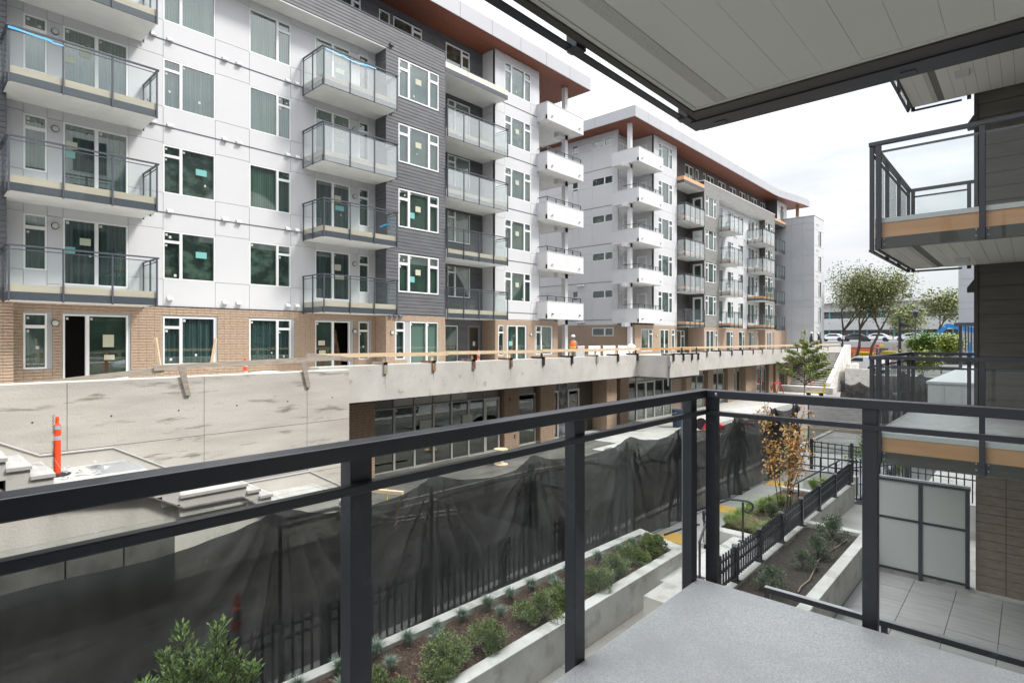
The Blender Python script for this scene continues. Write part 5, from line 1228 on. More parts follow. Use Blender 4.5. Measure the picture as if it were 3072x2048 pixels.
fence('f', 'farthest black fence run with a clear dip near the pale low wall', [(-10.3, 46.8), (-6.9, 44.2)], -4.5, -3.05, CLOTHD, (0, 1.8, 4.0), seed=13, sag=.3, wav=.05, wire=False)

def picket_fence(label, a, b, zb, h, pitch, posts, group, cap=True, proud=.06, pw=.012):
    """a, b ground points; pickets between post stations"""
    A_, B_ = Vector((*a, 0)), Vector((*b, 0)); d = (B_ - A_); L = d.length; d.normalize(); ang = math.atan2(d.y, d.x)
    t = thing('picket_fence', label, 'fence', (a[0], a[1], zb), ang, group)
    pk = MB().box(-pw, pw, -pw, pw, .06, h + proud).mesh('picket', MET)
    rl_ = [h - .02, h - .16, .10] if h > .8 else [h - .04, h * .62, .10]
    for r_ in rl_: ob('rail', MB().box(0, L, -.016, .016, r_ - .014, r_ + .014).mesh('rail', MET), t)
    n = int(L / pitch)
    for i in range(n): ob('picket', pk, t, (pitch * (i + .5), 0, 0))
    po = MB().box(-.04, .04, -.04, .04, 0, h + .05).box(-.07, .07, -.07, .07, 0, .01).prism([(-.045, h + .05), (.045, h + .05), (0, h + .085)], 'y', -.045, .045).mesh('fence_post', MET)
    for s in posts: ob('fence_post', po, t, (s, 0, 0))
    return t
picket_fence('long dark picket fence seen through the black mesh behind the planter', (-6.74, -1.5), (-6.62, 10.6), -4.37, .90, .125, [0.3 + 1.65 * k for k in range(8)], 'dark picket fences')
picket_fence('low dark picket fence on the concrete curb beside the dark soil bed', (-3.43, 8.0), (-3.52, 17.0), -3.8, .50, .105, [.95, 2.05, 3.25, 4.55, 5.9, 7.35, 8.9], 'dark picket fences')
picket_fence('dark picket screen standing across the walk at the far handrails', (-5.05, 19.3), (-2.7, 19.1), -4.35, 1.2, .19, [0, 1.12], 'dark picket fences', proud=.01)
picket_fence('far dark picket fence at the left edge of the neighbouring patio', (-3.55, 17.2), (-2.4, 19.0), -4.35, 1.1, .13, [0, 1.9], 'dark picket fences')

# ------------------------------------------------------------------ planter beside the fence
PL = thing('planter', 'long concrete planter of shrubs and blue grass tufts along the black fence', 'planter', (-5.3, 4, -4.35))
def pts_prism(pts, z0, z1, m, name, parent, off=(5.3, -4, 4.35)):
    g = MB().prism([(x + off[0], y + off[1]) for x, y in pts], 'z', z0 + off[2], z1 + off[2]); return bevel(ob(name, g.mesh(name, m), parent), .008, 2)
pts_prism([(-4.82, -2), (-4.63, -2), (-4.63, 9.75), (-4.82, 9.55)], -4.35, -3.81, CONCL, 'front_wall', PL)
pts_prism([(-6.36, -2), (-6.2, -2), (-5.66, 9.9), (-5.83, 10.2)], -4.35, -3.81, CONCL, 'back_wall', PL)
pts_prism([(-5.83, 10.2), (-5.66, 9.9), (-4.82, 9.55), (-4.63, 9.75), (-4.65, 9.8)], -4.35, -3.812, CONCL, 'end_wall', PL)
def soilbed(name, x0, x1, y0, y1, z, m, seed, parent=None, amp=.03, xf=None):
    g = MB(); nx, ny = int((x1 - x0) / .05) + 1, int((y1 - y0) / .07) + 1
    for j in range(ny + 1):
        for i in range(nx + 1):
            y = y0 + (y1 - y0) * j / ny; a, b = (xf(y) if xf else (x0, x1)); x = a + (b - a) * i / nx
            g.v.append((x, y, z + amp * mnoise.noise(Vector((x * 2, y * 2, seed))) + amp * .7 * mnoise.noise(Vector((x * 9, y * 9, seed)))))
    for j in range(ny):
        for i in range(nx):
            k = j * (nx + 1) + i; g.f.append((k, k + 1, k + nx + 2, k + nx + 1))
    return ob(name, g.raw(name, m, True), parent, kind='structure' if not parent else None)
soilbed('mulch_bed', 0, 1.4, -2, 9.75, -3.88, SOIL, 1, xf=lambda y: (-6.25 + (y + 2) * .045, -4.81))
# wood chips
random.seed(77); g = MB()
for k in range(5200):
    y = random.uniform(0, 9.6); x = random.uniform(-6.05 + (y) * .045, -4.86); z = -3.865 + random.uniform(-.01, .025)
    a = random.uniform(0, 6.3); l = random.uniform(.012, .04); w_ = l * .3; dz = random.uniform(-.01, .012)
    c_, s_ = math.cos(a), math.sin(a)
    g.quad((x, y, z), (x + l * c_, y + l * s_, z + dz), (x + l * c_ - w_ * s_, y + l * s_ + w_ * c_, z + dz + .004), (x - w_ * s_, y + w_ * c_, z + .004))
tag(ob('bark_chips', g.raw('bark_chips', mat('bark_chip', (.10, .05, .03), .9, (.34, .20, .13), 30, lo=.4, hi=.6)), kind='stuff'), 'brown bark chips spread over the planter soil', 'bark chips')

def leaf(g, p, d, l, w_, up=None):
    d = d.normalized(); s = d.cross(Vector((random.uniform(-.3, .3), random.uniform(-.3, .3), 1)))
    if s.length < .01: s = Vector((1, 0, 0))
    s = s.normalized() * w_; n = s.cross(d).normalized() * (w_ * .35)
    g.quad(p, p + d * l * .5 + s + n, p + d * l, p + d * l * .5 - s + n)
def shrub_mesh(r, h, n, m, seed, ll=.035, lw=.011, clumps=16, open_=.55):
    random.seed(seed); g = MB(); st = MB(); cl = []
    for k in range(clumps):
        a = random.uniform(0, 6.283); el = random.uniform(.05, 1.45); q = random.uniform(.5, 1)
        cl.append(Vector((math.cos(a) * math.cos(el) * r * q, math.sin(a) * math.cos(el) * r * q, .1 * h + math.sin(el) * h * .82 * q)))
    for c in cl:
        st.tube([(0, 0, 0), tuple(c * .5 + Vector((0, 0, .02))), tuple(c)], .006, 4, .003)
        cr = r * random.uniform(.28, .45)
        for k in range(n // clumps):
            v = Vector((random.gauss(0, 1), random.gauss(0, 1), random.gauss(0, .9))).normalized() * cr * random.uniform(.25, 1) ** open_
            p = c + v; d = (v.normalized() + Vector((0, 0, .6)) + Vector((random.uniform(-.6, .6), random.uniform(-.6, .6), random.uniform(-.4, .4))))
            leaf(g, p, d, ll * random.uniform(.7, 1.2), lw * random.uniform(.8, 1.2))
    return g.raw('foliage', m), st.raw('stems', BARK)
def shrub(name, label, loc, meshes, s=1.0, rz=0, group=None, cat='shrub'):
    t = thing(name, label, cat, loc, rz, group); t.scale = (s, s, s)
    ob('foliage', meshes[0], t, kind='stuff'); ob('stems', meshes[1], t); return t
sm = [shrub_mesh(.32, .45, 3800, LEAFA, 100 + k) for k in range(3)]
shr = [(-5.02, 3.45, 1.0), (-5.06, 4.35, 1.05), (-5.02, 5.0, .95), (-4.98, 5.95, 1.0), (-5.05, 6.55, .85), (-4.92, 7.35, 1.02), (-5.05, 7.95, .95), (-5.12, 8.65, .9), (-5.05, 9.25, 1.0), (-4.98, 2.55, 1.0)]
slab_ = ['rounded shrub nearest the first railing post at the bottom edge', 'largest rounded shrub with pinkish tips in the planter', 'rounded shrub third along the planter in the first bay', 'rounded shrub just left of the middle railing post', 'shrub half hidden behind the middle railing post', 'full round shrub just right of the middle railing post', 'shrub beyond the round one, leaning to the back', 'smaller yellowish shrub second from the planter end', 'shrub filling the far end of the long planter', 'shrub at the very bottom, under the first railing bay']
for i, (x, y, s_) in enumerate(shr): shrub('shrub', slab_[i], (x, y, -3.89), sm[i % 3], s_ * .92, i * 1.3, 'rounded shrubs in the long planter')
def tuft_mesh(n, h, seed, m, spread=.6, wd=.003):
    random.seed(seed); g = MB()
    for k in range(n):
        a = random.uniform(0, 6.283); t = random.uniform(.1, spread) ; l = h * random.uniform(.6, 1.1)
        b = Vector((math.cos(a) * .03 * random.random(), math.sin(a) * .03 * random.random(), 0)); dx = Vector((math.cos(a), math.sin(a), 0)); s = Vector((-math.sin(a), math.cos(a), 0)) * wd
        p1 = b + dx * l * t * .45 + Vector((0, 0, l * .62)); p2 = b + dx * l * t * 1.15 + Vector((0, 0, l * (1 - t * .45)))
        g.quad(b - s, b + s, p1 + s * .8, p1 - s * .8); g.quad(p1 - s * .8, p1 + s * .8, p2)
    return g.raw('blades', m)
tm = [tuft_mesh(340, .24, 200 + k, FESC, .75) for k in range(3)]
tu = [(-5.9, 3.49), (-5.88, 3.96), (-5.53, 3.93), (-5.82, 4.4), (-5.5, 4.62), (-5.79, 4.85), (-5.77, 5.27), (-5.74, 5.74), (-5.46, 5.72), (-5.71, 6.18), (-5.67, 6.62), (-5.63, 7.05), (-5.6, 7.45), (-5.56, 8.28), (-5.54, 8.9), (-5.5, 9.3), (-5.5, 3.3), (-5.95, 3.0), (-5.4, 6.9)]
for i, (x, y) in enumerate(tu):
    o = ob('grass_tuft', tm[i % 3], None, (x, y, -3.87), i * .9); o.scale = (.9 + .15 * math.sin(i * 2.1),) * 3
    tag(o, 'spiky blue green grass tuft in the bark mulch of the long planter', 'grass tuft', 'blue green grass tufts in the long planter')

# tall bushy shrub in the bottom left corner
random.seed(17); g = MB(); st = MB()
tips = [(-.02, -.28, 1.37), (.05, .18, 1.33), (.02, -.48, 1.22), (-.1, .02, 1.02), (.1, .42, .98), (-.05, -.72, .98), (.12, .62, .86), (.2, .1, .9), (.05, -.95, .8), (.15, -.4, .92), (-.05, .75, .72), (.2, -.65, .7), (.25, .45, .68), (.1, -.15, 1.05), (.2, -1.0, .55), (.3, .0, .6), (.05, .3, 1.1), (.0, -.6, .85), (.25, .25, .45), (.3, -.4, .45), (.1, .9, .5), (-.2, .4, .8), (-.2, -.3, .9)]
for q in tips:
    if abs(q[1]) > .85: continue
    tip = Vector((q[0], q[1] * .62, q[2])); base = Vector((0, 0, 0)); mid = tip * .55 + Vector((0, 0, -.05)); st.tube([base, mid, tip], .012, 5, .004)
    for k in range(260):
        f = random.uniform(.42, 1.0); p = mid.lerp(tip, (f - .42) / .58) if f > .42 else mid
        a = random.uniform(0, 6.283); spread = .13 * (1.15 - f * .55)
        p = p + Vector((math.cos(a), math.sin(a), 0)) * random.random() * spread
        d = Vector((math.cos(a), math.sin(a), random.uniform(.5, 1.6))); leaf(g, p, d, random.uniform(.045, .075), .011)
t = thing('bushy_shrub', 'tall bushy evergreen shrub with bright new tips in the bottom left', 'shrub', (-5.45, 1.86, -3.87)); ob('foliage', g.raw('foliage', LEAFC), t, kind='stuff'); ob('stems', st.raw('stems', BARK), t)

# ------------------------------------------------------------------ dark soil bed, garden bed, steps
DB = thing('raised_bed', 'raised concrete bed of dark soil with four shrubs beside the picket fence', 'planter', (-2.9, 10, -4.35))
o_ = (2.9, -10, 4.35)
pts_prism([(-3.52, 7.9), (-3.36, 7.9), (-3.42, 12.75), (-3.58, 12.75)], -4.35, -3.80, CONCL, 'fence_curb', DB, o_)
pts_prism([(-2.46, 7.55), (-2.28, 7.55), (-2.28, 12.95), (-2.46, 12.75)], -4.35, -3.78, CONCL, 'patio_wall', DB, o_)
pts_prism([(-3.58, 12.75), (-2.46, 12.75), (-2.28, 12.95), (-3.58, 12.95)], -4.35, -3.782, CONCL, 'end_wall', DB, o_)
cb = thing('concrete_curb', 'tall concrete curb carrying the far half of the picket fence', 'curb', (-3.6, 15, -4.35))
ob('curb_body', MB().box(-.05, .15, -2.04, 2.2, 0, .55).mesh('curb_body', CONCL), cb)
soilbed('dark_soil_bed', -3.4, -2.46, 7.6, 12.75, -3.86, SOIL2, 3)
sm2 = [shrub_mesh(.27, .36, 1500, LEAFB, 300 + k, .032, .010, 13, .7) for k in range(2)]
for i, (x, y, s_) in enumerate(((-2.95, 9.15, 1.05), (-2.83, 10.35, .85), (-2.80, 11.1, 1.1), (-2.82, 12.2, 1.25))):
    shrub('shrub', ('shrub nearest the balcony corner in the dark soil bed', 'small sparse shrub second in the dark soil bed', 'third shrub along the irrigation hose in the soil bed', 'largest shrub at the far end of the dark soil bed')[i], (x, y, -3.87), sm2[i % 2], s_, i, 'shrubs in the dark soil bed')
hoses('thin tan irrigation hose curving across the dark soil bed', [(-2.62, 9.3, -3.84), (-2.64, 9.5, -3.83), (-2.62, 9.9, -3.84), (-2.66, 10.3, -3.83), (-2.73, 10.8, -3.83), (-2.72, 11.3, -3.83), (-2.66, 11.8, -3.84), (-2.62, 12.4, -3.84)], .010, mat('tan_hose', (.38, .30, .21), .7), 'hose')

LD = thing('entry_steps', 'small concrete landing and steps going down to the sidewalk', 'steps', (-4.1, 10.3, -4.35))
ob('landing', MB().box(-.25, .56, -2.6, .95, 0, .46).mesh('landing', CONCL), LD)
for k in range(2):
    o = ob('step', MB().box(-.25 - .3 * (k + 1), -.25 - .3 * k, -1.6, .7, 0, .46 - .155 * (k + 1)).mesh('step', CONCL), LD)
    ob('nosing_line', MB().box(-.25 - .3 * (k + 1) + .03, -.25 - .3 * (k + 1) + .045, -1.6, .7, .46 - .155 * (k + 1), .463 - .155 * (k + 1)).mesh('nosing_line', JOINT), o)
bw_ = thing('block_pier', 'split faced block pier at the end of the garden bed beside the steps', 'pier', (-4.9, 11.25, -4.35))
for j in range(3):
    for i in range(3):
        bevel(ob('block', MB().box(i * .3 + .005, i * .3 + .295, 0, .22, j * .16 + .005, j * .16 + .155).mesh('block', mat('split_block', (.22, .20, .175), .9, (.30, .28, .25), 6, bump=.8, bscale=25)), bw_), .015, 2)
GBd = thing('garden_bed', 'concrete edged garden bed of grasses and an autumn tree by the sidewalk', 'planter', (-4.4, 13, -4.35))
ob('curb_near', MB().box(-.55, .85, -1.78, -1.52, 0, .50).mesh('curb_near', CONCL), GBd)
ob('curb_walk', MB().box(-.62, -.5, -1.78, 3.3, 0, .16).mesh('curb_walk', CONCL), GBd)
ob('curb_far', MB().box(-.55, .85, 3.0, 3.2, 0, .42).mesh('curb_far', CONCL), GBd)
ob('curb_far', MB().box(-.35, .85, 4.3, 4.5, 0, .42).mesh('curb_far', CONCL), GBd)
g = MB(); random.seed(6)
soilbed('garden_soil', -4.9, -3.55, 11.5, 16.2, -3.98, SOIL, 9, amp=.05, xf=lambda y: (-4.88, -3.56))
ob('soil_fill', MB().box(-.5, .84, -1.5, 3.0, 0, .3).mesh('soil_fill', SOIL), GBd)
gm_ = [tuft_mesh(260, .42, 400 + k, HEAT, 1.0, .006) for k in range(2)]; gm2 = tuft_mesh(260, .4, 410, mat('straw_grass', (.30, .25, .12), .7, (.40, .36, .20), 12), 1.1, .004)
random.seed(9)
gr = [(-4.75, 12.0, 0), (-4.72, 12.4, 0), (-4.70, 12.8, 0), (-4.75, 13.2, 0), (-4.62, 13.6, 0), (-4.4, 11.85, 1), (-4.45, 12.2, 1), (-4.2, 12.0, 1), (-4.05, 11.8, 0), (-3.9, 12.2, 0), (-4.6, 14.0, 0), (-4.4, 14.3, 0), (-3.8, 11.75, 1), (-4.6, 12.05, 0), (-4.3, 16.6, 0), (-4.1, 16.8, 0)]
for i, (x, y, k) in enumerate(gr):
    o = ob('grass_clump', gm2 if k else gm_[i % 2], None, (x, y, -4.0), i); o.scale = (.9, .9, .9)
    tag(o, 'dry straw coloured grass clump in the garden bed by the handrail' if k else ('green grass clump in the small bed beyond the garden bed' if i > 13 else 'bright green grass clump in the garden bed by the sidewalk'), 'grass clump', 'dry grass clumps in the garden bed' if k else ('grass clumps in the far small bed' if i > 13 else 'green grass clumps in the garden bed'))
shrub('shrub', 'dark glossy shrub among the grasses in the garden bed', (-4.15, 12.9, -3.98), sm2[0], 1.15, 2)
shrub('shrub', 'yellow tinged shrub beside the picket fence under the autumn tree', (-3.8, 14.2, -3.98), shrub_mesh(.22, .4, 700, LEAFY, 320), 1.0, 2)
shrub('shrub', 'green shrub behind the far picket screen', (-4.1, 21.8, -4.3), shrub_mesh(.6, 1.1, 1500, LEAFC, 321, .07, .02), 1.0, 2)
shrub('shrub', 'second green shrub behind the far picket screen, at its right', (-3.3, 21.3, -4.3), shrub_mesh(.45, .8, 900, LEAFY, 322, .07, .02), 1.0, 2)
# autumn tree: several thin stems
def tree(name, label, loc, stems, leaves, m, ll, lw, seed, cat='tree', group=None, bark=BARK, gravity=.0, r0=.012):
    random.seed(seed); g = MB(); st = MB(); 
    for path in stems:
        P_ = [Vector(q) for q in path]; st.tube(P_, r0, 6, r0 * .35)
        n = leaves
        for k in range(n):
            f = random.uniform(.38, 1) ** .8 * (len(P_) - 1); i = min(int(f), len(P_) - 2); p = P_[i].lerp(P_[i + 1], f - i)
            a = random.uniform(0, 6.283); rr = random.uniform(.02, .28) * (1.1 - .5 * f / len(P_))
            q = p + Vector((math.cos(a) * rr, math.sin(a) * rr, random.uniform(-.08, .12)))
            if k % 6 == 0: st.tube([p, q], r0 * .25, 3)
            for z_ in range(3): leaf(g, q + Vector((random.uniform(-.05, .05), random.uniform(-.05, .05), random.uniform(-.05, .05))), Vector((random.uniform(-1, 1), random.uniform(-1, 1), random.uniform(-1.3, .1))), ll * random.uniform(.7, 1.2), lw)
    t = thing(name, label, cat, loc, 0, group); ob('crown', g.raw('crown', m), t, kind='stuff'); ob('trunk', st.raw('trunk', bark), t); return t
stems = []
random.seed(41)
for k, (tx, ty, tz) in enumerate(((-.55, .2, 2.62), (-.42, .0, 2.2), (.1, .15, 2.3), (.32, .3, 2.45), (.28, -.1, 1.95), (.0, .25, 1.8), (.42, .2, 1.9), (-.25, -.1, 1.5), (.15, .1, 1.3))):
    bx, by = random.uniform(-.15, .15), random.uniform(-.15, .15); stems.append([(bx, by, 0), (bx + tx * .15, by + ty * .2, tz * .35), (bx + tx * .55, ty * .6, tz * .7), (tx, ty, tz)])
tree('autumn_tree', 'slender multi stemmed young tree with orange and yellow leaves', (-4.1, 13.6, -3.98), stems, 50, LEAFO, .075, .026, 42)

# handrails
def handrail(label, pts, posts, r=.021, group='dark tubular handrails'):
    t = thing('handrail', label, 'handrail', posts[0][0], 0, group); b = Vector(posts[0][0])
    ob('rail', MB().tube([Vector(p) - b for p in pts], r, 8).mesh('rail', MET, True), t)
    for f_, h_ in posts:
        f_ = Vector(f_); ob('rail_post', MB().tube([f_ - b, f_ - b + Vector((0, 0, h_))], r, 8).box(f_.x - b.x - .08, f_.x - b.x + .08, f_.y - b.y - .05, f_.y - b.y + .05, f_.z - b.z, f_.z - b.z + .012).mesh('rail_post', MET), t)
    return t
def loop(p, d, l=.14, h=.2, dn=1):
    """rail end that returns in a half round"""
    p = Vector(p); d = Vector(d).normalized(); out = []
    for k in range(7):
        a = math.pi * k / 6; out.append(p + d * (l * .6 + math.sin(a) * h / 2) + Vector((0, 0, -h / 2 + math.cos(a) * h / 2)))
    return out + [p + Vector((0, 0, -h))]
z1 = -3.10
handrail('handrail beside the grasses, with its looped end on the landing', [(-5.1, 11.0, -3.52), (-4.35, 11.05, z1 - .02), (-4.1, 11.05, z1)] + loop((-4.1, 11.05, z1), (1, .1, 0)), [((-4.1, 11.05, -3.89), .76)])
handrail('handrail with looped end at the split block pier', [(-4.0, 8.9, -3.30), (-4.6, 10.6, -3.42), (-4.98, 11.3, -3.56)] + loop((-4.98, 11.3, -3.56), (-.5, .8, 0), .1, .2), [((-4.98, 11.3, -4.35), .79), ((-4.0, 8.9, -3.89), .6)])
handrail('short handrail end seen at the far end of the planter', [(-4.86, 9.35, -3.5), (-4.70, 10.1, -3.48), (-4.64, 10.3, -3.5)], [((-4.68, 10.15, -4.35), .86)])
handrail('sloping handrail past the autumn tree toward the picket fence', [(-3.75, 16.9, -3.2), (-4.35, 15.2, -3.6)] + loop((-4.35, 15.2, -3.6), (-.3, -.9, 0), .1, .22), [((-4.3, 15.3, -4.2), .6), ((-3.8, 16.8, -4.35), 1.1)])
handrail('level handrail with rounded end before the picket screen', [(-3.5, 17.9, -3.35), (-4.9, 17.6, -3.33)] + loop((-4.9, 17.6, -3.33), (-1, -.1, 0), .2, .24) + [Vector((-3.5, 17.9, -3.6))], [((-4.4, 17.7, -4.35), 1.0), ((-3.7, 17.85, -4.35), 1.0)])
handrail('long straight handrail under the level one', [(-5.1, 16.6, -3.55), (-3.6, 16.7, -3.5)], [((-4.9, 16.6, -4.35), .8), ((-3.7, 16.7, -4.35), .83)])
lw_ = thing('low_wall', 'low concrete wall under the picket screen beyond the garden bed', 'wall', (-4.2, 18.2, -4.35)); ob('wall_face', MB().box(-.75, .6, 0, .18, 0, .5).mesh('wall_face', CONCL), lw_)

# ------------------------------------------------------------------ our balcony and the one above
def near_balcony(label, z, posts_l, posts_f, deck_m, x0=-1.40, x1=1.6, y0=-1.3, y1=3.10, fascia=ORNG, full=True, cw=.04):
    """z = deck level; the railing hangs outside the slab edge"""
    t = thing('balcony', label, 'balcony', (0, 1, z)); o = -1
    xo, yo = x0 - .05, y1 + .095
    if deck_m:
        bevel(ob('deck', MB().box(x0 - .008, x1, y0 + o, y1 + .012 + o, -.05, 0).mesh('deck', deck_m), t), .012, 3)
    ob('fascia_board', MB().box(x0 - .006, x0 + .02, y0 + o, y1 + o, -.24, -.052).box(x0 + .022, x1, y1 - .02 + o, y1 + .006 + o, -.24, -.052).mesh('fascia_board', fascia), t)
    ob('edge_channel', MB().box(x0 + .0, x0 + .034, y0 + o, y1 - .0 + o, -.35, -.242).box(x0 + .0345, x1, y1 - cw + o, y1 - .0 + o, -.35, -.242).mesh('edge_channel', METBR), t)
    sof = -.335
    n = 20; wd = .152
    x = x0 + .045
    edges = [x0 + .04]; e = x0 + .04 + .06
    ob('soffit_bead', MB().box(x0 + .036, x0 + .056, y0 + o, y1 - cw - .002 + o, sof - .006, sof).box(x0 + .058, x1, y1 - cw - .022 + o, y1 - cw - .002 + o, sof - .006, sof).mesh('soffit_bead', SOFG), t)
    ob('vent_strip', MB().box(-1.235, -1.172, y0 + o, y1 - .19 + o, sof - .001, sof + .004).mesh('vent_strip', VENTM), t)
    ob('vent_strip', MB().box(-1.235, -1.172, y1 - .188 + o, y1 - cw - .022 + o, sof - .001, sof + .004).mesh('vent_strip', VENTM), t)
    ob('soffit_backing', MB().box(x0 + .036, x1, y0 + o, y1 - cw + o, sof + .0045, -.052).mesh('soffit_backing', GROOVE), t)
    xs = [x0 + .058, -1.236]; ob('soffit_plank', MB().box(xs[0], xs[1], y0 + o, y1 - cw - .022 + o, sof, sof + .004).mesh('soffit_plank', SOFG), t)
    x = -1.170
    for k in range(18):
        xe = -1.017 + .152 * k
        if xe > x1: break
        ob('soffit_plank', MB().box(x, xe - .0014, y0 + o, y1 - cw - .022 + o, sof + random.uniform(0, .0008), sof + .004).mesh('soffit_plank', SOFG), t); x = xe
    # railing
    H_ = 1.07
    r = bevel(ob('handrail', MB().box(xo - .002, xo + .072, y0 + o, yo + .033 + o, H_ - .045, H_).box(xo + .0725, x1, yo - .037 + o, yo + .033 + o, H_ - .045, H_).mesh('handrail', MET), t), .004, 2)
    bevel(ob('mid_rail', MB().box(xo + .045, xo + .078, y0 + o, yo - .02 + o, H_ - .138, H_ - .113).box(xo + .08, x1, yo - .045 + o, yo - .015 + o, H_ - .143, H_ - .118).mesh('mid_rail', MET), t), .003, 2)
    for y in posts_l:
        p = bevel(ob('post', MB().box(xo - .012, xo + .044, y - .035 + o, y + .035 + o, -.36, H_ - .0455).mesh('post', MET), t), .003, 2)
        ob('glazing_bead', MB().box(xo - .022, xo - .0125, y - .02 + o, y + .02 + o, -.36, H_ - .15).mesh('glazing_bead', STEEL), p)
    for x in posts_f:
        p = bevel(ob('post', MB().box(x - .032, x + .032, yo - .02 + o, yo + .03 + o, -.36, H_ - .0455).mesh('post', MET), t), .003, 2)
        ob('bolts', MB().lathe([(.008, 0), (.008, .004)], 8).mesh('bolts', BOLT), p, (x, yo - .02 + o, .9)) if False else None
    yb_ = y1 + .003 if cw > .05 else yo + .02
    ob('bottom_rail', MB().box(xo - .025, xo + .015, y0 + o, yo + .06 + o, -.352, -.344).box(xo + .0155, x1, yb_ + o, yo + .06 + o, -.356, -.33).mesh('bottom_rail', MET), t)
    yy = [y0] + list(posts_l)
    for a, b in zip(yy[:-1], yy[1:]): ob('glass_panel', MB().box(xo - .02, xo - .012, a + .012 + o, b - .012 + o, -.34, H_ - .12).mesh('glass_panel', GMINE), t)
    xx = list(posts_f) + [x1]
    for a, b in zip(xx[:-1], xx[1:]): ob('glass_panel', MB().box(a + .012, b - .012, yo + .033 + o, yo + .041 + o, -.34, H_ - .12).mesh('glass_panel', GMINE), t)
    bt = cached(('bolt',), lambda: MB().lathe([(.009, 0), (.009, .003), (.005, .006)], 10).mesh('bolt', BOLT))
    b_ = ob('bolt', bt, t, (xo + .128, yo - .037 + o, H_ - .022)); b_.rotation_euler = (R(90), 0, 0)
    return t
random.seed(3)
near_balcony('our own balcony with speckled grey deck and black railing in the foreground', -1.36, [.90, 1.96, 3.06], [-1.36, -.575, .25, 1.1], DECK)
near_balcony('balcony overhead, its grey plank soffit and dark edge filling the top right', 1.59, [1.96 - 1.06, 1.97, 3.01], [-1.30, -.42, .45, 1.3], None, y1=3.075, cw=.115)

# neighbouring balconies of the same block
def neigh(label, dz, posts, deck=True):
    X0, X1, Y0, Y1 = -1.60, 1.6, 9.33, 12.55
    t = thing('balcony', label, 'balcony', (0, 11, dz), 0, 'neighbouring balconies'); o = -11
    ob('deck', MB().box(X0, X1, Y0 + o, Y1 + o, -.05, 0).mesh('deck', mat('pale_deck', (.42, .42, .41), .5, (.52, .52, .51), 3, (1, 4, 1), c3=(.6, .6, .59), s3=6)), t)
    ob('deck_edge', MB().box(X0 - .02, X1, Y0 - .03 + o, Y0 - .001 + o, -.06, .005).box(X0 - .02, X0 - .001, Y0 + o, Y1 + o, -.06, .005).mesh('deck_edge', WHITE2), t)
    ob('fascia_board', MB().box(X0 - .02, X1, Y0 - .02 + o, Y0 + o, -.26, -.062).box(X0 - .022, X0 - .002, Y0 + .002 + o, Y1 + o, -.26, -.062).mesh('fascia_board', ORNG), t)
    ob('edge_channel', MB().box(X0 - .02, X1, Y0 - .024 + o, Y0 + o, -.42, -.262).box(X0 - .024, X0, Y0 + .002 + o, Y1 + o, -.42, -.262).mesh('edge_channel', METBR), t)
    ob('slab_core', MB().box(X0 + .002, X1, Y0 + .002 + o, Y1 + o, -.395, -.055).mesh('slab_core', GROOVE), t)
    for k in range(20):
        xa = X0 + .01 + .155 * k
        if k == 2: ob('vent_strip', MB().box(xa, xa + .06, Y0 + .01 + o, Y1 + o, -.401, -.396).mesh('vent_strip', VENTM), t)
        else: ob('soffit_plank', MB().box(xa, xa + .151, Y0 + .01 + o, Y1 + o, -.401, -.396).mesh('soffit_plank', SOFG), t)
    ob('dryer_vent', MB().prism([(0, 0), (.2, 0), (.2, -.05), (.05, -.05)], 'x', -.3, -.12).mesh('dryer_vent', WHITE2), t, (-.6 + .0, 11.3 + o, -.402))
    H_ = 1.07; a, b = Y0 - .06, Y1 + .06; xl = X0 - .055
    ob('handrail', MB().box(xl - .03, X1, a - .035 + o, a + .035 + o, H_ - .05, H_).box(xl - .03, xl + .035, a + .036 + o, b + .035 + o, H_ - .05, H_).box(xl + .036, -.72, b - .035 + o, b + .035 + o, H_ - .05, H_).mesh('handrail', MET), t)
    ob('mid_rail', MB().box(X0, X1, a - .015 + o, a + .015 + o, H_ - .16, H_ - .135).box(xl - .015, xl + .015, Y0 + o, Y1 + o, H_ - .16, H_ - .135).box(X0, -.78, b - .015 + o, b + .015 + o, H_ - .16, H_ - .135).mesh('mid_rail', MET), t)
    bt = cached(('bolt',), lambda: None)
    for x in (X0 + .03, -.46, .6):
        p = ob('post', MB().box(x - .03, x + .03, a - .025 + o, a + .03 + o, -.42, H_ - .051).mesh('post', MET), t)
        for s_ in (-1, 1):
            for z in (-.28, -.36):
                if x < 0: 
                    q = ob('bolt', bt, t, (x + s_ * .06, a + .034 + o, z)); q.rotation_euler = (R(90), 0, 0)
    for y in (a + .02, Y0 + 1.1, Y0 + 2.15, Y1 - .05): ob('post', MB().box(xl - .025, xl + .025, y - .028 + o, y + .028 + o, -.45, H_ - .051).mesh('post', MET), t)
    for x in (X0 - .0, -.80): ob('post', MB().box(x - .028, x + .028, b - .025 + o, b + .025 + o, -.45, H_ - .051).mesh('post', MET), t)
    ob('bottom_rail', MB().box(xl - .035, xl + .0, a + o, b + o, -.45, -.42).box(X0, -.9, b + .0 + o, b + .03 + o, -.45, -.42).mesh('bottom_rail', MET), t)
    for x0_, x1_ in ((X0 + .07, -.50), (-.42, .56), (.64, 1.6)): ob('glass_panel', MB().box(x0_, x1_, a - .036 + o, a - .028 + o, -.42, H_ - .14).mesh('glass_panel', GNEAR), t)
    for y0_, y1_ in ((Y0, Y0 + 1.05), (Y0 + 1.15, Y0 + 2.1), (Y0 + 2.2, Y1 - .1)): ob('glass_panel', MB().box(xl - .034, xl - .027, y0_ + o, y1_ + o, -.42, H_ - .14).mesh('glass_panel', GNEAR), t)
    ob('glass_panel', MB().box(X0 + .05, -.85, b + .027 + o, b + .034 + o, -.42, H_ - .14).mesh('glass_panel', GNEAR), t)
    return t
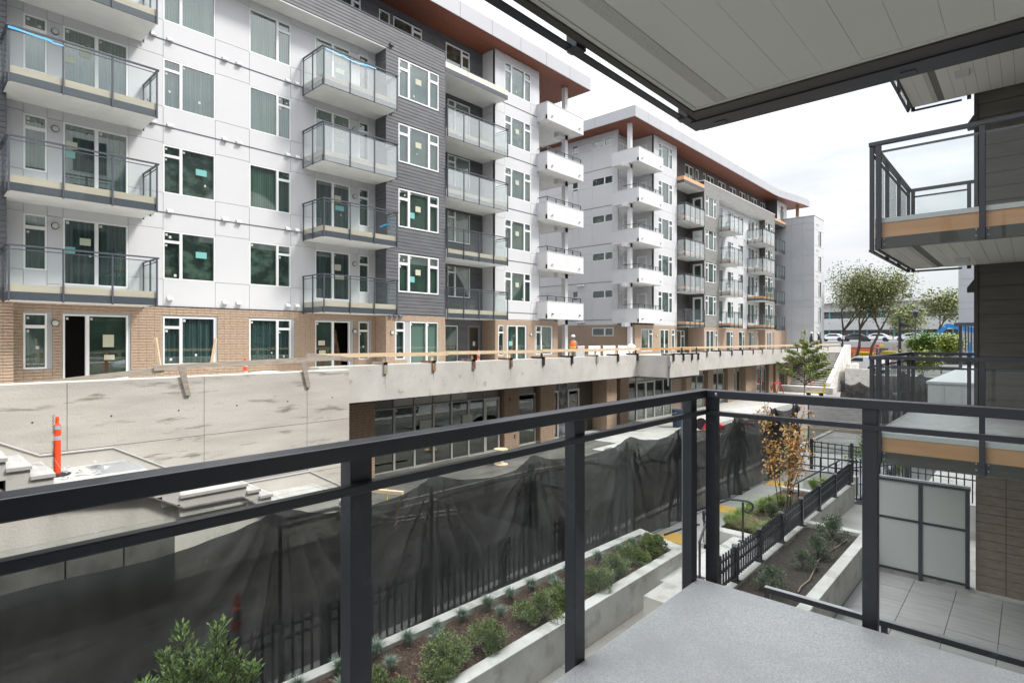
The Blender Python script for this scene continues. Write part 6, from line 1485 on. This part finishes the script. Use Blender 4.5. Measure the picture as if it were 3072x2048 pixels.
neigh('neighbouring balcony at our own level with pale deck and orange fascia', -1.30, 0)
neigh('neighbouring balcony one floor up with orange fascia against the sky', 1.68, 0)
neigh('neighbouring balcony two floors up, only its soffit and lower rail in view', 4.62, 0)

# our own block: the wall corner at the right and the mass behind us
NB = thing('apartment_building', 'our own block: dark sided corner wall over brown brick at the right edge', 'building', (-.72, 12.58, -4.35), 0)
nf = ('left', 0)
g = MB().box(.03, 2.4, .03, 26, 0, 11.2); ob('wall', g.mesh('wall', DARK2), NB)
nb_mat = mat('olive_dark_siding', (.105, .098, .082), .6, (.13, .122, .104), 2, (1, 1, 7), bump=.08, bscale=60)
z = 2.62; k = 0
while z < 11.0:
    v = MB(); v.v = [(.045, -.004, z), (2.4, -.004, z), (2.4, .014, z + .236), (.045, .014, z + .236), (.045, .03, z), (2.4, .03, z)]; v.f = [(0, 1, 2, 3), (4, 5, 1, 0), (4, 0, 3)]
    ob('siding_board', v.mesh('siding_board', nb_mat), NB); z += .24
ob('corner_trim', MB().box(-.012, .042, -.02, .03, 2.6, 11.2).mesh('corner_trim', METBR), NB)
bm_ = MB().box(.006, .394, -.006, .02, .004, .148).mesh('brick', BRICKD)
for j in range(17):
    for i in range(6): ob('brick', bm_, NB, (.005 + i * .4 - (0 if i == 0 else .2 if j < 0 else 0), -.012 + random.uniform(-.002, .002), .02 + j * .152))
ob('brick_base', MB().box(.0, 2.4, -.03, .02, 0, .018).mesh('brick_base', METBR), NB)
ob('mortar', MB().box(.01, 2.4, -.005, .028, .018, 2.6).mesh('mortar', MORTAR), NB)
for z in (5.2, 8.15):
    ob('vent_hood', MB().prism([(0, 0), (0, .22), (-.05, .22), (-.14, .08), (-.14, 0)], 'y', .5, .68).mesh('vent_hood', METBR), NB, (-.0, 0, z))
# mass of the block behind the camera (seen in the window reflections)
mass = MB().box(2.35, 16, -32, -.02, 0, 18.2).box(2.41, 16, -.018, 45, 0, 18.2)
ob('mass', mass.mesh('mass', mat('block_bounce_cladding', (.72, .72, .70), .7, (.14, .14, .145), .12, lo=.51, hi=.53, detail=0)), NB)  # unseen; pale tone added to bounce light up to the soffit overhead
ob('roof_slab', MB().box(2.3, 16, -32, 45, 18.22, 18.6).mesh('roof_slab', WHITE2) , NB)
gm2_ = MB()
for fl in range(6):
    for k in range(7): gm2_.box(2.30, 2.349, -30 + k * 4.2, -28.2 + k * 4.2, .5 + fl * 2.95, 2.6 + fl * 2.95)
ob('facade_windows', gm2_.mesh('facade_windows', CARG), NB)

# patio screen, glass rail of the patio below
SC = thing('patio_screen', 'frosted privacy screen with dark frame dividing the paved patios', 'screen', (-1.45, 12.45, -4.32))
hx = [-.72, -.02, .64]
for i, x in enumerate(hx): ob('screen_post', MB().box(x - .03, x + .03, -.03, .03, -.02 if i == 1 else .05, 1.76).mesh('screen_post', MET), SC)
ob('screen_rail', MB().box(-.76, .68, -.035, .035, 1.765, 1.80).mesh('screen_rail', STEEL), SC)
ob('screen_rail', MB().box(-.76, .68, -.034, .034, 1.72, 1.763).mesh('screen_rail', MET), SC)
for z in (1.02, .09):
    for a, b in ((-.688, -.052), (.012, .608)): ob('screen_rail', MB().box(a, b, -.02, .02, z, z + .04).mesh('screen_rail', MET), SC)
for a, b in ((-.688, -.052), (.012, .608)):
    for z0_, z1_ in ((.132, 1.018), (1.062, 1.718)): ob('frosted_panel', MB().box(a, b, -.006, .006, z0_, z1_).mesh('frosted_panel', FROST), SC)
PW = thing('low_wall', 'thin pale kerb under the frosted patio screen', 'kerb', (-1.45, 12.5, -4.35)); ob('kerb_body', MB().box(-.8, .72, .0, .1, 0, .1).mesh('kerb_body', CONCL), PW)
PR = thing('patio_rail', 'dark glass rail of the patio directly below, crossing under our deck edge', 'railing', (-1, 7.4, -4.32))
ob('top_rail', MB().box(-1.47, 3, -.035, .035, 1.16, 1.22).mesh('top_rail', MET), PR)
ob('rail_cap', MB().box(-1.47, 3, -.034, .034, 1.2205, 1.226).mesh('rail_cap', STEEL), PR)
for x in (-1.44, -.2, 1.1): ob('rail_post', MB().box(x - .03, x + .03, -.03, .03, 0, 1.158).mesh('rail_post', MET), PR)
for a, b in ((-1.4, -.24), (-.16, 1.06)): ob('glass_panel', MB().box(a, b, -.004, .004, .08, 1.15).mesh('glass_panel', GMINE), PR)

# dark ledge shrubs and small rails glimpsed beyond the screen
for i, (x, y) in enumerate(((-1.9, 16.5), (-1.2, 16.2), (-.7, 16.6))):
    shrub('shrub', ('leftmost shrub glimpsed beyond the frosted screen', 'reddish lit shrub glimpsed beyond the frosted screen', 'rightmost shrub beyond the screen, next to the brick wall')[i], (x, y, -4.28), sm2[i % 2], 1.3, i)
wp = thing('patio_wall', 'low concrete wall with planting beyond the frosted screen', 'wall', (-1.2, 15.6, -4.3)); ob('wall_face', MB().box(-1.1, 3, 0, .2, 0, .75).mesh('wall_face', CONCL), wp)
picket_fence('short dark picket run seen between frosted screen and neighbouring balcony', (-2.3, 17.2), (.8, 17.1), -4.3, 1.15, .15, [0, 1.5, 3], 'dark picket fences', proud=.02)
# raised concrete deck edge and pergola seen through the neighbouring balcony glass
tr = thing('patio_terrace', 'pale walled terrace strip seen through the neighbouring balcony glass', 'terrace', (-2.6, 40, -4.35))
ob('terrace_wall', MB().box(-.8, 4, -9, 10, 0, 2.4).mesh('terrace_wall', WHITE), tr)
for k in range(8): ob('wall_panel', MB().box(-.8 + k * .6 + .01, -.8 + k * .6 + .58, -9.03, -9.002, .05, 2.3).mesh('wall_panel', WHITE2), tr)
ob('terrace_coping', MB().box(-.85, 4, -9.05, 10, 2.402, 2.5).mesh('terrace_coping', WHITE2), tr)
pg = thing('pergola', 'small dark slatted pergola by the pale grey panelled wall', 'pergola', (-2.6, 44, -3.6)); 
for x in (-.6, .9): ob('pergola_post', MB().box(x - .08, x + .08, -.1, .1, 0, 4.4).mesh('pergola_post', MET), pg)
ob('pergola_beam', MB().box(-.9, 3.2, -.15, .15, 4.4, 4.62).mesh('pergola_beam', METB), pg)
for k in range(10): ob('slat', MB().box(-.4 + k * .14, -.33 + k * .14, -.05, .05, 2.9, 4.39).mesh('slat', METB), pg)
for k in range(4): ob('cross_slat', MB().box(.95, 3.2, -.04, .04, 3.1 + k * .33, 3.18 + k * .33).mesh('cross_slat', METB), pg)

# ------------------------------------------------------------------ background across the cross street
def far_tree(name, label, loc, h, lean, crown_r, n, m, seed, ll=.28, lw=.09, base=.35, group=None, bare=0, flat=.75):
    random.seed(seed); g = MB(); st = MB(); tips = []
    def limb(p, d, L, r, lv):
        q = p + d * L; mid = p.lerp(q, .5) + Vector((random.uniform(-.06, .06), random.uniform(-.06, .06), 0)) * L
        st.tube([p, mid, q], r, 5, r * .6)
        if lv >= 4: tips.append(q); return
        if lv >= 2: tips.append(mid); tips.append(q)
        for k in range(3 if lv < 2 else 2):
            a = random.uniform(0, 6.283); d2 = (d * .9 + Vector((math.cos(a), math.sin(a), random.uniform(.0, .55))) * .75).normalized(); limb(q, d2, L * random.uniform(.62, .82), r * .58, lv + 1)
    d0 = Vector((lean, 0, 1)).normalized(); limb(Vector((0, 0, 0)), d0, h * base, h * .018, 0)
    zmin = h * (base + bare)
    for tp in tips:
        c = n / max(1, len(tips))
        if tp.z < zmin: c *= .18
        for k in range(int(c) + 1):
            v = Vector((random.gauss(0, 1), random.gauss(0, 1), random.gauss(0, 1))) * crown_r
            d = Vector((random.uniform(-1, 1), random.uniform(-1, 1), random.uniform(-.6, 1))); leaf(g, tp + v, d, ll * random.uniform(.6, 1.2), lw)
    t = thing(name, label, 'tree', loc, 0, group); ob('crown', g.raw('crown', m), t, kind='stuff'); ob('trunk', st.raw('trunk', BARK), t); return t
TG = 'broad trees across the far street'
far_tree('deciduous_tree', 'left broad tree with forked trunk beside the grey wing', (-17.3, 80, -2.9), 11.4, .0, .8, 4600, LEAFF, 1, group=TG)
far_tree('deciduous_tree', 'middle broad tree with slender upright trunk', (-16.4, 82, -2.9), 12.0, .12, .8, 4600, LEAFF, 22, group=TG)
far_tree('deciduous_tree', 'right broad tree whose dark trunk leans to the right', (-14.6, 80.5, -2.9), 11.6, .28, .8, 5200, LEAFF, 31, group=TG)
random.seed(2)
far_tree('round_tree', 'distant rounded tree behind the old style street lantern', (-18.6, 140, -2), 9.5, 0, 1.1, 2600, LEAFF, 4, .6, .2, .3)
far_tree('round_tree', 'distant tree at the left of the pale grey panelled wall', (-11.5, 118, -2), 11, 0, .7, 2500, LEAFF, 5, .5, .16, .3)
far_tree('leafy_tree', 'dense green tree in front of the blue boom lift', (-7.9, 71, -3.2), 4.6, 0, .30, 5200, LEAFC, 6, .26, .09, .28)
far_tree('leafy_tree', 'yellow green tree just behind the neighbouring balcony rail', (-6.9, 60, -3.6), 2.6, .0, .26, 3500, LEAFY, 7, .22, .08, .3)
far_tree('leafy_tree', 'orange tinged bushy tree left of the pergola', (-6.2, 66, -3.2), 3.9, .0, .28, 3500, LEAFY, 8, .24, .08, .3)
# young tree on the yard
stems = []; random.seed(50)
for k in range(44):
    a = random.uniform(0, 6.283); z0_ = random.uniform(.8, 4.4); l = 2.5 * (1 - z0_ / 6.4) * random.uniform(.7, 1.15); stems.append([(0, 0, z0_), (math.cos(a) * l * .5, math.sin(a) * l * .5, z0_ + l * .30), (math.cos(a) * l, math.sin(a) * l, z0_ + l * .52)])
stems.append([(0, 0, 0), (.02, 0, 2), (0, .03, 3.8), (0, 0, 5.3)])
tree('young_tree', 'young leafy green tree with wide branches standing on the gravel yard', (-12.95, 47.5, -4.59), stems, 75, LEAFD, .13, .045, 51, r0=.03)
# office building
OB = thing('office_building', 'long low white office building with strip windows and teal frames behind the trees', 'building', (-24, 150, -2.9))
for q_ in ((-30, 22, .0, 20, 0, 3.6), (-30, 22, .0, 20, 5.1, 7.8), (-30, 9, .4, 20, 9.4, 11.4), (-30, 22, 1.0, 20, 3.6, 5.1)): ob('wall', MB().box(*q_).mesh('wall', OFFW), OB)
ob('wall', MB().box(9.02, 22, .0, 20, 7.8, 8.9).mesh('wall', OFFW), OB)
ob('roof_slab', MB().box(-30, 9.5, -.8, 20, 11.4, 11.9).mesh('roof_slab', WHITE2), OB)
ob('window_band', MB().box(-30, 9, 1.0, 19.9, 7.8, 9.4).mesh('window_band', FARG), OB)
for k in range(20):
    ob('window', MB().box(-29.6 + k * 2.6, -27.4 + k * 2.6, .8, .98, 3.65, 5.05).mesh('window', FARG), OB); ob('mullion', MB().box(-27.3 + k * 2.6, -27.1 + k * 2.6, .7, .95, 3.62, 5.08).mesh('mullion', TEAL), OB)
    if k < 15: ob('mullion', MB().box(-29.9 + k * 2.6, -29.6 + k * 2.6, .8, .98, 7.82, 9.38).mesh('mullion', TEAL), OB)
for k in range(6): ob('roof_unit', MB().box(-20 + k * 4.5, -18.4 + k * 4.5, 4, 6, 11.9, 13.2).mesh('roof_unit', FARG if k % 2 else OFFW), OB)
OW = thing('warehouse', 'plain pale warehouse on the right behind the boom lift', 'building', (-10, 165, -2.9)); ob('wall', MB().box(-9, 14, 0, 14, 0, 8.3).mesh('wall', OFFW), OW); ob('window_band', MB().box(-6, 8, -.05, -.01, 1.5, 4.2).mesh('window_band', FARG), OW)
PD = thing('parking_wall', 'long pale wall of the raised parking lot under the row of parked cars', 'wall', (-24, 118, -2.9))
ob('wall_face', MB().box(-18, 18, 0, 40, 0, 2.55).mesh('wall_face', OFFW), PD)
MW = thing('mural_wall', 'painted mural wall reading SURREY SUPER MARKET', 'wall', (-17.9, 101, -2.9))
ob('wall_face', MB().box(0, 13, 0, .4, 0, 2.35).mesh('wall_face', MURAL), MW)
ob('sign_panel', MB().box(.3, 2.5, -.04, -.005, .35, 1.75).mesh('sign_panel', OFFW), MW)
def label_text(body, size, m, parent, loc, bold=.0):
    cu = bpy.data.curves.new('lettering', 'FONT'); cu.body = body; cu.size = size; cu.offset = bold; cu.space_line = .8
    to = bpy.data.objects.new('lettering', cu); col.objects.link(to); bpy.context.view_layer.update()
    me = bpy.data.meshes.new_from_object(to); bpy.data.objects.remove(to); me.materials.clear(); me.materials.append(m)
    me.transform(Matrix.Rotation(R(90), 4, 'X')); return ob('lettering', me, parent, loc)
label_text('SURREY\nSUPER\nMARKET', .48, RUB, MW, (.40, -.06, 1.26), .02)
for k, (x, z, r_, m) in enumerate(((8.2, 1.5, .5, RED), (9.4, 1.2, .55, ORSAFE), (1.2, 1.95, .35, YELP), (10.5, 1.6, .45, RED), (.6, 1.9, .3, RED), (3.3, 1.9, .3, TIMR), (4.6, 1.8, .34, BRICKD))):
    g = MB().lathe([(r_, 0), (r_ * .9, .03)], 14); me = g.mesh('painted_shape', m); me.transform(Matrix.Rotation(R(90), 4, 'X')); me.transform(Matrix.Scale(.55, 4, (0, 0, 1))); ob('painted_shape', me, MW, (x, -.002, z))
OF = thing('orange_fence', 'orange boarded fence running behind the leaning tree trunk', 'fence', (-21, 99, -2.9))
for k in range(16): ob('fence_panel', MB().box(k * .55 - 5, k * .55 - 4.48, 0, .08, 0, 1.55).mesh('fence_panel', mat('orange_board', (.50, .13, .04), .7, (.60, .20, .08), 6)), OF)
ob('top_rail', MB().box(-5.1, 3.9, -.05, .12, 1.56, 1.72).mesh('top_rail', RED), OF)
def dumpster(label, loc):
    t = thing('yellow_bin', label, 'container', loc, 0, 'yellow containers'); ob('body', MB().prism([(-.1, 1.0), (1.5, 1.0), (1.35, 0), (.1, 0)], 'y', 0, 1.2).mesh('body', YELP), t); ob('lid', MB().prism([(-.15, 1.0), (1.55, 1.0), (1.5, 1.15), (0, 1.25)], 'y', -.05, 1.25).mesh('lid', YELP), t)
    for k in range(5): ob('rib', MB().box(.15 + k * .28, .2 + k * .28, -.05, -.01, .1, .95).mesh('rib', RUB), t)
dumpster('yellow container left of the leaning tree trunk', (-17.2, 88, -2.9)); dumpster('yellow container right of the trunk, above the white van', (-14.5, 88, -2.75))

def vehicle(label, loc, rz, L=4.4, W_=1.8, Hh=1.85, van=True, m=CARW, group=None, cat='van', name='parked_van'):
    t = thing(name, label, cat, loc, rz, group); h = L / 2
    if van: prof = [(-h, .35), (-h, .75), (-h + .12, .95), (-h + .95, 1.12), (-h + 1.65, Hh - .1), (-h + 2.0, Hh), (h - .15, Hh), (h, Hh - .15), (h, .35)]
    else: prof = [(-h, .35), (-h, .7), (-h + .1, .85), (-h + 1.1, .98), (-h + 1.75, Hh - .05), (-h + 2.2, Hh), (h - 1.3, Hh - .02), (h - .5, 1.02), (h - .02, .95), (h, .35)]
    b_ = bevel(ob('body', MB().prism(prof, 'y', -W_ / 2, W_ / 2).mesh('body', m), t), .06, 3)
    side = [(-h + 1.15, 1.15), (-h + 1.72, Hh - .17), (-h + 2.55, Hh - .17), (-h + 2.55, 1.15)] if van else [(-h + 1.3, .98), (-h + 1.85, Hh - .12), (h - 1.35, Hh - .12), (h - .7, .99)]
    for s_ in (-1, 1):
        ob('side_window', MB().prism(side, 'y', s_ * W_ / 2 * 1.002, s_ * (W_ / 2 + .012)).mesh('side_window', CARG), t)
        ob('sill_trim', MB().box(-h + .9, h - .9, s_ * (W_ / 2) - .01, s_ * (W_ / 2) + .02, .33, .43).mesh('sill_trim', RUB), t)
        for wx in (-h + .85, h - .85):
            arch = MB().lathe([(.40, 0), (.40, .01)], 20); me = arch.mesh('wheel_arch', RUB); me.transform(Matrix.Rotation(R(90), 4, 'X')); ob('wheel_arch', me, t, (wx, s_ * (W_ / 2 + .004) + (0.01 if s_ > 0 else 0), .36))
            tyre = cached(('tyre',), lambda: MB().lathe([(.2, -.1), (.31, -.1), (.33, -.05), (.33, .05), (.31, .1), (.2, .1)], 24).mesh('tyre', RUB)); rim = cached(('rim',), lambda: MB().lathe([(.2, -.07), (.2, .09), (.12, .07), (.05, .1)], 12).mesh('rim', STEEL))
            wh = ob('wheel', tyre, t, (wx, s_ * (W_ / 2 - .06), .33)); wh.rotation_euler = (R(-90 * s_ + 180), 0, 0); ob('rim', rim, wh)
        ob('headlight', MB().box(-h - .01, -h + .12, s_ * W_ * .36 - .16, s_ * W_ * .36 + .16, .72, .84).mesh('headlight', REFL), t); ob('tail_light', MB().box(h - .05, h + .01, s_ * W_ * .44 - .06, s_ * W_ * .44 + .06, .8, 1.2).mesh('tail_light', RED), t)
        ob('mirror', MB().box(-h + 1.2, -h + 1.35, s_ * (W_ / 2 + .02), s_ * (W_ / 2 + .2), 1.1, 1.28).mesh('mirror', m), t)
    ob('windscreen', MB().prism([(-h + 1.0, 1.14), (-h + 1.62, Hh - .13), (-h + 1.58, Hh - .13), (-h + .96, 1.14)], 'y', -W_ * .43, W_ * .43).mesh('windscreen', CARG), t)
    return t
vehicle('white van parked on the far street behind the low concrete wall', (-12.3, 65.2, -3.3), R(-21), 4.2, 1.75, 1.66)
PG = 'cars parked on the raised lot'
for i, (x, m, lab) in enumerate(((-33, CARD, 'dark car at the left end of the raised lot'), (-28, CARW, 'white car second from the left on the raised lot'), (-24.3, CARD, 'dark car behind the leaning tree trunk on the raised lot'), (-20.8, CARW, 'white car left of the black street lamp pole on the raised lot'), (-15.8, CARW, 'white car right of the black lamp pole on the raised lot'), (-12.4, CARW, 'white car near the right end of the raised lot'))):
    vehicle(lab, (x, 121, -.35), R(-3 + i), 4.5, 1.8, 1.45, False, m, PG, 'car', 'parked_car')
for i, (x, m) in enumerate(((-10.0, CARD), (-21, CARD))):
    vehicle(('dark parked car low behind the boundary by the white van', 'dark parked car glimpsed left of the white van')[i], (x, 92, -2.9), R(5), 4.4, 1.8, 1.5, False, m, 'dark cars near the mural wall', 'car', 'parked_car')
# street lamps
lp = thing('street_lamp', 'tall black street lamp pole with a small head pointing right', 'street lamp', (-12.3, 86, -2.9), 0, 'street lamps')
ob('pole', MB().tube([(0, 0, 0), (0, 0, 5.6)], .17, 10).mesh('pole', MET), lp); ob('arm', MB().tube([(0, 0, 4.6), (.9, 0, 4.75)], .06, 6).mesh('arm', MET), lp); ob('lamp_head', MB().prism([(.1, 4.5), (1.5, 4.4), (1.0, 4.7), (.2, 5.0)], 'y', -.2, .2).mesh('lamp_head', MET), lp)
l2 = thing('street_lantern', 'old style street lantern rising above the distant rounded tree', 'street lamp', (-12.9, 104, -2.9), 0, 'street lamps')
ob('pole', MB().tube([(0, 0, 0), (0, 0, 6.2)], .1, 8).mesh('pole', METB), l2); ob('lantern', MB().lathe([(.1, 6.2), (.34, 6.4), (.42, 7.0), (.5, 7.05), (.2, 7.35), (.05, 7.6)], 8).mesh('lantern', MET), l2)
wr = thing('overhead_wire', 'thin overhead wires crossing the sky near the street lantern', 'wire', (-24, 110, 7), 0)
ob('wire', MB().tube([(-10 + k * 3, 0, -3.4 + .012 * (k - 7) ** 2 + .15 * k * .3) for k in range(15)], .03, 4).mesh('wire', METB), wr)
# boom lift
bl = thing('boom_lift', 'blue folding boom lift raised behind the green tree', 'boom lift', (-7.3, 84, -3.5))
ob('base', MB().box(-1, 2.4, -1, 1, .4, 1.0).mesh('base', RUB), bl)
for x in (-.5, 1.9):
    for y in (-1, 1):
        me = cached(('bw',), lambda: MB().lathe([(.45, -.15), (.5, -.1), (.5, .1), (.45, .15)], 16).mesh('wheel', RUB)); w_ = ob('wheel', me, bl, (x, y, .5)); w_.rotation_euler = (R(90), 0, 0)
ob('lower_boom', MB().prism([(1.9, 1.4), (2.3, 1.4), (2.2, 3.2), (1.8, 3.2)], 'y', -.2, .2).mesh('lower_boom', BLUEP), bl)
ob('upper_boom', MB().prism([(-2.1, 3.2), (-1.75, 3.05), (.05, 4.9), (3.6, 3.9), (3.6, 4.6), (.2, 5.35), (-.15, 5.35)], 'y', -.18, .18).mesh('upper_boom', BLUEP), bl)
ob('basket', MB().tube([(-3.4, -.5, 3.1), (-3.4, -.5, 4.4), (-2.2, -.5, 4.4), (-2.2, -.5, 3.1), (-3.4, -.5, 3.1), (-3.4, .5, 3.1), (-3.4, .5, 4.4), (-2.2, .5, 4.4), (-2.2, .5, 3.1)], .05, 6).box(-3.4, -2.2, -.5, .5, 3.05, 3.12).mesh('basket', BLUEP), bl)
# distant tree line
random.seed(60); g = MB()
for k in range(5200):
    x = random.uniform(-70, 60); top_ = 6.5 + 3.5 * mnoise.noise(Vector((x * .06, 0, 3))) + 2.5 * mnoise.noise(Vector((x * .35, 1, 3)))
    leaf(g, Vector((x, random.uniform(-6, 6), random.uniform(0, max(2, top_)))), Vector((random.uniform(-1, 1), 0, random.uniform(-.3, 1))), 1.6, .5)
tag(ob('distant_trees', g.raw('distant_trees', mat('distant_foliage', (.05, .07, .035), .8, (.10, .125, .06), .3)), None, (-20, 250, -2.9), kind='stuff'), 'dark distant tree line on the horizon', 'tree line')
